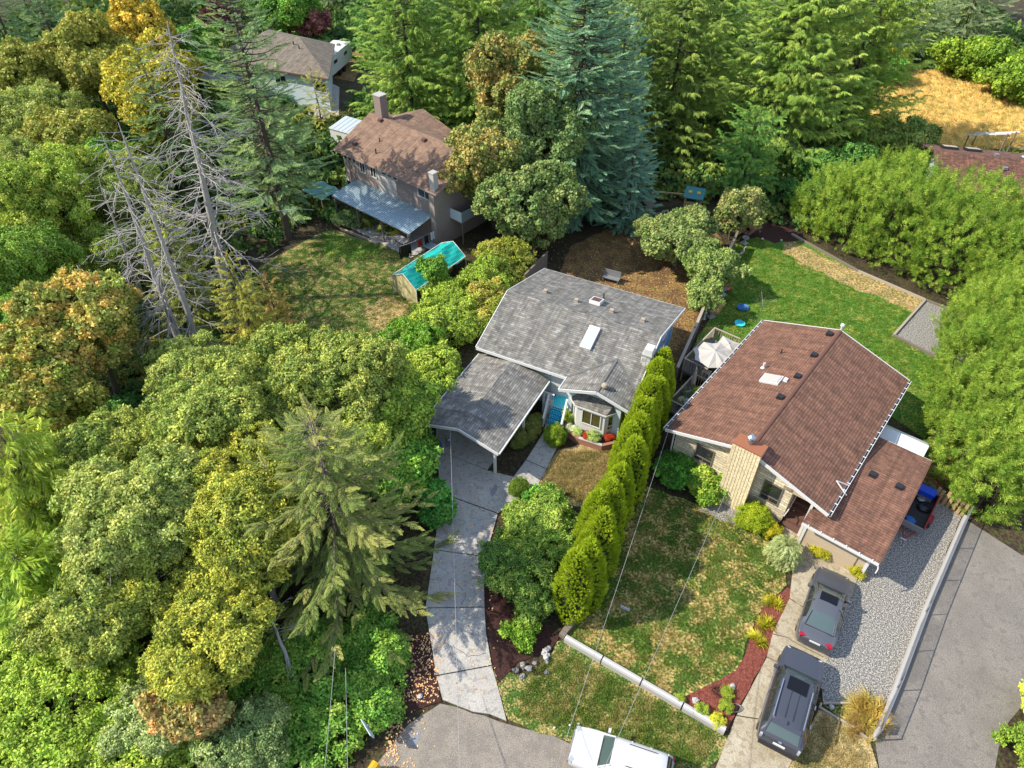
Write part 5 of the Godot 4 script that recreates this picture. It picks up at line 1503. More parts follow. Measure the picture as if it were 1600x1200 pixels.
	conifer("cedar_tree", "shadowed cedar filling in beside the blue fir", 11.6, -70.5, 15.0, 4.6, cedar, [Color(0.04, 0.075, 0.02), Color(0.07, 0.11, 0.025), Color(0.13, 0.16, 0.035)], {"gap": 0.7, "per": 8, "spray": 1.4, "taper": 0.55})
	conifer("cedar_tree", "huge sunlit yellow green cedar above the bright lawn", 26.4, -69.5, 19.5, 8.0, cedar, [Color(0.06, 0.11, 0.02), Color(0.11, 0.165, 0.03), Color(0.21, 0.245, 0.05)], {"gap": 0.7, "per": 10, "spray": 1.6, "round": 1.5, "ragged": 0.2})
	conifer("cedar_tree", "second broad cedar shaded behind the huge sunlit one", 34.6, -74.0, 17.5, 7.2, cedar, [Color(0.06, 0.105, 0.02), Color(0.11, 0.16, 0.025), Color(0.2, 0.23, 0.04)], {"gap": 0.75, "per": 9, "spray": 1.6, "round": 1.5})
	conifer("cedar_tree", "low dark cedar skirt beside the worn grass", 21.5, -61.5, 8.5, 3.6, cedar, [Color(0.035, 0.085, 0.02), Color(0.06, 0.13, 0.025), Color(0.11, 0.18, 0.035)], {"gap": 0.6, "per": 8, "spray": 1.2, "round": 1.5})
	conifer("cedar_tree", "upper cedar between the taupe chimney cedars and the orange maple", 3.0, -88.5, 15.0, 5.2, cedar, [Color(0.04, 0.09, 0.02), Color(0.07, 0.13, 0.025), Color(0.12, 0.17, 0.03)], {"gap": 0.85, "per": 8, "spray": 1.7})
	conifer("cedar_tree", "far dark cedar at the upper edge beyond the trailer", -17.5, -99.0, 13.0, 4.4, cedar, [Color(0.03, 0.08, 0.02), Color(0.05, 0.115, 0.025), Color(0.09, 0.16, 0.03)], {"gap": 0.85, "per": 8, "spray": 1.7})
	conifer("fir_tree", "grey green rounded fir at the head of the dry field", 52.5, -99.5, 8.5, 5.2, fir, [Color(0.06, 0.09, 0.04), Color(0.1, 0.14, 0.06), Color(0.18, 0.2, 0.08)], {"gap": 0.8, "per": 9, "spray": 1.6, "round": 2.0})
	conifer("fir_tree", "dark grey green fir in the upper far corner", 63.0, -106.5, 9.0, 5.6, fir, [Color(0.06, 0.085, 0.04), Color(0.09, 0.12, 0.055), Color(0.15, 0.17, 0.08)], {"gap": 0.8, "per": 9, "spray": 1.6, "round": 2.0})
	conifer("fir_tree", "shaded fir on the ridge between the cedars and the dry field", 43.0, -97.5, 12.0, 5.2, fir, [Color(0.045, 0.08, 0.03), Color(0.08, 0.12, 0.045), Color(0.15, 0.18, 0.07)], {"gap": 0.8, "per": 8, "spray": 1.6, "round": 1.8})
	conifer("weeping_cedar", "weeping yellow green cedar with hanging curtains at the left frame", -23.8, -22.6, 9.6, 3.4, weep, [Color(0.07, 0.11, 0.015), Color(0.14, 0.18, 0.02), Color(0.26, 0.28, 0.03)], {"gap": 0.55, "per": 8, "spray": 1.25, "taper": 0.6, "sag": 0.6, "rise": 0.1})
	conifer("weeping_cedar", "lower weeping cedar hanging over the ivy bank", -22.6, -18.3, 6.6, 2.8, weep, [Color(0.06, 0.11, 0.015), Color(0.12, 0.18, 0.02), Color(0.22, 0.27, 0.03)], {"gap": 0.5, "per": 8, "spray": 1.1, "taper": 0.6, "sag": 0.6, "rise": 0.1})
	conifer("cedar_tree", "cedar closing the gap behind the dark drooping one", 21.0, -80.5, 17.0, 6.0, cedar, ced, {"gap": 0.85, "per": 9, "spray": 1.7, "round": 1.5})
	conifer("cedar_tree", "cedar closing the gap behind the blue fir", 8.6, -80.0, 16.5, 5.6, cedar, [Color(0.05, 0.09, 0.02), Color(0.09, 0.14, 0.03), Color(0.16, 0.2, 0.04)], {"gap": 0.85, "per": 9, "spray": 1.7, "round": 1.5})
	conifer("fir_tree", "young dark fir leaning over the playhouse", 10.2, -56.6, 9.0, 3.4, fir, [Color(0.045, 0.09, 0.06), Color(0.07, 0.13, 0.085), Color(0.12, 0.18, 0.11)], {"gap": 0.55, "per": 8, "spray": 1.1})
	R.seed = 900
	var backs := [[-66, -99], [-70, -112], [-55, -118], [-44, -116], [-12, -112], [-2, -116], [9, -106], [20, -101], [31, -96], [36, -110], [22, -118], [52, -116], [70, -118], [78, -104], [-28, -122], [8, -125]]
	var words := ["beyond the corner firs", "in the farthest corner", "high behind the gold maples", "above the far house", "straight behind the chimney cedars", "over the top of the taupe house", "behind the orange maple", "behind the dark drooping cedar", "behind the huge sunlit cedar", "at the back of the cedar ridge", "in the gap of the cedar ridge", "beyond the dry field", "past the laurel hedge", "at the outermost right", "behind the purple plum", "over the blue fir"]
	for i in backs.size():
		var e = backs[i]
		conifer("woodland_fir", "distant dark woodland conifer " + words[i], e[0], e[1], R.randf_range(10, 15), R.randf_range(5.0, 6.5), fir, [Color(0.03, 0.07, 0.025), Color(0.055, 0.10, 0.035), Color(0.1, 0.14, 0.045)], {"gap": 1.0, "per": 7, "spray": 2.0, "group": "conifers in the wood behind", "ragged": 0.2})
	# dead grey conifers
	snag("great dead conifer crowded with curved grey branches", Vector3(-22.0, 0, -45.0), Vector3(-20.7, 20.0, -46.0), 0.36, 165, 0.16, 7.2)
	snag("leaning dead conifer in the middle of three bare trunks", Vector3(-23.2, 0, -38.3), Vector3(-23.4, 16.0, -39.5), 0.28, 85, 0.1, 5.6)
	snag("leaning dead conifer nearest the great dead tree", Vector3(-21.4, 0, -37.3), Vector3(-22.4, 16.4, -39.9), 0.26, 80, 0.1, 5.4)
	snag("thin dead conifer on the outer side of the three", Vector3(-28.0, 0, -44.0), Vector3(-26.2, 12.0, -41.8), 0.2, 40, 0.2, 3.2)
	snag("bare dead stem rising out of the birch below the driveway spruce", Vector3(-9.8, 0, -14.4), Vector3(-11.8, 4.2, -17.9), 0.13, 16, 0.3, 2.4)
	# orchard trees in the back yard
	leafy("apple_tree", "wide grey green apple tree in the back yard", "tree", 13.6, -50.2, 2.7, Vector3(3.5, 1.9, 3.3), 1000, 0.55, mid, [Color(0.07, 0.10, 0.03), Color(0.12, 0.16, 0.045), Color(0.20, 0.22, 0.07)], {"lobes": 13, "lobe": 0.34, "twigs": 4, "bark": "pale_bark"})
	leafy("apple_tree", "apple tree overhanging the timber fence", "tree", 15.6, -46.6, 2.4, Vector3(2.3, 1.7, 2.6), 650, 0.5, mid, [Color(0.07, 0.11, 0.025), Color(0.12, 0.165, 0.04), Color(0.20, 0.23, 0.07)], {"lobes": 10, "lobe": 0.34, "bark": "pale_bark"})
	leafy("apple_tree", "taller pale leaved tree at the far end of the timber fence", "tree", 19.0, -54.2, 3.0, Vector3(1.9, 2.3, 1.9), 560, 0.52, mid, [Color(0.07, 0.11, 0.025), Color(0.14, 0.16, 0.045), Color(0.25, 0.23, 0.09)], {"lobes": 9})
	leafy("apple_tree", "small slim tree at the near end of the apple row", "tree", 14.3, -43.3, 1.9, Vector3(1.2, 1.4, 1.3), 300, 0.45, mid, [Color(0.07, 0.11, 0.025), Color(0.12, 0.165, 0.04), Color(0.20, 0.23, 0.07)], {"lobes": 7})
	leafy("apple_tree", "young tree leaning over the turquoise tarp shelter", "tree", -5.9, -45.9, 2.5, Vector3(1.2, 1.0, 1.1), 200, 0.48, mid, green, {"lobes": 7})

func hedges_and_shrubs() -> void:
	var small: Mesh = M["small"]
	var mid := leaf_clump(132, 50, 0.36, 0.26)
	var tiny := leaf_clump(133, 90, 0.17, 0.1, 0.7)
	var fan := plume(141, 16, 0.36, 0.07, 0.45)
	var plum := plume(142, 26, 0.42, 0.042, 0.75)
	var spike := blades(143, 40, 0.8, 0.02, 1.0)
	var lush := [Color(0.06, 0.115, 0.015), Color(0.105, 0.17, 0.02), Color(0.19, 0.25, 0.03)]
	# arborvitae row: two columns modelled, the rest duplicated
	var arb := []
	for v in 3:
		R.seed = 300 + v
		var o := thing("arborvitae", "x", "conifer", Vector3.ZERO, 0.0, "clipped arborvitae row between the two front yards")
		var s := Soup.new()
		s.tube([Vector3.ZERO, Vector3(0.02, 2, 0), Vector3(0, 4.2, 0)], [0.07, 0.05, 0.01], 6)
		for i in 26:
			var a := R.randf() * TAU
			var y := R.randf_range(0.2, 3.8)
			limb(s, Vector3(0, y, 0), Vector3(cos(a) * 0.4, y + 0.4, sin(a) * 0.4), 0.02, 0.006, 0.05, 4, 3)
		var tr := put("trunk", s.mesh(), M.twig, o)
		var pl := []
		var tn := []
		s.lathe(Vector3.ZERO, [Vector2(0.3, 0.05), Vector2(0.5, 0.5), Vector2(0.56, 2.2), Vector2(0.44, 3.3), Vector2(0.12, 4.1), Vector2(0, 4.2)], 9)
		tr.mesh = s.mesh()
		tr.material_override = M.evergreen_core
		for i in 2100:
			var f := pow(R.randf(), 0.9)
			var y := 0.05 + 4.35 * f
			var a := R.randf() * TAU
			var lump := 0.1 * sin(a * 3.0 + y * 1.3 + v) + 0.06 * sin(a * 5.0 - y * 3.1)
			var rad := 0.8 * pow(maxf(0.0, 1.0 - pow(f, 2.4)), 0.62) * (0.8 + 0.2 * minf(1.0, f * 5)) * (1.0 + lump) + 0.02 + R.randf_range(-0.07, 0.03)
			var out := Vector3(cos(a) * 0.55, 1.0, sin(a) * 0.55).normalized()
			var k := R.randf_range(0.2, 0.32)
			pl.append(Transform3D(facing(out, R.randf() * TAU).scaled(Vector3(k, k, k)), Vector3(cos(a) * rad * 0.94, y - 0.12, sin(a) * rad * 0.94)))
			tn.append(tint([Color(0.12, 0.175, 0.010), Color(0.19, 0.25, 0.014), Color(0.28, 0.33, 0.025)], clampf(R.randf() * 0.7 + 0.15 + lump * 1.5, 0, 1)))
		scatter("foliage", fan, pl, tn, o, leafm)
		arb.append(o)
	R.seed = 321
	var A := Vector2(3.2, -18.5)
	var B := Vector2(9.6, -33.6)
	var n := 19
	for i in n:
		var f := i / float(n - 1)
		var p := A.lerp(B, f) + Vector2(0.9, 0.4) * (0.2 if i % 2 else -0.2) + Vector2(R.randf_range(-0.14, 0.14), R.randf_range(-0.12, 0.12))
		var size := R.randf_range(1.0, 1.22)
		var lab := "%s arborvitae of the clipped row, counted from the street end" % ["first", "second", "third", "fourth", "fifth", "sixth", "seventh", "eighth", "ninth", "tenth", "eleventh", "twelfth", "thirteenth", "fourteenth", "fifteenth", "sixteenth", "seventeenth", "eighteenth", "nineteenth"][i]
		if i < 3:
			arb[i].position = Vector3(p.x, 0, p.y)
			arb[i].rotation.y = R.randf() * TAU
			arb[i].scale = Vector3.ONE * size
			arb[i].set_meta("label", lab)
		else:
			copy(arb[i % 3], Vector3(p.x, 0, p.y), R.randf() * TAU, lab, size)
	# great cypress hedges at right
	var hedge_specs := [
		["long bright green cypress hedge behind the straw strip", 6500, [[27.7, 2.2, -56.4, 2.8, 3.4, 2.6], [29.6, 2.5, -54.4, 3.4, 3.9, 3.2], [32.4, 2.7, -51.4, 3.8, 4.2, 3.6], [35.2, 2.7, -48.6, 3.8, 4.2, 3.6], [38.2, 2.5, -45.2, 3.8, 4.0, 3.6], [33.4, 2.6, -56.2, 4.2, 4.0, 4.0], [37.6, 2.6, -52.4, 4.4, 4.2, 4.2], [42.2, 2.5, -48.6, 4.4, 4.0, 4.4]]],
		["tall bright green cypress hedge beside the paved lane", 6500, [[33.8, 2.2, -38.6, 3.6, 3.8, 3.0], [31.2, 2.2, -34.2, 3.8, 4.0, 3.2], [29.4, 2.2, -30.4, 3.6, 4.0, 3.0], [27.7, 2.0, -27.3, 2.9, 3.4, 2.4], [27.2, 1.6, -25.6, 2.0, 2.8, 1.7], [37.5, 2.0, -42.0, 3.8, 3.4, 3.4]]]]
	for sp in hedge_specs:
		R.seed = hash(sp[0])
		var c := Vector3(sp[2][0][0], 0, sp[2][0][2])
		var o := thing("cypress_hedge", sp[0], "hedge", c)
		var lb := []
		var s := Soup.new()
		for l in sp[2]:
			var q := Vector3(l[0], l[1], l[2]) - c
			lb.append([q, Vector3(l[3], l[4], l[5]), R.randf()])
			for i in 9:
				var foot := Vector3(q.x, 0, q.z) + Vector3(R.randf_range(-1, 1) * l[3] * 0.5, 0, R.randf_range(-1, 1) * l[5] * 0.5)
				limb(s, foot, foot + Vector3(R.randf_range(-0.8, 0.8), l[1] + l[4] * 0.7, R.randf_range(-0.8, 0.8)), 0.09, 0.02, 0.04, 5, 4)
		put("stem", s.mesh(), M.twig, o)
		var pl := []
		var tn := []
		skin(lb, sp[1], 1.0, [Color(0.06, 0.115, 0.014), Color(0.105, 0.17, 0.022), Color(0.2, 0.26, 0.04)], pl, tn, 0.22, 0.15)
		for i in pl.size():
			var t: Transform3D = pl[i]
			var up := (t.basis.y.normalized() * 0.7 + Vector3(0.1, 0.55, 0.1)).normalized()
			pl[i] = Transform3D(facing(up, R.randf() * TAU).scaled(Vector3.ONE * R.randf_range(0.45, 1.05)), t.origin - up * 0.3)
		scatter("foliage", plum, pl, tn, o, leafm)
	# laurel and other shrubs at the back
	shrub("laurel_hedge", "big leaved laurel hedge at the edge of the dry field", 58.0, -93.0, Vector3(4.2, 3.0, 3.4), 800, 0.9, mid, lush, {"cat": "hedge"})
	shrub("laurel_hedge", "laurel mound at the frame next to the dry field", 60.5, -85.5, Vector3(4.2, 3.2, 4.2), 850, 0.9, mid, lush, {"cat": "hedge"})
	shrub("forsythia_shrub", "bright yellow shrub under the grey green firs", 48.0, -94.6, Vector3(2.4, 1.7, 1.8), 330, 0.75, small, [Color(0.2, 0.24, 0.02), Color(0.42, 0.36, 0.02), Color(0.55, 0.42, 0.03)])
	shrub("green_shrub", "green bush beside the bright yellow shrub", 46.0, -91.5, Vector3(3.0, 2.0, 2.2), 380, 0.8, mid, [Color(0.04, 0.12, 0.02), Color(0.08, 0.19, 0.03), Color(0.14, 0.25, 0.04)])
	shrub("green_shrub", "dark bush at the foot of the huge sunlit cedar", 31.0, -63.6, Vector3(3.4, 2.4, 2.6), 600, 0.8, small, [Color(0.03, 0.09, 0.02), Color(0.06, 0.14, 0.03), Color(0.1, 0.2, 0.04)])
	shrub("green_shrub", "low bush between the long hedge and the cedar skirt", 27.5, -59.5, Vector3(2.8, 1.7, 1.9), 420, 0.75, small, [Color(0.03, 0.09, 0.02), Color(0.06, 0.14, 0.03), Color(0.1, 0.2, 0.04)])
	shrub("green_shrub", "overgrown bush beside the mossy roof", 41.0, -72.5, Vector3(4.0, 1.6, 2.4), 420, 0.8, mid, [Color(0.07, 0.12, 0.03), Color(0.13, 0.18, 0.04), Color(0.25, 0.25, 0.07)])
	# vine thicket between the yards
	var vine := [Color(0.09, 0.15, 0.02), Color(0.17, 0.23, 0.03), Color(0.26, 0.3, 0.05)]
	for q in [
		["leafy thicket just behind the turquoise shelter", -1.9, -45.6, 2.3, 1.9, 2.2, 520, vine], ["leafy thicket against the back of the grey house", -4.6, -40.6, 3.0, 2.0, 2.6, 760, vine],
		["dark leaved thicket at the corner of the left lawn", -6.8, -37.6, 2.6, 2.0, 2.4, 620, [Color(0.05, 0.12, 0.015), Color(0.09, 0.18, 0.02), Color(0.15, 0.23, 0.03)]],
		["yellowish thicket under the orange green maple", -0.9, -48.4, 2.4, 2.1, 2.0, 540, [Color(0.10, 0.13, 0.02), Color(0.18, 0.2, 0.03), Color(0.27, 0.25, 0.05)]],
		["green thicket beside the carport gutter", -5.2, -34.2, 2.3, 2.1, 2.3, 620, vine], ["thicket with a few rusty leaves touching the grey gable", -1.7, -42.4, 1.9, 1.7, 1.9, 460, [Color(0.11, 0.15, 0.02), Color(0.2, 0.22, 0.04), Color(0.34, 0.24, 0.06)]],
		["sunny thicket next to the yellow green alder", -8.4, -34.2, 2.2, 1.9, 2.2, 520, vine], ["low thicket hiding the side of the tarp shelter", -5.0, -44.6, 1.7, 1.3, 1.6, 360, vine]]:
		shrub("vine_thicket", q[0], q[1], q[2], Vector3(q[3], q[4], q[5]), q[6], 0.62, small, q[7], {"lobes": 10, "lobe": 0.45})
	# clipped shrubs at the grey house
	shrub("round_topiary", "clipped round bush at the foot of the blue steps", 2.72, -30.35, Vector3(0.66, 0.62, 0.66), 420, 0.26, tiny, [Color(0.07, 0.12, 0.012), Color(0.11, 0.17, 0.015), Color(0.17, 0.22, 0.02)], {"smooth": true})
	shrub("round_topiary", "clipped dark round bush at the bend of the grey driveway", 0.42, -26.25, Vector3(0.56, 0.52, 0.56), 380, 0.24, tiny, [Color(0.05, 0.085, 0.012), Color(0.075, 0.12, 0.015), Color(0.12, 0.16, 0.02)], {"smooth": true})
	shrub("box_hedge", "low clipped hedge between the carport and the path", 0.95, -30.8, Vector3(0.6, 0.55, 1.5), 620, 0.3, tiny, [Color(0.06, 0.10, 0.02), Color(0.11, 0.14, 0.03), Color(0.24, 0.18, 0.07)], {"smooth": true, "turn": -0.55, "cat": "hedge"})
	shrub("rhododendron", "large rounded rhododendron with sunlit yellow green top beside the driveway", 1.55, -22.4, Vector3(2.1, 1.3, 2.6), 1500, 0.45, small, [Color(0.06, 0.13, 0.02), Color(0.13, 0.2, 0.03), Color(0.3, 0.33, 0.07)], {"lobes": 11, "lobe": 0.48})
	shrub("rhododendron", "deep green rhododendron next to the arborvitae end", 1.0, -19.9, Vector3(1.9, 1.35, 2.0), 1200, 0.42, small, [Color(0.045, 0.09, 0.018), Color(0.08, 0.14, 0.025), Color(0.15, 0.2, 0.04)], {"lobes": 10, "lobe": 0.48})
	shrub("rhododendron", "deep green spreading shrub along the mulch edge", -0.2, -21.3, Vector3(1.2, 1.0, 1.9), 620, 0.42, small, [Color(0.045, 0.095, 0.02), Color(0.075, 0.14, 0.028), Color(0.13, 0.19, 0.04)], {"lobes": 8})
	shrub("mountain_laurel", "small bright green shrub on the dark mulch corner", 0.55, -17.3, Vector3(0.75, 0.5, 0.6), 200, 0.36, mid, [Color(0.05, 0.12, 0.012), Color(0.085, 0.165, 0.015), Color(0.16, 0.22, 0.03)])
	shrub("rhododendron", "fresh green bush between the topiary and the rhododendron", 1.5, -25.3, Vector3(0.9, 0.6, 0.7), 280, 0.36, mid, [Color(0.05, 0.14, 0.02), Color(0.09, 0.2, 0.03), Color(0.15, 0.26, 0.04)])
	shrub("laurel_shrub", "glossy laurel overhanging the grey driveway", -4.3, -24.8, Vector3(1.1, 1.3, 1.2), 460, 0.45, mid, [Color(0.03, 0.11, 0.02), Color(0.05, 0.16, 0.03), Color(0.1, 0.22, 0.04)])
	shrub("laurel_shrub", "green laurel behind the blue bin of the driveway", -5.6, -29.0, Vector3(1.0, 1.3, 1.2), 420, 0.45, mid, [Color(0.05, 0.12, 0.02), Color(0.09, 0.18, 0.03), Color(0.15, 0.24, 0.04)])
	# brown house
	shrub("rhododendron", "round deep green bush under the first brown house window", 9.75, -27.3, Vector3(0.98, 0.95, 0.98), 640, 0.38, mid, [Color(0.03, 0.10, 0.015), Color(0.05, 0.15, 0.02), Color(0.1, 0.21, 0.03)], {"lobes": 12, "lobe": 0.55})
	shrub("rhododendron", "yellow tipped round bush beside the battened chimney", 11.2, -26.1, Vector3(0.95, 0.9, 0.95), 600, 0.38, mid, [Color(0.04, 0.11, 0.015), Color(0.1, 0.18, 0.02), Color(0.27, 0.31, 0.05)], {"lobes": 12, "lobe": 0.55})
	shrub("golden_shrub", "round golden green bush under the second brown house window", 13.5, -24.0, Vector3(0.85, 0.75, 0.85), 520, 0.34, tiny, [Color(0.10, 0.16, 0.008), Color(0.17, 0.22, 0.012), Color(0.27, 0.29, 0.018)], {"lobes": 12, "lobe": 0.55})
	shrub("golden_shrub", "small yellow bush tucked against the golden green one", 14.35, -23.4, Vector3(0.5, 0.45, 0.45), 220, 0.3, tiny, [Color(0.17, 0.18, 0.01), Color(0.27, 0.26, 0.015), Color(0.37, 0.31, 0.02)])
	shrub("golden_shrub", "small yellow potted looking bush before the garage door", 16.75, -21.95, Vector3(0.46, 0.42, 0.42), 220, 0.28, tiny, [Color(0.15, 0.17, 0.012), Color(0.25, 0.24, 0.018), Color(0.35, 0.3, 0.025)])
	shrub("golden_shrub", "small yellow bush at the corner of the garage", 18.25, -20.85, Vector3(0.44, 0.4, 0.4), 220, 0.28, tiny, [Color(0.15, 0.17, 0.012), Color(0.25, 0.24, 0.018), Color(0.35, 0.3, 0.025)])
	R.seed = 555
	var og := thing("weeping_cypress", "pale weeping threadleaf shrub beside the white driveway corner", "shrub", Vector3(14.55, 0, -21.75))
	var ws := Soup.new()
	limb(ws, Vector3.ZERO, Vector3(0.1, 1.1, 0), 0.06, 0.03, 0.05)
	put("stem", ws.mesh(), M.twig, og)
	var wp := []
	var wt := []
	for i in 190:
		var a := R.randf() * TAU
		var f := R.randf()
		var out := Vector3(cos(a), 0.5 - f, sin(a)).normalized()
		wp.append(Transform3D(along(out, R.randf_range(-0.4, 0.4)).scaled(Vector3.ONE * R.randf_range(0.5, 0.75)), Vector3(cos(a) * 0.45 * f, 1.25 - f * 0.7, sin(a) * 0.45 * f)))
		wt.append(tint([Color(0.13, 0.165, 0.05), Color(0.2, 0.235, 0.09), Color(0.28, 0.3, 0.14)]))
	scatter("foliage", strand_spray(115, 10, 0.6, 0.045), wp, wt, og, leafm)
	var gold_leaf := blades(144, 46, 0.42, 0.03, 1.3)
	for q in [["first", 13.38, -19.04], ["middle", 12.65, -17.94], ["third", 11.95, -16.98]]:
		R.seed = hash(q[0])
		var o := thing("golden_daylily", "%s golden leaved clump along the red mulch strip by the driveway" % q[0], "plant", Vector3(q[1], 0.05, q[2]), 0.0, "golden clumps along the mulch strip")
		var pl := []
		var tn := []
		for i in 9:
			var a := R.randf() * TAU
			pl.append(Transform3D(facing(Vector3(cos(a) * 0.5, 1, sin(a) * 0.5), R.randf() * TAU).scaled(Vector3.ONE * R.randf_range(0.7, 1.0)), Vector3(cos(a), 0, sin(a)) * 0.16))
			tn.append(tint([Color(0.18, 0.19, 0.015), Color(0.28, 0.26, 0.02), Color(0.35, 0.3, 0.03)]))
		scatter("foliage", gold_leaf, pl, tn, o, leafm)
	for q in [["tiny green cushion at the point of the red mulch bed", 7.75, -14.1, 0.26, 0], ["round green cushion near the white wall", 8.6, -13.6, 0.4, 0], ["yellow green cushion nearest the driveway end of the wall", 9.2, -13.1, 0.45, 1], ["green cushion by the curled hose", 9.75, -13.75, 0.42, 0], ["green tuft beside the dead shrub", 9.95, -14.4, 0.33, 0]]:
		shrub("cushion_plant", q[0], q[1], q[2], Vector3(q[3], q[3] * 0.7, q[3]) * 0.72, 120, 0.18, tiny, [Color(0.09, 0.15, 0.02), Color(0.16, 0.22, 0.025), Color(0.28, 0.3, 0.04)] if q[4] == 0 else [Color(0.2, 0.25, 0.02), Color(0.32, 0.33, 0.03), Color(0.42, 0.38, 0.04)], {"smooth": true, "cat": "plant", "y": 0.05})
	# dry dead shrub in the mulch
	R.seed = 71
	var ds := thing("dead_shrub", "leafless brown shrub in the red mulch bed", "shrub", Vector3(9.45, 0.05, -14.55))
	var dk := Soup.new()
	for i in 60:
		var a := R.randf() * TAU
		limb(dk, Vector3(cos(a), 0, sin(a)) * 0.1, Vector3(cos(a) * 0.5 * R.randf(), R.randf_range(0.1, 0.4), sin(a) * 0.5 * R.randf()), 0.012, 0.004, 0.2, 4, 4)
	put("twig", dk.mesh(), M.step_brown, ds)
	# ornamental grass by the lane fence
	R.seed = 72
	for q in [["tall golden ornamental grass leaning over the lane fence", 16.25, -13.5, 30, 0.8, [Color(0.26, 0.185, 0.05), Color(0.34, 0.24, 0.06), Color(0.19, 0.19, 0.04)]], ["brown mounded shrub at the fence corner", 15.65, -12.85, 34, 0.5, [Color(0.2, 0.13, 0.05), Color(0.3, 0.2, 0.07), Color(0.22, 0.22, 0.04)]]]:
		var o := thing("ornamental_grass", q[0], "grass clump", Vector3(q[1], 0.04, q[2]))
		var pl := []
		var tn := []
		for i in q[3]:
			var a := R.randf() * TAU
			var r := sqrt(R.randf()) * 0.55
			pl.append(Transform3D(facing(Vector3(cos(a) * r * 1.4, 1, sin(a) * r * 1.4), R.randf() * TAU).scaled(Vector3.ONE * q[4] * R.randf_range(0.8, 1.2)), Vector3(cos(a) * r, 0, sin(a) * r)))
			tn.append(tint(q[5]))
		scatter("foliage", spike, pl, tn, o, leafm)
	shrub("lane_shrub", "bright green roadside bush across the lane at the frame", 23.0, -11.7, Vector3(1.5, 0.9, 1.2), 420, 0.42, small, lush)
	shrub("lane_shrub", "yellow green bush lower down across the lane", 23.9, -13.4, Vector3(1.1, 0.8, 1.0), 260, 0.42, small, [Color(0.18, 0.25, 0.02), Color(0.3, 0.36, 0.03), Color(0.42, 0.42, 0.05)])
	# bay planter
	var gh := Transform3D(Basis(Vector3.UP, -0.475), Vector3(-2.326, 0.4, -35.52))
	for q in [["leafy upright shrub at the left end of the brick planter", 7.05, 0.75, 0.42, 0.55, 0], ["pale bushy plant at the front of the brick planter", 9.15, 1.45, 0.42, 0.35, 1], ["small green plant in the middle of the brick planter", 8.0, 1.45, 0.26, 0.18, 1],
		["red flowering clump in the brick planter", 8.6, 1.4, 0.3, 0.14, 2], ["red flowering clump at the far end of the brick planter", 9.95, 0.95, 0.3, 0.14, 2], ["white flowering clump beside the leafy planter shrub", 7.45, 1.25, 0.26, 0.14, 3]]:
		var at := gh * Vector3(q[1], 0, q[2])
		shrub("planter_plant", q[0], at.x, at.z, Vector3(q[3], q[4], q[3]), 130, 0.22, tiny, [[Color(0.08, 0.16, 0.02), Color(0.18, 0.26, 0.03), Color(0.3, 0.33, 0.06)], [Color(0.15, 0.22, 0.06), Color(0.25, 0.32, 0.1), Color(0.35, 0.4, 0.16)], [Color(0.12, 0.06, 0.015), Color(0.26, 0.03, 0.012), Color(0.3, 0.06, 0.02)], [Color(0.5, 0.5, 0.42), Color(0.6, 0.58, 0.5), Color(0.2, 0.25, 0.08)]][q[5]], {"y": at.y, "cat": "plant"})
	shrub("rose_bush", "pink flowering rose beside the timber fence", 17.0, -46.9, Vector3(0.6, 0.6, 0.6), 150, 0.3, tiny, [Color(0.1, 0.16, 0.03), Color(0.55, 0.1, 0.2), Color(0.6, 0.16, 0.26)])
	shrub("rose_bush", "faded peach flowering bush beside the timber fence", 15.35, -43.8, Vector3(0.7, 0.7, 0.8), 200, 0.3, tiny, [Color(0.14, 0.17, 0.04), Color(0.4, 0.28, 0.17), Color(0.5, 0.34, 0.22)])
	shrub("rose_bush", "small pinkish bush by the far corner of the bright lawn", 20.9, -55.2, Vector3(0.8, 0.8, 0.8), 160, 0.34, tiny, [Color(0.1, 0.14, 0.04), Color(0.3, 0.2, 0.14), Color(0.4, 0.22, 0.18)])
	shrub("patio_plant", "dark leafed bushes before the taupe patio", -14.0, -56.6, Vector3(1.6, 0.9, 1.0), 360, 0.4, tiny, [Color(0.04, 0.08, 0.03), Color(0.08, 0.13, 0.05), Color(0.16, 0.2, 0.09)])
	shrub("patio_plant", "yellow leaved potted plant on the taupe patio", -10.2, -54.2, Vector3(0.4, 0.6, 0.4), 110, 0.28, tiny, [Color(0.2, 0.22, 0.03), Color(0.36, 0.33, 0.05)])
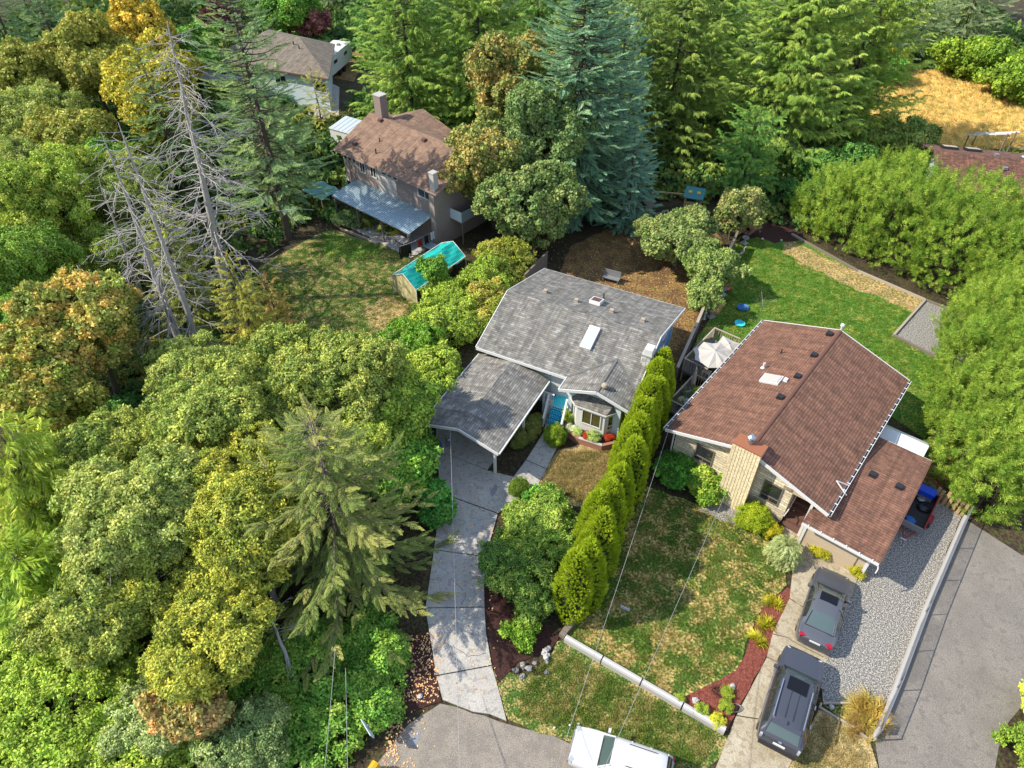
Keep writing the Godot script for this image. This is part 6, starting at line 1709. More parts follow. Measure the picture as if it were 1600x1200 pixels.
	# undergrowth: uncountable
	for q in [["bramble bank covering the lower slope", [[-20.4, -13.6, 4.6, 1.1, 3.4], [-16.8, -11.3, 3.0, 0.9, 2.4], [-23.6, -15.6, 3.2, 1.1, 2.6], [-21.6, -10.6, 4.0, 0.9, 2.6]], 2100, [Color(0.10, 0.17, 0.02), Color(0.19, 0.26, 0.035), Color(0.31, 0.36, 0.07)]],
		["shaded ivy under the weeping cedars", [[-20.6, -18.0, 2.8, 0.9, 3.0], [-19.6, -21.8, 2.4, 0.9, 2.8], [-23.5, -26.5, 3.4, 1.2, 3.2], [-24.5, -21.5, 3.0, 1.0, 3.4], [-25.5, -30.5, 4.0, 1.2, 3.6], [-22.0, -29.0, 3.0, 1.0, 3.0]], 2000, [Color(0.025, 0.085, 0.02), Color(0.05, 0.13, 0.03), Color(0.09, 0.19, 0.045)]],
		["green undergrowth around the street sign", [[-8.0, -13.4, 2.4, 0.8, 1.5], [-6.4, -14.5, 1.4, 0.8, 1.3], [-9.6, -11.9, 2.2, 0.7, 1.3], [-10.2, -15.6, 2.4, 1.0, 2.2], [-7.0, -16.5, 1.6, 0.8, 1.8]], 1500, [Color(0.05, 0.13, 0.02), Color(0.1, 0.2, 0.03), Color(0.22, 0.3, 0.05)]],
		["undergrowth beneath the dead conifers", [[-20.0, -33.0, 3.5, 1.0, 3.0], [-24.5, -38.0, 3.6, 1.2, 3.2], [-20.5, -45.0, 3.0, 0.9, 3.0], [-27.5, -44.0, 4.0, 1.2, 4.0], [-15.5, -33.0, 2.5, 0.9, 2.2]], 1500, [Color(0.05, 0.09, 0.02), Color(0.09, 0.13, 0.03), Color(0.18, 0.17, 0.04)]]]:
		R.seed = hash(q[0])
		var lb := []
		for l in q[1]: lb.append([Vector3(l[0], 0.1, l[1]), Vector3(l[2], l[3], l[4]), R.randf()])
		for k in 14:
			var l = q[1][R.randi() % q[1].size()]
			lb.append([Vector3(l[0] + R.randf_range(-0.8, 0.8) * l[2], 0.4, l[1] + R.randf_range(-0.8, 0.8) * l[4]), Vector3(0.8, 0.9, 0.8), R.randf()])
		var pl := []
		var tn := []
		skin(lb, q[2], 0.62, q[3], pl, tn, 0.15, 0.4)
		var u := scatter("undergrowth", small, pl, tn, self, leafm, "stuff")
		tag(u, q[0], "undergrowth")
	# forest floor growth wherever there is no yard
	R.seed = 808
	var open_ground := [V([-23, -50, -17, -57.5, -9, -54, -3.5, -53, -4, -46, -7, -42.5, -9, -39, -18.5, -39, -22.5, -44]), V([-17.5, -61, -8, -71, 4, -63, -4.5, -51]), V([2.5, -45, 4.5, -54, 10, -60.5, 19.5, -60.5, 19, -53, 16, -46, 12, -38, 10, -36]), V([16, -46, 18.5, -53.5, 21.5, -58, 25.5, -56, 31, -48.5, 36.5, -42.5, 31, -34, 20, -34]),
		V([40.3, -80.8, 45, -90.5, 53.8, -97, 60, -93, 63, -80, 58, -70, 48, -71, 41.5, -75]), V([36, -56, 56, -52, 58, -66, 38, -69]), V([-38, -92, -22, -81, -14, -92, -28, -104]), V([-26.5, -103, -19, -103, -18.5, -79, -23, -78])]
	var fp := []
	var ft := []
	for i in 16000:
		var p := Vector2(R.randf_range(-75, 75), R.randf_range(-125, -30))
		if absf(p.x) > 10.0 - p.y * 0.68: continue
		if p.x > -10 and p.y > -56: continue
		if p.x < -10 and p.y > -33 and p.x > -14: continue
		var free := true
		for g in open_ground:
			if Geometry2D.is_point_in_polygon(p, PackedVector2Array(g)):
				free = false
				break
		if not free: continue
		var far := clampf((-p.y - 30.0) / 80.0, 0, 1)
		var k := R.randf_range(0.7, 1.4) * (0.8 + far * 1.1)
		fp.append(Transform3D(facing(Vector3(R.randf_range(-0.4, 0.4), 1, R.randf_range(-0.4, 0.4)), R.randf() * TAU).scaled(Vector3(k, k * 0.9, k)), Vector3(p.x, R.randf_range(0.05, 0.7), p.y)))
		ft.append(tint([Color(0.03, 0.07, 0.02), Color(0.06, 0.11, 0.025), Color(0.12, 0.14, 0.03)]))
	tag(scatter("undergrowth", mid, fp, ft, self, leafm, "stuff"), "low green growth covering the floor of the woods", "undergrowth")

# ---------------------------------------------------------------- fences and walls
func fences() -> void:
	# timber fence between the two back yards
	var pts := [Vector2(11.0, -35.4), Vector2(13.0, -39.7), Vector2(15.1, -44.4), Vector2(16.1, -46.6), Vector2(19.0, -52.6)]
	var f := thing("timber_fence", "weathered grey timber fence between the back yards with apple trees over it", "fence")
	R.seed = 41
	for i in pts.size() - 1:
		var a := Vector3(pts[i].x, 0, pts[i].y)
		var b := Vector3(pts[i + 1].x, 0, pts[i + 1].y)
		var d := (b - a).normalized()
		var turn := Basis(Vector3.UP, -atan2(d.z, d.x))
		var n := int((b - a).length() / 0.15)
		for k in n:
			var p := a.lerp(b, (k + 0.5) / n)
			var hh := 1.62 + R.randf_range(-0.02, 0.03)
			box("board", p + Vector3(0, hh / 2, 0), Vector3(0.135, hh, 0.022), M.timber if R.randf() < 0.6 else M.deck, f, turn)
		var s := Soup.new()
		s.bar(a + Vector3(0, 1.68, 0), b + Vector3(0, 1.68, 0), 0.2, 0.05)
		put("rail", s.mesh(), M.pale_timber if i < 3 else M.timber, f)
		box("post", a + Vector3(0, 0.88, 0), Vector3(0.12, 1.76, 0.12), M.timber, f, turn)
	f = thing("timber_fence", "short dark timber fence at the back corner of the grey house", "fence")
	for k in 26:
		var p := Vector3(1.0, 0, -46.3).lerp(Vector3(2.9, 0, -49.6), (k + 0.5) / 26.0)
		box("board", p + Vector3(0, 0.85, 0), Vector3(0.14, 1.7, 0.025), M.timber, f, Basis(Vector3.UP, 1.05))
	var s := Soup.new()
	s.bar(Vector3(1.0, 1.74, -46.3), Vector3(2.9, 1.74, -49.6), 0.16, 0.05)
	put("rail", s.mesh(), M.timber, f)
	# white topped garden wall along the front lawn
	var w := thing("garden_wall", "low white timber retaining wall along the lower edge of the front lawn", "wall")
	var a := Vector3(2.58, 0, -17.09)
	var b := Vector3(9.5, 0, -12.68)
	for i in 4:
		var p := a.lerp(b, i / 4.0 + 0.004)
		var q := a.lerp(b, (i + 1) / 4.0 - 0.004)
		for k in 3:
			var t := Soup.new()
			var side := (b - a).cross(Vector3.UP).normalized() * (k - 1) * 0.1
			t.bar(p + side + Vector3(0, 0.17, 0), q + side + Vector3(0, 0.17, 0), 0.09, 0.36 + 0.02 * (k % 2))
			put("timber", t.mesh(), M.concrete_trim if k != 1 else M.white, w)
	w = thing("paver_wall", "short stack of brown pavers at the end of the arborvitae row", "wall", Vector3(2.75, 0, -17.6), 0.9)
	R.seed = 3
	for i in 4:
		for k in 2:
			box("paver", Vector3(i * 0.27 - 0.4, 0.08 + k * 0.15, R.randf_range(-0.02, 0.02)), Vector3(0.25, 0.14, 0.3), M.timber, w)
	# bed edging timbers
	for q in [["long timber edging under the cypress hedge", [24.7, -55.0, 25.4, -53.9, 28.5, -49.2, 32.3, -45.2, 35.4, -42.4]], ["weathered timber edging round the sand bed", [32.3, -45.2, 28.1, -40.8, 31.15, -37.15]], ["pale edging strip between the left lawn and the patio shrubs", [-15.3, -55.9, -12.4, -54.0]]]:
		w = thing("timber_edging", q[0], "edging")
		var v := V(q[1])
		for i in v.size() - 1:
			var t := Soup.new()
			t.bar(Vector3(v[i].x, 0.1, v[i].y), Vector3(v[i + 1].x, 0.1, v[i + 1].y), 0.16, 0.2)
			put("timber", t.mesh(), M.pale_timber if i % 2 == 0 else M.timber, w)
	w = thing("kerb_strip", "thin pale edging between gravel yard and the dry grass", "edging")
	for e in [[14.28, -13.97, 16.05, -13.97], [14.07, -13.78, 14.77, -13.26], [14.77, -13.26, 15.35, -12.84], [15.35, -12.84, 15.86, -12.29], [14.2, -13.97, 14.05, -13.75]]:
		var t := Soup.new()
		t.bar(Vector3(e[0], 0.09, e[1]), Vector3(e[2], 0.09, e[3]), 0.09, 0.12)
		put("strip", t.mesh(), M.pale_timber, w)
	# lane wall with chain link fence
	var lane := [Vector3(25.57, 0, -24.32), Vector3(20.71, 0, -18.4), Vector3(17.75, 0, -14.56), Vector3(15.94, 0, -12.35)]
	w = thing("lane_wall", "low pale concrete wall between the gravel yard and the lane", "wall")
	for i in 3:
		var t := Soup.new()
		t.bar(lane[i] + Vector3(0, 0.2, 0), lane[i + 1] + Vector3(0, 0.2, 0), 0.17, 0.42)
		put("wall_section", t.mesh(), M.concrete_trim, w)
	f = thing("chain_link_fence", "chain link fence on the low wall beside the lane", "fence")
	for i in 3:
		var p: Vector3 = lane[i]
		var q: Vector3 = lane[i + 1]
		var L := (q - p).length()
		var t := Soup.new()
		t.tube([p + Vector3(0.05, 1.22, 0), q + Vector3(0.05, 1.22, 0)], [0.022, 0.022], 6)
		put("rail", t.mesh(), M.grey_metal, f)
		for k in int(L / 3.0) + 1:
			var c := p.lerp(q, k / float(int(L / 3.0) + 1)) + Vector3(0.05, 0, 0)
			t = Soup.new()
			t.tube([c + Vector3(0, 0.1, 0), c + Vector3(0, 1.24, 0)], [0.025, 0.025], 6)
			put("post", t.mesh(), M.grey_metal, f)
		var mesh := Soup.new()
		var d := (q - p).normalized()
		var n := int(L / 0.11)
		for k in n:
			for dir in [-1.0, 1.0]:
				var c := p + Vector3(0.05, 0, 0) + d * (k * 0.11)
				var e: Vector3 = c + d * dir * 0.8
				if (e - p).dot(d) < 0 or (e - p).dot(d) > L: continue
				var u := Vector3(0.008, 0, 0)
				mesh.quad(c + Vector3(0, 0.41, 0) - u, c + Vector3(0, 0.41, 0) + u, e + Vector3(0, 1.21, 0) + u, e + Vector3(0, 1.21, 0) - u)
		put("wire_mesh", mesh.mesh(), M.grey_metal, f)
	var t := Soup.new()
	t.tube([lane[3] + Vector3(0.05, 0.1, 0), lane[3] + Vector3(0.05, 1.26, 0)], [0.035, 0.035], 6)
	put("post", t.mesh(), M.grey_metal, f)
	box("notice", lane[3] + Vector3(0.1, 1.0, -0.35), Vector3(0.02, 0.36, 0.4), M.grey_metal, f, Basis(Vector3.UP, -0.65))
	# unfinished board fence behind the utility trailer
	f = thing("board_fence", "short fence of raw boards beside the tool trailer and hedge", "fence")
	R.seed = 8
	for k in 11:
		var p := Vector3(23.7, 0, -26.5).lerp(Vector3(25.6, 0, -24.6), k / 10.0)
		var hh := R.randf_range(0.85, 1.15)
		box("board", p + Vector3(R.randf_range(-0.03, 0.03), hh / 2, 0), Vector3(0.17, hh, 0.04), M.raw_timber if k > 3 else M.timber, f, Basis(Vector3.UP, -0.78) * Basis(Vector3.RIGHT, R.randf_range(-0.12, 0.12)))
	for e in [0.35, 0.75]:
		t = Soup.new()
		t.bar(Vector3(23.65, e, -26.58), Vector3(25.65, e, -24.68), 0.05, 0.09)
		put("rail", t.mesh(), M.timber, f)

# ---------------------------------------------------------------- small things
func rock(sd: int, r: Vector3) -> ArrayMesh:
	R.seed = sd
	var f := FastNoiseLite.new()
	f.seed = sd
	f.frequency = 0.9
	var s := Soup.new()
	var rows := 5
	var cols := 8
	var P := func(i: int, j: int) -> Vector3:
		var th := PI * i / rows
		var ph := TAU * (j % cols) / cols
		var d := Vector3(sin(th) * cos(ph), cos(th), sin(th) * sin(ph))
		return d * r * (0.85 + 0.5 * f.get_noise_3dv(d * 1.6))
	for i in rows:
		for j in cols:
			var a: Vector3 = P.call(i, j)
			var b: Vector3 = P.call(i, j + 1)
			var c: Vector3 = P.call(i + 1, j + 1)
			var d: Vector3 = P.call(i + 1, j)
			if i > 0: s.tri(a, b, c)
			if i < rows - 1: s.tri(a, c, d)
	return s.mesh()

func umbrella(called: String, label: String, at: Vector3, r: float, sides: int, top: float, edge: float, turn: float) -> void:
	var o := thing(called, label, "umbrella", at, turn)
	for i in sides:
		var a0 := TAU * i / sides
		var a1 := TAU * (i + 1) / sides
		var s := Soup.new()
		var A := Vector3(cos(a0) * r, edge, sin(a0) * r)
		var B := Vector3(cos(a1) * r, edge, sin(a1) * r)
		var T := Vector3(0, top, 0)
		var m := (A + B) * 0.5 * Vector3(0.93, 1, 0.93) + Vector3(0, -0.03, 0)
		var q := T.lerp(m, 0.55) - Vector3(0, 0.05, 0)
		var A2 := T.lerp(A, 0.55)
		var B2 := T.lerp(B, 0.55)
		s.tri(T, q, A2); s.tri(T, B2, q)
		s.quad(A2, q, m, A); s.quad(q, B2, B, m)
		put("canopy_panel", s.mesh(), M.canvas, o)
		var k := Soup.new()
		k.tube([T - Vector3(0, 0.03, 0), A - Vector3(0, 0.02, 0)], [0.012, 0.01], 4)
		put("rib", k.mesh(), M.grey_metal, o)
	var p := Soup.new()
	p.tube([Vector3(0, 0, 0), Vector3(0, top + 0.08, 0)], [0.03, 0.025], 8)
	put("pole", p.mesh(), M.grey_metal, o)
	p = Soup.new()
	p.lathe(Vector3.ZERO, [Vector2(0, 0), Vector2(0.28, 0), Vector2(0.28, 0.06), Vector2(0.06, 0.12), Vector2(0, 0.12)], 12)
	put("base", p.mesh(), M.dark, o)

func garden_things() -> void:
	var bh := Transform3D(Basis(Vector3.UP, -0.685), Vector3(8.936, 0, -28.513))
	umbrella("patio_umbrella", "cream octagonal patio umbrella open over the raised deck", bh * Vector3(-1.2, 1.0, -8.6), 1.45, 8, 1.75, 1.35, 0.3)
	umbrella("patio_umbrella", "square cream sunshade behind the octagonal umbrella", bh * Vector3(-0.95, 1.0, -10.2), 1.15, 4, 1.45, 1.2, -0.685 + PI / 4)
	# deck furniture and pots
	var o := thing("patio_chair", "dark metal chair on the low deck among the pots", "chair", bh * Vector3(-1.0, 0.35, -5.4), 0.4)
	chair(o)
	o = thing("patio_chair", "dark chair at the edge of the raised deck below the umbrella", "chair", bh * Vector3(-2.1, 1.0, -7.9), 2.2)
	chair(o)
	o = thing("side_table", "small white table by the railing of the raised deck", "table", bh * Vector3(-1.15, 1.0, -7.75), -0.6)
	box("top", Vector3(0, 0.5, 0), Vector3(0.55, 0.04, 0.4), M.white, o)
	for x in [-0.23, 0.23]:
		for z in [-0.15, 0.15]: box("leg", Vector3(x, 0.24, z), Vector3(0.04, 0.48, 0.04), M.white, o)
	o = thing("closed_umbrella", "folded grey white umbrella standing on the low deck", "umbrella", bh * Vector3(-1.45, 0.35, -6.6))
	var s := Soup.new()
	s.lathe(Vector3.ZERO, [Vector2(0.03, 0), Vector2(0.03, 0.7), Vector2(0.16, 0.75), Vector2(0.12, 1.5), Vector2(0.05, 2.1), Vector2(0, 2.2)], 9)
	put("canopy", s.mesh(), M.canvas, o)
	o = thing("side_table", "round grey table on the low deck", "table", bh * Vector3(-0.7, 0.35, -4.9))
	s = Soup.new()
	s.lathe(Vector3.ZERO, [Vector2(0, 0), Vector2(0.22, 0), Vector2(0.05, 0.05), Vector2(0.05, 0.62), Vector2(0.42, 0.64), Vector2(0.42, 0.68), Vector2(0, 0.68)], 16)
	put("table", s.mesh(), M.grey_metal, o)
	var tiny := leaf_clump(151, 70, 0.2, 0.12)
	for q in [["lime green potted plant between the two decks", Vector3(-0.85, 0.35, -6.35), 0.34, [Color(0.2, 0.3, 0.01), Color(0.35, 0.42, 0.02)]], ["dark leaved potted plant on the low deck", Vector3(-1.35, 0.35, -5.8), 0.34, [Color(0.06, 0.1, 0.04), Color(0.15, 0.2, 0.1)]], ["pale flowering pot at the end of the low deck", Vector3(-1.3, 0.35, -4.9), 0.25, [Color(0.4, 0.35, 0.3), Color(0.14, 0.2, 0.08)]]]:
		R.seed = hash(q[0])
		o = thing("potted_plant", q[0], "potted plant", bh * q[1])
		s = Soup.new()
		s.lathe(Vector3.ZERO, [Vector2(0, 0), Vector2(0.14, 0), Vector2(0.2, 0.3), Vector2(0.17, 0.3), Vector2(0, 0.28)], 12)
		put("pot", s.mesh(), M.terracotta, o)
		var pl := []
		var tn := []
		skin([[Vector3(0, 0.5, 0), Vector3.ONE * q[2], 0.5]], 70, 0.22, q[3], pl, tn)
		scatter("foliage", tiny, pl, tn, o, leafm)
	# garden ornaments along the fence
	for q in [["blue topped stone birdbath at the head of the fence border", 20.2, -53.6], ["blue bowl birdbath beside the white pillar", 18.3, -49.6], ["blue bowl birdbath in front of the peach roses", 16.6, -46.0], ["blue bowl birdbath nearest the raised deck", 15.1, -43.2]]:
		o = thing("birdbath", q[0], "birdbath", Vector3(q[1], 0, q[2]), 0.6, "birdbaths along the timber fence")
		box("slab", Vector3(0, 0.05, 0), Vector3(0.6, 0.08, 0.6), M.concrete_trim, o)
		s = Soup.new()
		s.lathe(Vector3(0, 0.09, 0), [Vector2(0.2, 0), Vector2(0.09, 0.1), Vector2(0.08, 0.4), Vector2(0.3, 0.5), Vector2(0.3, 0.55), Vector2(0.24, 0.53), Vector2(0, 0.47)], 14)
		put("bowl", s.mesh(), M.concrete_trim, o)
		s = Soup.new()
		s.lathe(Vector3(0, 0.58, 0), [Vector2(0.25, 0), Vector2(0, 0.012)], 14)
		put("water", s.mesh(), M.water_blue if M.has("water_blue") else mat("water_blue", Color(0.08, 0.32, 0.42), 0.1), o)
	for q in [["white pillar ornament against the timber fence", 18.0, -50.9, 0.9], ["round white lamp ornament by the deck end of the fence", 14.55, -42.9, 0.7]]:
		o = thing("garden_ornament", q[0], "ornament", Vector3(q[1], 0, q[2]))
		s = Soup.new()
		s.lathe(Vector3.ZERO, [Vector2(0.14, 0), Vector2(0.1, 0.1), Vector2(0.07, q[3] * 0.7), Vector2(0.14, q[3] * 0.78), Vector2(0.17, q[3] * 0.9), Vector2(0.08, q[3]), Vector2(0, q[3])], 12)
		put("ornament", s.mesh(), M.white, o)
	o = thing("garden_statue", "slim pale heron shaped statue on the shaded lawn", "statue", Vector3(19.3, 0, -51.2), 0.5)
	s = Soup.new()
	s.tube([Vector3(-0.08, 0, 0), Vector3(-0.05, 0.45, 0), Vector3(-0.25, 0.55, 0)], [0.02, 0.03, 0.06], 6)
	s.tube([Vector3(0.08, 0, 0), Vector3(0.02, 0.45, 0)], [0.02, 0.03], 6)
	s.tube([Vector3(-0.3, 0.5, 0), Vector3(0.0, 0.6, 0), Vector3(0.2, 0.75, 0), Vector3(0.16, 1.0, 0), Vector3(0.3, 1.08, 0), Vector3(0.5, 1.02, 0)], [0.04, 0.13, 0.07, 0.04, 0.05, 0.01], 7)
	put("body", s.mesh(), M.pale_timber, o)
	for q in [["blue round paddling dish on the bright lawn", 17.8, -44.2, 0.46, "deep_blue"], ["turquoise round dish lying nearer the brown roof", 17.1, -42.2, 0.4, "teal_paint"]]:
		o = thing("garden_dish", q[0], "dish", Vector3(q[1], 0.03, q[2]))
		s = Soup.new()
		s.lathe(Vector3.ZERO, [Vector2(0, 0.02), Vector2(q[3] * 0.85, 0.02), Vector2(q[3], 0.14), Vector2(q[3] * 0.95, 0.14), Vector2(q[3] * 0.8, 0.05), Vector2(0, 0.05)], 18)
		put("dish", s.mesh(), M[q[4]], o)
	o = thing("clothes_pole", "thin dark pole with arms standing on the bright lawn", "pole", Vector3(18.6, 0, -42.6))
	s = Soup.new()
	s.tube([Vector3.ZERO, Vector3(0, 2.2, 0)], [0.025, 0.025], 6)
	put("pole", s.mesh(), M.grey_metal, o)
	for a in 4:
		s = Soup.new()
		s.tube([Vector3(0, 1.5, 0), Vector3(cos(a * PI / 2) * 0.9, 2.1, sin(a * PI / 2) * 0.9)], [0.014, 0.012], 5)
		put("arm", s.mesh(), M.grey_metal, o)
	for q in [["white stone at the edge of the bare soil", 21.9, -54.2, 0.16], ["second pale stone on the bare soil", 23.5, -54.0, 0.14], ["small dark stone lying in the sand bed", 33.2, -42.6, 0.15], ["round white stone in the red mulch by the driveway", 10.3, -14.75, 0.17], ["angular pale stone in the red mulch", 8.45, -14.1, 0.19], ["pale stone on the dark mulch by the street", -4.25, -14.3, 0.14], ["grey boulder just below the dry strip corner", 14.62, -13.8, 0.15]]:
		o = put("stone", rock(hash(q[0]) % 1000, Vector3(q[3], q[3] * 0.7, q[3])), M.pale_stucco, self, Vector3(q[1], 0.1, q[2]))
		tag(o, q[0], "stone")
	# low rock wall of separate stones
	o = thing("rock_wall", "rough low rock wall at the lower end of the dark mulch", "rock wall", Vector3(0.85, 0, -15.55))
	R.seed = 99
	for i in 46:
		var r := R.randf_range(0.08, 0.21)
		var x := R.randf_range(-0.9, 0.9)
		var z := R.randf_range(-0.33, 0.3) + (0.05 if x < 0 else -0.1)
		if i > 36:
			x = R.randf_range(0.7, 0.95)
			z = R.randf_range(-1.1, -0.3)
		var st := put("stone", rock(500 + i % 9, Vector3(r, r * 0.75, r * R.randf_range(0.7, 1.0))), M.stone if R.randf() < 0.45 else M.pale_stucco, o, Vector3(x, 0.08 + R.randf_range(0, 0.14), z))
		st.rotation.y = R.randf() * TAU
	# play things in the back yard
	o = thing("playhouse", "small pink brown playhouse in the shade below the cedars", "playhouse", Vector3(12.0, 0, -58.6), -0.4)
	box("wall", Vector3(0, 0.6, 0), Vector3(1.5, 1.2, 1.3), M.terracotta, o)
	slope("roof", [Vector3(-0.9, 1.15, 0.8), Vector3(0, 1.75, 0.8), Vector3(0, 1.75, -0.8), Vector3(-0.9, 1.15, -0.8)], Vector3.BACK, M.timber, o, 0.05)
	slope("roof", [Vector3(0, 1.75, 0.8), Vector3(0.9, 1.15, 0.8), Vector3(0.9, 1.15, -0.8), Vector3(0, 1.75, -0.8)], Vector3.BACK, M.timber, o, 0.05)
	for x in [-0.35, 0.35]:
		s = Soup.new()
		s.lathe(Vector3(x, 0.7, 0.66), [Vector2(0, 0.02), Vector2(0.24, 0.02), Vector2(0.24, -0.02)], 12, Basis(Vector3.RIGHT, PI / 2))
		put("window", s.mesh(), M.red if x > 0 else M.dark, o)
	o = thing("play_tower", "timber play tower with teal roof panel behind the apple tree", "play tower", Vector3(16.4, 0, -58.4), -0.35)
	for x in [-0.7, 0.7]:
		for z in [-0.6, 0.6]: box("post", Vector3(x, 1.1, z), Vector3(0.1, 2.2, 0.1), M.raw_timber, o)
	box("platform", Vector3(0, 1.0, 0), Vector3(1.5, 0.08, 1.3), M.raw_timber, o)
	box("roof", Vector3(0, 2.25, 0), Vector3(1.75, 0.06, 1.5), M.teal_roof if M.has("teal_roof") else mat("teal_roof", Color(0.03, 0.22, 0.22), 0.6), o, Basis(Vector3.RIGHT, 0.3))
	for x in [-0.4, 0.35]: box("patch", Vector3(x, 2.3 + 0.02, -0.05), Vector3(0.32, 0.05, 0.3), M.yellow, o, Basis(Vector3.RIGHT, 0.3))
	s = Soup.new()
	s.bar(Vector3(-0.8, 2.0, 0), Vector3(-3.6, 2.0, 0.4), 0.1, 0.1)
	put("swing_beam", s.mesh(), M.raw_timber, o)
	for z in [-0.6, 1.2]:
		s = Soup.new()
		s.bar(Vector3(-3.6, 2.0, 0.4), Vector3(-3.8, 0, z), 0.08, 0.08)
		put("post", s.mesh(), M.raw_timber, o)
	o = thing("patio_set", "dark garden seat just behind the grey roof ridge", "bench", Vector3(8.0, 0, -47.8), -0.45)
	box("seat", Vector3(0, 0.42, 0), Vector3(1.4, 0.06, 0.5), M.grey_metal, o)
	box("backrest", Vector3(0, 0.72, -0.25), Vector3(1.4, 0.5, 0.05), M.grey_metal, o)
	for x in [-0.6, 0.6]: box("leg", Vector3(x, 0.2, 0), Vector3(0.06, 0.42, 0.45), M.grey_metal, o)
	# turquoise tarp shelter
	o = thing("tarp_shelter", "long shelter under a turquoise tarp with pale yellow cloth end", "shelter", Vector3(-8.28, 0, -45.34), 0.0)
	var ux := Vector3(2.07, 0, 2.02).normalized()
	var vz := Vector3(3.5, 0, -4.65).normalized()
	var W := 2.9
	var Lg := 5.8
	var P := func(a: float, b: float, y: float) -> Vector3: return ux * a + vz * b + Vector3(0, y, 0)
	R.seed = 61
	for side in [-1.0, 1.0]:
		s = Soup.new()
		for i in 12:
			for j in 6:
				var q := []
				for c in [[0, 0], [1, 0], [1, 1], [0, 1]]:
					var f: float = (j + c[1]) / 6.0
					var g: float = (i + c[0]) / 12.0
					var y: float = lerpf(2.4, 1.65, f) - 0.09 * sin(g * PI * 3.0) * sin(g * PI * 3.0) * (0.4 + f) + 0.05 * sin(g * 17.0 + f * 9.0)
					q.append(P.call(side * W * 0.5 * f, g * Lg, y))
				s.quad(q[0], q[1], q[2], q[3])
		put("tarp", s.mesh(), M.turquoise, o)
		s = Soup.new()
		s.bar(P.call(side * W * 0.5, 0, 1.66), P.call(side * W * 0.5, Lg, 1.66), 0.05, 0.05)
		put("edge_pole", s.mesh(), M.white, o)
	for b in [-0.03, Lg + 0.03]:
		s = Soup.new()
		s.tube([P.call(-W * 0.5, b, 0), P.call(-W * 0.5, b, 1.68), P.call(0, b, 2.44), P.call(W * 0.5, b, 1.68), P.call(W * 0.5, b, 0)], [0.03, 0.03, 0.03, 0.03, 0.03], 6)
		put("frame_hoop", s.mesh(), M.white, o)
	s = Soup.new()
	for i in 10:
		var a0 := -W * 0.5 + W * i / 10.0
		var a1 := -W * 0.5 + W * (i + 1) / 10.0
		var y0 := 2.36 - absf(a0) * 0.5
		var y1 := 2.36 - absf(a1) * 0.5
		s.quad(P.call(a0, 0.03 * (i % 2), 0.05), P.call(a1, 0.03 * ((i + 1) % 2), 0.05), P.call(a1, 0.03 * ((i + 1) % 2), y1), P.call(a0, 0.03 * (i % 2), y0))
	put("end_cloth", s.mesh(), mat("straw_cloth", Color(0.62, 0.55, 0.27), 0.9), o)
	# patio clutter at the taupe house
	var th := Transform3D(Basis(Vector3.UP, -0.708), Vector3(-15.9, 0, -60.68))
	o = thing("garden_table", "white topped table under the edge of the patio cover", "table", Vector3(-9.55, 0, -53.1), -0.7)
	box("top", Vector3(0, 0.78, 0), Vector3(1.6, 0.05, 0.8), M.pale_stucco, o)
	for x in [-0.7, 0.7]:
		for z in [-0.3, 0.3]: box("leg", Vector3(x, 0.38, z), Vector3(0.06, 0.76, 0.06), M.white, o)
	o = thing("garden_table", "pale blue slab table behind the turquoise tarp", "table", Vector3(-6.9, 0, -52.3), -0.7)
	box("top", Vector3(0, 0.6, 0), Vector3(1.8, 0.05, 0.9), M.patio_metal, o)
	for x in [-0.8, 0.8]:
		for z in [-0.35, 0.35]: box("leg", Vector3(x, 0.3, z), Vector3(0.06, 0.6, 0.06), M.grey_metal, o)
	var line := [Vector3(-9.2, 1.75, -50.3), Vector3(-8.3, 1.7, -51.0), Vector3(-6.7, 1.65, -52.8), Vector3(-4.0, 1.75, -56.4)]
	o = thing("clothes_line", "sagging clothes line from the patio to the side of the taupe house", "clothes line")
	s = Soup.new()
	s.tube(line, [0.012, 0.012, 0.012, 0.012], 4)
	put("line", s.mesh(), M.white, o)
	for e in [line[0], line[3]]:
		s = Soup.new()
		s.tube([Vector3(e.x, 0, e.z), Vector3(e.x, 1.8, e.z)], [0.04, 0.035], 6)
		put("post", s.mesh(), M.timber, o)
	var wash := [["black blanket hanging lowest on the clothes line", 0.1, 0.9, 1.15, "black"], ["dark trousers on the clothes line", 0.25, 0.4, 1.0, "dark"], ["dark red shirt on the clothes line", 0.46, 0.5, 0.75, "red"], ["second dark cloth beside the red shirt", 0.56, 0.45, 0.8, "black"], ["white and blue shirt on the clothes line", 0.66, 0.45, 0.7, "white"], ["dark towel near the house end of the clothes line", 0.76, 0.4, 0.8, "dark"], ["pale shirt nearest the house end of the clothes line", 0.86, 0.45, 0.75, "bluewhite"], ["black shirt by the balcony end of the clothes line", 0.95, 0.4, 0.7, "black"]]
	for q in wash:
		var f: float = q[1] * 3.0
		var i := mini(2, int(f))
		var c: Vector3 = line[i].lerp(line[i + 1], f - i)
		var d: Vector3 = (line[i + 1] - line[i]).normalized()
		s = Soup.new()
		for k in 5:
			for v in 3:
				var g := func(kk: int, vv: int) -> Vector3: return c + d * (kk / 5.0 - 0.5) * q[2] - Vector3(0, vv / 3.0 * q[3], 0) + d.cross(Vector3.UP) * 0.05 * sin(kk * 1.9) * vv
				s.quad(g.call(k, v + 1), g.call(k + 1, v + 1), g.call(k + 1, v), g.call(k, v))
		o = put("laundry", s.mesh(), M[q[4]], self)
		tag(o, q[0], "laundry", "washing on the clothes line")
	o = thing("deck_steps", "pale wooden steps at the left end of the taupe patio", "steps", Vector3(-15.4, 0, -56.9), -0.7)
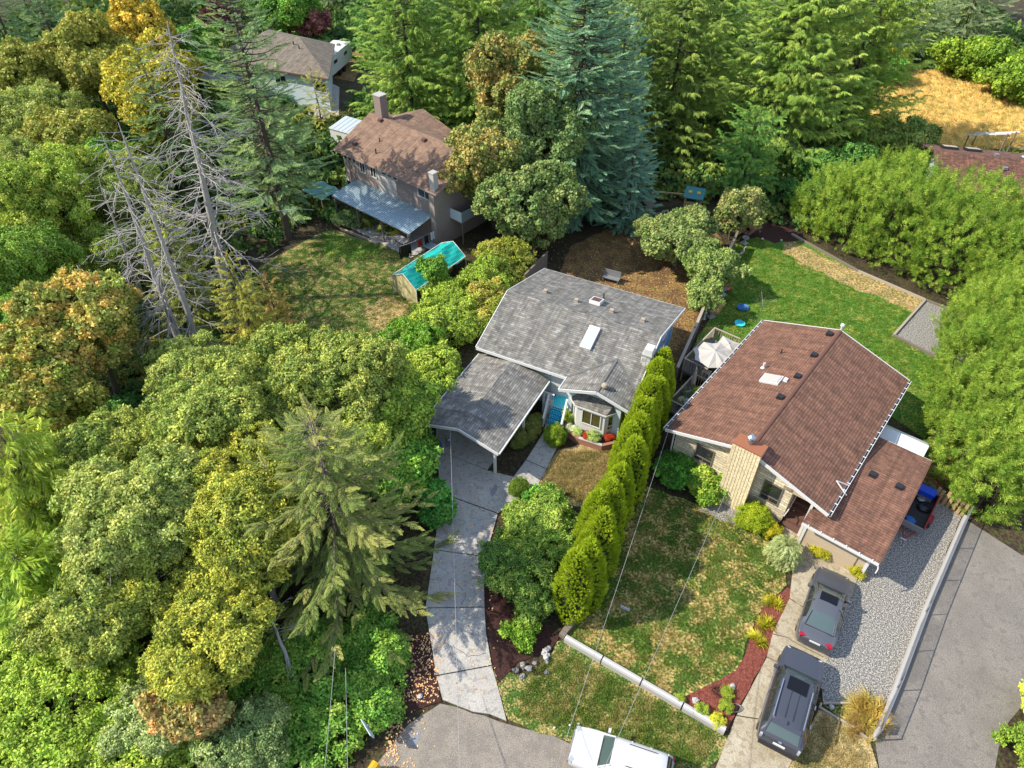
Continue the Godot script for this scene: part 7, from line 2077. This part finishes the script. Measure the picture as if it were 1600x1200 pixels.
	for i in 3: box("step", Vector3(0, 0.1 + i * 0.18, -i * 0.34), Vector3(1.2, 0.06, 0.32), M.pale_timber, o)
	box("side_panel", Vector3(-1.5, 0.3, -0.3), Vector3(1.8, 0.6, 0.1), M.timber, o)
	o = put("paving_slab", BoxMesh.new(), M.pale_timber, self, Vector3(-12.0, 0.08, -54.0))
	(o as MeshInstance3D).mesh.size = Vector3(1.1, 0.12, 0.8)
	o.rotation.y = -0.7
	tag(o, "square timber pad at the foot of the taupe patio", "pad")
	o = thing("teal_tarp", "teal tarp stretched over a rack beyond the corner of the taupe house", "tarp", Vector3(-17.6, 0, -60.2), -0.7)
	s = Soup.new()
	for i in 6:
		for j in 4:
			var g := func(a: int, b: int) -> Vector3: return Vector3(a * 0.5 - 1.5, 1.6 + 0.12 * sin(a * 2.0 + b), b * 0.6 - 1.2)
			s.quad(g.call(i, j), g.call(i, j + 1), g.call(i + 1, j + 1), g.call(i + 1, j))
	put("sheet", s.mesh(), mat("dull_teal", Color(0.13, 0.35, 0.3), 0.6), o)
	for x in [-1.4, 1.4]:
		for z in [-1.1, 1.1]: box("post", Vector3(x, 0.8, z), Vector3(0.08, 1.6, 0.08), M.timber, o)
	# storage shelter, trailer and bins beside the garage
	o = thing("storage_tent", "white tarp storage shelter behind the brown garage wing", "shelter", bh * Vector3(10.2, 0, -8.1), -0.685)
	slope("canopy", [Vector3(-0.6, 1.75, 0.0), Vector3(2.1, 1.75, 0.0), Vector3(2.1, 1.95, -1.5), Vector3(-0.6, 1.95, -1.5)], Vector3.RIGHT, M.white, o, 0.03)
	slope("canopy", [Vector3(-0.6, 1.95, -1.5), Vector3(2.1, 1.95, -1.5), Vector3(2.0, 1.2, -2.6), Vector3(-0.6, 1.2, -2.6)], Vector3.RIGHT, M.white, o, 0.03)
	for x in [-0.5, 2.0]:
		for z in [-0.1, -2.5]: box("post", Vector3(x, 0.85 if z > -1 else 0.6, z), Vector3(0.06, 1.7 if z > -1 else 1.2, 0.06), M.grey_metal, o)
	box("side_sheet", Vector3(2.08, 0.85, -0.9), Vector3(0.03, 1.6, 1.8), M.white, o)
	o = thing("utility_trailer", "dark red utility trailer full of odds and ends beside the garage", "trailer", bh * Vector3(13.4, 0, -5.7), -0.685)
	box("bed", Vector3(0, 0.5, 0), Vector3(1.1, 0.06, 2.9), M.dark, o)
	for x in [-0.55, 0.55]: box("side_rail", Vector3(x, 0.78, 0), Vector3(0.06, 0.5, 2.9), M.red, o)
	box("front_panel", Vector3(0, 0.72, 1.46), Vector3(1.16, 0.42, 0.05), M.grey_metal, o)
	box("rear_panel", Vector3(0, 0.72, -1.46), Vector3(1.16, 0.42, 0.05), M.dark, o)
	s = Soup.new()
	s.bar(Vector3(-0.4, 0.45, 1.4), Vector3(-0.1, 0.42, 2.3), 0.06, 0.06)
	s.bar(Vector3(0.3, 0.45, 1.4), Vector3(-0.1, 0.42, 2.3), 0.06, 0.06)
	put("drawbar", s.mesh(), M.red, o)
	box("coupling", Vector3(-0.1, 0.44, 2.35), Vector3(0.3, 0.06, 0.08), M.steel, o)
	for x in [-0.68, 0.68]:
		s = Soup.new()
		s.lathe(Vector3(x, 0.3, 0.2), [Vector2(0, -0.09), Vector2(0.26, -0.09), Vector2(0.3, -0.05), Vector2(0.3, 0.05), Vector2(0.26, 0.09), Vector2(0, 0.09)], 14, Basis(Vector3.BACK, PI / 2))
		var wh := put("wheel", s.mesh(), M.black, o)
		box("mudguard", Vector3(x, 0.64, 0.2), Vector3(0.22, 0.04, 0.7), M.red, wh)
	R.seed = 33
	var junk := [["blue sheet lying in the front of the trailer", "deep_blue", Vector3(-0.2, 0.6, 0.95), Vector3(0.55, 0.14, 0.6)], ["black crate in the middle of the trailer", "black", Vector3(0.1, 0.63, -0.4), Vector3(0.7, 0.2, 0.7)], ["grey bag at the back of the trailer", "grey_metal", Vector3(-0.2, 0.62, -1.0), Vector3(0.5, 0.18, 0.5)]]
	for q in junk:
		var b := put("load", rock(hash(q[0]) % 100, (q[3] as Vector3) * 0.6), M[q[1]], self, bh * (Vector3(13.4, 0, -5.7) + q[2]))
		b.rotation.y = R.randf() * TAU
		tag(b, q[0], "load")
	o = thing("bin", "bright blue lidded tote just behind the tool trailer", "bin", bh * Vector3(13.3, 0.85, -7.0), -0.685)
	box("tub", Vector3(0, 0.1, 0), Vector3(0.8, 0.3, 0.5), M.bright_blue, o)
	box("lid", Vector3(0, 0.28, 0), Vector3(0.86, 0.06, 0.55), M.bright_blue, o)
	box("stand", Vector3(0, -0.45, 0), Vector3(0.8, 0.78, 0.5), M.timber, o)
	o = thing("bin", "blue recycling bin at the carport edge of the grey driveway", "bin", Vector3(-4.65, 0.02, -29.5), 0.3)
	s = Soup.new()
	s.lathe(Vector3.ZERO, [Vector2(0, 0), Vector2(0.24, 0), Vector2(0.34, 0.6), Vector2(0.36, 0.62), Vector2(0.3, 0.6), Vector2(0, 0.55)], 10)
	put("tub", s.mesh(), mat("mid_blue", Color(0.01, 0.13, 0.5), 0.45), o)
	o = thing("bin", "dull metal pail beside the blue recycling bin", "bin", Vector3(-4.0, 0.07, -29.95))
	s = Soup.new()
	s.lathe(Vector3.ZERO, [Vector2(0, 0), Vector2(0.16, 0), Vector2(0.2, 0.5), Vector2(0.17, 0.5), Vector2(0, 0.4)], 10)
	put("tub", s.mesh(), M.steel, o)
	# plastic scraps, hose, crack sealant
	o = thing("garden_hose", "curled dark hose hanging over the driveway edge", "hose", Vector3(10.15, 0.1, -13.75))
	s = Soup.new()
	var hp := []
	var hr := []
	for i in 26:
		var a := i * 0.55
		hp.append(Vector3(cos(a) * (0.24 + 0.006 * i), 0.01 + 0.012 * (i % 3), sin(a) * 0.2))
		hr.append(0.016)
	s.tube(hp, hr, 5)
	put("hose", s.mesh(), M.grey_metal, o)
	o = thing("lawn_sprinkler", "small grey plank shaped sprinkler on the front lawn", "sprinkler", Vector3(5.75, 0.06, -18.75), -0.5)
	box("base", Vector3(0, 0.03, 0), Vector3(0.5, 0.05, 0.16), M.concrete_trim, o)
	box("bar", Vector3(0, 0.08, 0), Vector3(0.42, 0.03, 0.04), M.steel, o)
	for q in [["wavy pale filler line down the grey driveway", [-3.05, -27.6, -2.9, -26.9, -3.0, -26.3, -2.8, -25.6, -3.05, -25.1]], ["second pale filler line near the carport post", [-2.05, -26.9, -2.4, -26.2, -2.9, -25.7]]]:
		var v := V(q[1])
		s = Soup.new()
		for i in v.size() - 1: s.bar(Vector3(v[i].x, 0.072, v[i].y), Vector3(v[i + 1].x, 0.072, v[i + 1].y), 0.035, 0.006)
		o = put("crack_filler", s.mesh(), M.pale_stucco, self)
		o.set_meta("kind", "structure")
	s = Soup.new()
	s.prism(wobble(V([-1.3, -26.2, -1.1, -26.6, -0.95, -26.9, -0.85, -26.6, -1.0, -26.1, -1.2, -25.9]), 0.1, 0.03), 0.071, 0.075)
	sheet("oil_stain", s, M.grey_metal)
	# street sign and mailbox
	o = thing("street_sign", "pale blue sign boards on a thin post in the undergrowth", "sign", Vector3(-6.15, 0, -12.35), 0.35)
	s = Soup.new()
	s.tube([Vector3.ZERO, Vector3(0, 1.75, 0)], [0.03, 0.03], 6)
	put("post", s.mesh(), M.steel, o)
	box("sign_board", Vector3(-0.06, 1.5, 0.04), Vector3(0.03, 0.5, 0.85), M.bluewhite, o, Basis(Vector3.UP, 0.3) * Basis(Vector3.BACK, 0.25))
	box("sign_board", Vector3(0.02, 1.05, 0.02), Vector3(0.03, 0.3, 0.4), M.bluewhite, o, Basis(Vector3.UP, 0.3) * Basis(Vector3.BACK, 0.25))
	o = thing("utility_box", "yellow plastic cabinet at the lower frame beside the street", "cabinet", Vector3(-6.0, 0, -10.75), -0.5)
	s = Soup.new()
	s.extrude(PackedVector2Array([Vector2(-0.2, 0), Vector2(-0.2, 0.75), Vector2(-0.14, 0.86), Vector2(0, 0.9), Vector2(0.14, 0.86), Vector2(0.2, 0.75), Vector2(0.2, 0)]), -0.5, 0.5)
	put("shell", s.mesh(), M.yellow, o)
	box("base", Vector3(0, 0.04, 0), Vector3(0.5, 0.08, 1.1), M.grey_metal, o)
	for q in [["blue plastic scrap at the verge", 1.9, -12.9], ["white paper scrap on the verge grass", 2.6, -13.0], ["second white scrap on the verge grass", 3.0, -13.05]]:
		o = put("litter", rock(hash(q[0]) % 100, Vector3(0.07, 0.03, 0.06)), M.white, self, Vector3(q[1], 0.07, q[2]))
		tag(o, q[0].replace("blue plastic", "pale plastic"), "litter")
	# fallen leaves on the street edge and mulch: uncountable
	R.seed = 66
	var pl := []
	var tn := []
	var lf := Soup.new()
	leaf(lf, Vector3(-0.05, 0.01, 0), Vector3(1, 0.1, 0), Vector3.UP, 0.1, 0.07)
	for i in 2600:
		var k := i % 4
		var p := Vector3.ZERO
		if k == 0: p = Vector3(R.randf_range(-5.6, -3.2), 0.03, R.randf_range(-14.2, -11.0) )
		elif k == 1: p = Vector3(R.randf_range(-6.3, -3.4), 0.06, R.randf_range(-17.4, -14.0))
		elif k == 2: p = Vector3(R.randf_range(-4.2, -0.7), 0.075, R.randf_range(-28, -14.5))
		else: p = Vector3(R.randf_range(2.5, 17), 0.05, R.randf_range(-54, -38))
		if k == 0 and p.x - (-5.6) > (p.z + 14.6) * 0.2 + R.randf() * R.randf() * 2.0: continue
		if k == 2 and R.randf() < 0.55: continue
		pl.append(Transform3D(facing(Vector3(R.randf_range(-0.4, 0.4), 1, R.randf_range(-0.4, 0.4)), R.randf() * TAU).scaled(Vector3.ONE * R.randf_range(0.7, 1.3)), p))
		tn.append(tint([Color(0.3, 0.16, 0.08), Color(0.45, 0.3, 0.14), Color(0.22, 0.1, 0.06)]))
	tag(scatter("fallen_leaves", lf.mesh(), pl, tn, self, leafm, "stuff"), "dry fallen leaves on mulch, street edge and back yard", "leaves")

func chair(o: Node3D) -> void:
	box("seat", Vector3(0, 0.43, 0), Vector3(0.46, 0.05, 0.46), M.grey_metal, o)
	box("backrest", Vector3(0, 0.72, -0.22), Vector3(0.46, 0.5, 0.04), M.grey_metal, o)
	for x in [-0.2, 0.2]:
		for z in [-0.2, 0.2]: box("leg", Vector3(x, 0.21, z), Vector3(0.035, 0.42, 0.035), M.grey_metal, o)
	for x in [-0.24, 0.24]: box("arm", Vector3(x, 0.64, 0), Vector3(0.04, 0.03, 0.44), M.grey_metal, o)

# ---------------------------------------------------------------- cars
# a car along +x, lofted through stations [x, half width, sill, belt height, roof half width, roof height]
func car(called: String, label: String, cat: String, at: Vector3, turn: float, st: Array, paint: String, spec: Dictionary) -> void:
	var o := thing(called, label, cat, at, turn)
	var rows := []
	for i in st.size() - 1:
		for k in 4:
			var f := k / 4.0
			var r := []
			for c in 6:
				var p0: float = st[maxi(i - 1, 0)][c]
				var p1: float = st[i][c]
				var p2: float = st[i + 1][c]
				var p3: float = st[mini(i + 2, st.size() - 1)][c]
				r.append(clampf(cubic_interpolate(p1, p2, p0, p3, f), minf(p1, p2) - 0.02, maxf(p1, p2) + 0.02))
			rows.append(r)
	rows.append(st[-1])
	var wind: Array = spec.wind   # x from where to where glass lies over hood, and behind the roof
	var rear: Array = spec.rear
	var sidex: Array = spec.side
	var body := Soup.new()
	var wg := Soup.new()
	var rg := Soup.new()
	var sg := Soup.new()
	var pr := func(r: Array) -> Array:
		var x: float = r[0]
		var wb: float = r[1]
		var y0: float = r[2]
		var yb: float = r[3]
		var wr: float = minf(r[4], wb - 0.02)
		var yt: float = maxf(r[5], yb + 0.03)
		return [Vector3(x, yt, 0), Vector3(x, yt - 0.008, wr * 0.4), Vector3(x, yt - 0.025, wr * 0.78), Vector3(x, yt - 0.06, wr * 0.95), Vector3(x, lerpf(yt - 0.06, yb, 0.25), lerpf(wr, wb, 0.3)), Vector3(x, yb + 0.015, wb - 0.045), Vector3(x, yb - 0.03, wb - 0.01), Vector3(x, lerpf(yb, y0, 0.45), wb + 0.015), Vector3(x, y0 + 0.12, wb), Vector3(x, y0, wb - 0.07), Vector3(x, y0, 0)]
	for i in rows.size() - 1:
		var a: Array = pr.call(rows[i])
		var b: Array = pr.call(rows[i + 1])
		var xm: float = (rows[i][0] + rows[i + 1][0]) * 0.5
		for j in a.size() - 1:
			var where := body
			if j <= 2 and xm < wind[0] and xm > wind[1]: where = wg
			elif j <= 2 and xm < rear[0] and xm > rear[1]: where = rg
			elif j == 4 and xm < sidex[0] and xm > sidex[1]: where = sg
			for side in [1.0, -1.0]:
				var q := []
				for p in [a[j], b[j], b[j + 1], a[j + 1]]: q.append(Vector3(p.x, p.y, p.z * side))
				if side > 0: where.quad(q[0], q[3], q[2], q[1])
				else: where.quad(q[0], q[1], q[2], q[3])
	for e in [[rows[0], 1.0], [rows[-1], -1.0]]:
		var a: Array = pr.call(e[0])
		for j in range(1, a.size() - 1):
			body.tri(a[0], a[j], a[j + 1])
			body.tri(Vector3(a[0].x, a[0].y, 0), Vector3(a[j + 1].x, a[j + 1].y, -a[j + 1].z), Vector3(a[j].x, a[j].y, -a[j].z))
	smooth_put("body", body, M[paint], o)
	smooth_put("windscreen", wg, M.car_glass, o)
	smooth_put("rear_window", rg, M[spec.get("rear_glass", "car_glass")], o)
	smooth_put("side_window", sg, M.glass, o)
	for x in spec.pillars:
		for side in [-1.0, 1.0]:
			var k := Soup.new()
			k.bar(Vector3(x[0], x[1], x[2] * side), Vector3(x[3], x[4], x[5] * side), 0.06, 0.05)
			put("pillar", k.mesh(), M[paint], o)
	var hw: float = st[2][1]
	for x in spec.axles:
		for side in [-1.0, 1.0]:
			var k := Soup.new()
			var b := Basis(Vector3.RIGHT, PI / 2 * side)
			var wr: float = spec.wheel
			k.lathe(Vector3(x, wr, side * (hw - 0.09)), [Vector2(0, 0.1), Vector2(wr * 0.62, 0.1), Vector2(wr * 0.66, 0.13), Vector2(wr * 0.94, 0.12), Vector2(wr, 0.07), Vector2(wr, -0.1), Vector2(0, -0.1)], 20, b)
			var wh := put("wheel", k.mesh(), M.black, o)
			k = Soup.new()
			k.lathe(Vector3(x, wr, side * (hw - 0.09)), [Vector2(0, 0.14), Vector2(wr * 0.2, 0.135), Vector2(wr * 0.6, 0.115)], 10, b)
			put("rim", k.mesh(), M.steel, wh)
			k = Soup.new()
			k.lathe(Vector3(x, wr + 0.02, side * (hw - 0.06)), [Vector2(0, 0.082), Vector2(wr * 1.17, 0.082), Vector2(wr * 1.17, -0.1)], 20, b)
			put("wheel_arch", k.mesh(), M.dark, o)
	for side in [-1.0, 1.0]:
		var mx: Array = spec.mirror
		var k := Soup.new()
		k.box(Vector3(mx[0], mx[1], side * (mx[2] + 0.1)), Vector3(0.13, 0.14, 0.2))
		put("mirror", k.mesh(), M[spec.get("mirror_paint", paint)], o)
		for l in spec.lights:
			k = Soup.new()
			k.box(Vector3(l[0], l[1], side * l[2]), l[3], Basis(Vector3.UP, side * l[5]))
			put("headlight" if l[0] > 0 else "tail_light", k.mesh(), M[l[4]], o)
		if spec.has("rails"):
			var q: Array = spec.rails
			k = Soup.new()
			k.bar(Vector3(q[0], q[2], side * q[3]), Vector3(q[1], q[2] + 0.02, side * q[3]), q[5], q[5])
			put("roof_rail", k.mesh(), M[q[4]], o)
	if spec.has("sunroof"):
		var q: Array = spec.sunroof
		box("sunroof", Vector3(q[0], q[1], 0), Vector3(q[2], 0.02, q[3]), M.tint_glass, o)
	o.scale = Vector3.ONE * spec.get("size", 1.0)
	for q in spec.get("extra", []):
		box(q[0], q[1], q[2], M[q[3]], o, Basis(Vector3.BACK, q[4]) if q.size() > 4 else Basis())

func smooth_put(called: String, s: Soup, m: Material, o: Node) -> void:
	if s.v.is_empty(): return
	var t := SurfaceTool.new()
	t.begin(Mesh.PRIMITIVE_TRIANGLES)
	t.set_smooth_group(0)
	for p in s.v: t.add_vertex(p)
	t.index()
	t.generate_normals()
	put(called, t.commit(), m, o)

func cars() -> void:
	for q in [["car_grey", Color(0.13, 0.135, 0.15)], ["car_dark", Color(0.075, 0.08, 0.10)], ["car_white", Color(0.66, 0.67, 0.68)]]:
		var m := mat(q[0], q[1], 0.32, 0.35 if q[0] != "car_white" else 0.0)
		m.clearcoat_enabled = true
		m.clearcoat = 0.7
		m.clearcoat_roughness = 0.08
	var cg := mat("car_glass", Color(0.08, 0.12, 0.115), 0.06)
	cg.metallic_specular = 0.8
	mat("lamp_red", Color(0.4, 0.01, 0.03), 0.2)
	mat("lamp_clear", Color(0.45, 0.47, 0.5), 0.15)
	# stations run from nose to tail
	car("sedan", "grey saloon car with sunroof parked nearest the brown garage", "car", Vector3(15.62, 0.07, -18.48), 1.04,
		[[2.33, 0.62, 0.3, 0.6, 0.5, 0.64], [2.2, 0.78, 0.22, 0.68, 0.62, 0.72], [1.7, 0.89, 0.2, 0.78, 0.72, 0.84], [0.98, 0.9, 0.2, 0.86, 0.74, 0.94], [0.28, 0.91, 0.2, 0.9, 0.62, 1.38], [-0.3, 0.91, 0.2, 0.91, 0.6, 1.44], [-0.95, 0.91, 0.2, 0.92, 0.6, 1.39], [-1.62, 0.9, 0.2, 0.94, 0.68, 1.05], [-2.05, 0.86, 0.22, 0.94, 0.7, 1.0], [-2.28, 0.74, 0.3, 0.84, 0.6, 0.92], [-2.33, 0.68, 0.35, 0.6, 0.5, 0.7]],
		"car_grey", {"wind": [0.95, 0.25], "rear": [-0.98, -1.6], "side": [0.6, -1.25], "pillars": [[1.0, 0.95, 0.72, 0.28, 1.35, 0.6], [-1.0, 1.37, 0.6, -1.65, 1.03, 0.7], [-0.35, 0.93, 0.87, -0.35, 1.4, 0.62]],
		"axles": [1.42, -1.38], "wheel": 0.33, "mirror": [0.62, 0.98, 0.86], "sunroof": [0.0, 1.442, 0.5, 0.82],
		"lights": [[2.16, 0.63, 0.66, Vector3(0.16, 0.07, 0.22), "lamp_clear", 0.5], [-2.18, 0.88, 0.6, Vector3(0.2, 0.14, 0.32), "lamp_red", -0.4]],
		"extra": [["number_plate", Vector3(-2.33, 0.84, 0), Vector3(0.03, 0.11, 0.5), "white"], ["cowl", Vector3(0.99, 0.955, 0), Vector3(0.06, 0.02, 1.4), "dark"], ["boot_seam", Vector3(-1.68, 1.035, 0), Vector3(0.025, 0.02, 1.3), "dark"], ["door_seam", Vector3(-0.35, 0.6, 0.924), Vector3(0.02, 0.6, 0.012), "dark"], ["door_seam", Vector3(-0.35, 0.6, -0.924), Vector3(0.02, 0.6, 0.012), "dark"], ["door_handle", Vector3(-0.15, 0.8, -0.925), Vector3(0.18, 0.03, 0.03), "steel"], ["door_handle", Vector3(-1.1, 0.82, -0.925), Vector3(0.18, 0.03, 0.03), "steel"], ["bumper", Vector3(-2.27, 0.5, 0), Vector3(0.16, 0.14, 1.4), "car_grey"], ["wiper", Vector3(0.9, 1.0, 0.1), Vector3(0.04, 0.02, 0.9), "dark"]]})
	car("suv", "dark grey family car with roof rails and sunroof parked in front on the pale driveway", "car", Vector3(12.63, 0.07, -13.9), 1.05,
		[[2.45, 0.66, 0.4, 0.8, 0.52, 0.84], [2.3, 0.86, 0.32, 0.92, 0.68, 0.98], [1.75, 0.95, 0.3, 1.04, 0.78, 1.1], [1.1, 0.96, 0.3, 1.1, 0.8, 1.17], [0.5, 0.97, 0.3, 1.12, 0.68, 1.68], [-0.2, 0.97, 0.3, 1.13, 0.67, 1.74], [-1.1, 0.97, 0.3, 1.15, 0.66, 1.73], [-1.75, 0.96, 0.3, 1.16, 0.64, 1.66], [-2.22, 0.92, 0.34, 1.12, 0.72, 1.2], [-2.4, 0.84, 0.4, 0.86, 0.66, 0.92], [-2.47, 0.76, 0.45, 0.66, 0.6, 0.7]],
		"car_dark", {"wind": [1.08, 0.46], "rear": [-1.8, -2.2], "side": [0.75, -1.95], "pillars": [[1.12, 1.18, 0.78, 0.48, 1.65, 0.67], [-1.75, 1.64, 0.64, -2.22, 1.18, 0.74], [-0.3, 1.15, 0.92, -0.3, 1.7, 0.69], [-1.2, 1.17, 0.92, -1.2, 1.69, 0.68]],
		"axles": [1.5, -1.5], "wheel": 0.38, "mirror": [0.85, 1.22, 0.94], "sunroof": [0.1, 1.74, 0.66, 0.86], "rails": [0.1, -1.75, 1.77, 0.64, "steel", 0.045],
		"lights": [[2.2, 0.9, 0.72, Vector3(0.2, 0.08, 0.24), "lamp_clear", 0.5], [-2.36, 0.98, 0.8, Vector3(0.1, 0.26, 0.1), "lamp_clear", -0.2]],
		"extra": [["number_plate", Vector3(-2.44, 0.92, 0), Vector3(0.04, 0.12, 0.5), "white"], ["cowl", Vector3(1.1, 1.185, 0), Vector3(0.07, 0.02, 1.5), "dark"], ["door_seam", Vector3(-0.3, 0.75, 0.984), Vector3(0.02, 0.7, 0.012), "dark"], ["door_seam", Vector3(-0.3, 0.75, -0.984), Vector3(0.02, 0.7, 0.012), "dark"], ["door_handle", Vector3(-0.1, 1.02, 0.985), Vector3(0.2, 0.04, 0.04), "steel"], ["door_handle", Vector3(-1.05, 1.04, 0.985), Vector3(0.2, 0.04, 0.04), "steel"], ["side_trim", Vector3(0, 0.48, 0.985), Vector3(2.6, 0.08, 0.03), "steel"], ["side_trim", Vector3(0, 0.48, -0.985), Vector3(2.6, 0.08, 0.03), "steel"], ["bumper", Vector3(-2.42, 0.6, 0), Vector3(0.22, 0.22, 1.6), "dark"], ["emblem", Vector3(-2.36, 1.06, 0), Vector3(0.06, 0.07, 0.14), "steel"], ["roof_groove", Vector3(-0.9, 1.742, 0.17), Vector3(1.3, 0.012, 0.03), "dark"], ["roof_groove", Vector3(-0.9, 1.742, -0.17), Vector3(1.3, 0.012, 0.03), "dark"], ["antenna", Vector3(-1.72, 1.7, 0.0), Vector3(0.16, 0.07, 0.04), "dark"], ["spoiler", Vector3(-1.86, 1.63, 0), Vector3(0.2, 0.03, 1.24), "car_dark", 0.3]]})
	car("suv", "white boxy family car parked on the street at the lower frame", "car", Vector3(4.64, 0.03, -11.25), PI - 0.325,
		[[2.4, 0.66, 0.42, 0.85, 0.55, 0.9], [2.28, 0.84, 0.36, 0.98, 0.7, 1.04], [1.7, 0.92, 0.34, 1.06, 0.78, 1.12], [1.05, 0.93, 0.34, 1.1, 0.8, 1.18], [0.5, 0.94, 0.34, 1.12, 0.65, 1.7], [-0.2, 0.94, 0.34, 1.13, 0.64, 1.76], [-1.2, 0.94, 0.34, 1.13, 0.64, 1.76], [-2.0, 0.93, 0.34, 1.13, 0.63, 1.7], [-2.26, 0.9, 0.36, 1.1, 0.74, 1.2], [-2.36, 0.86, 0.42, 0.8, 0.7, 0.86], [-2.4, 0.8, 0.46, 0.66, 0.6, 0.7]],
		"car_white", {"wind": [1.02, 0.48], "rear": [-2.02, -2.25], "side": [0.72, -1.95], "rear_glass": "glass", "size": 0.9, "pillars": [[1.07, 1.19, 0.78, 0.48, 1.67, 0.64], [-2.0, 1.68, 0.63, -2.26, 1.18, 0.74], [-0.3, 1.15, 0.9, -0.3, 1.72, 0.65], [-1.2, 1.16, 0.9, -1.2, 1.72, 0.65]],
		"axles": [1.45, -1.4], "wheel": 0.37, "mirror": [0.82, 1.2, 0.92], "rails": [-0.2, -1.5, 1.755, 0.5, "dark", 0.03],
		"lights": [[2.24, 0.95, 0.68, Vector3(0.2, 0.14, 0.34), "lamp_clear", 0.4], [-2.33, 1.0, 0.8, Vector3(0.1, 0.3, 0.12), "lamp_red", 0.0]],
		"extra": [["bumper", Vector3(2.36, 0.62, 0), Vector3(0.22, 0.24, 1.5), "grey_metal"], ["grille", Vector3(2.34, 0.9, 0), Vector3(0.12, 0.14, 0.9), "grey_metal"], ["wiper", Vector3(1.0, 1.22, 0.0), Vector3(0.04, 0.02, 1.2), "dark"], ["number_plate", Vector3(-2.42, 0.8, 0), Vector3(0.03, 0.12, 0.5), "white"]]})

func wires() -> void:
	mat("wire", Color(0.42, 0.42, 0.42), 0.6)
	var n := [["overhead service wire running to the front eave of the brown house", Vector3(9.0, 3.1, -28.2), Vector3(0.3, 6.6, -6.0), 0.5], ["overhead wire running to the brown chimney", Vector3(12.6, 3.6, -25.9), Vector3(1.2, 6.9, -5.5), 0.5],
		["overhead wire crossing the grey driveway", Vector3(-3.6, 3.0, -28.6), Vector3(-1.55, 7.2, -6.0), 0.4], ["upper overhead wire over the left thicket", Vector3(-7.2, 5.5, -14.0), Vector3(-6.0, 7.4, -5.5), 0.15], ["lower overhead wire over the left thicket", Vector3(-6.7, 5.2, -13.2), Vector3(-5.0, 7.0, -5.5), 0.15]]
	for q in n:
		var pts := []
		var rad := []
		for i in 17:
			var f := i / 16.0
			pts.append((q[1] as Vector3).lerp(q[2], f) - Vector3(0, q[3] * 4.0 * f * (1.0 - f), 0))
			rad.append(0.009)
		var s := Soup.new()
		s.tube(pts, rad, 5)
		var o := put("overhead_wire", s.mesh(), M.wire, self)
		tag(o, q[0], "wire", "overhead wires")
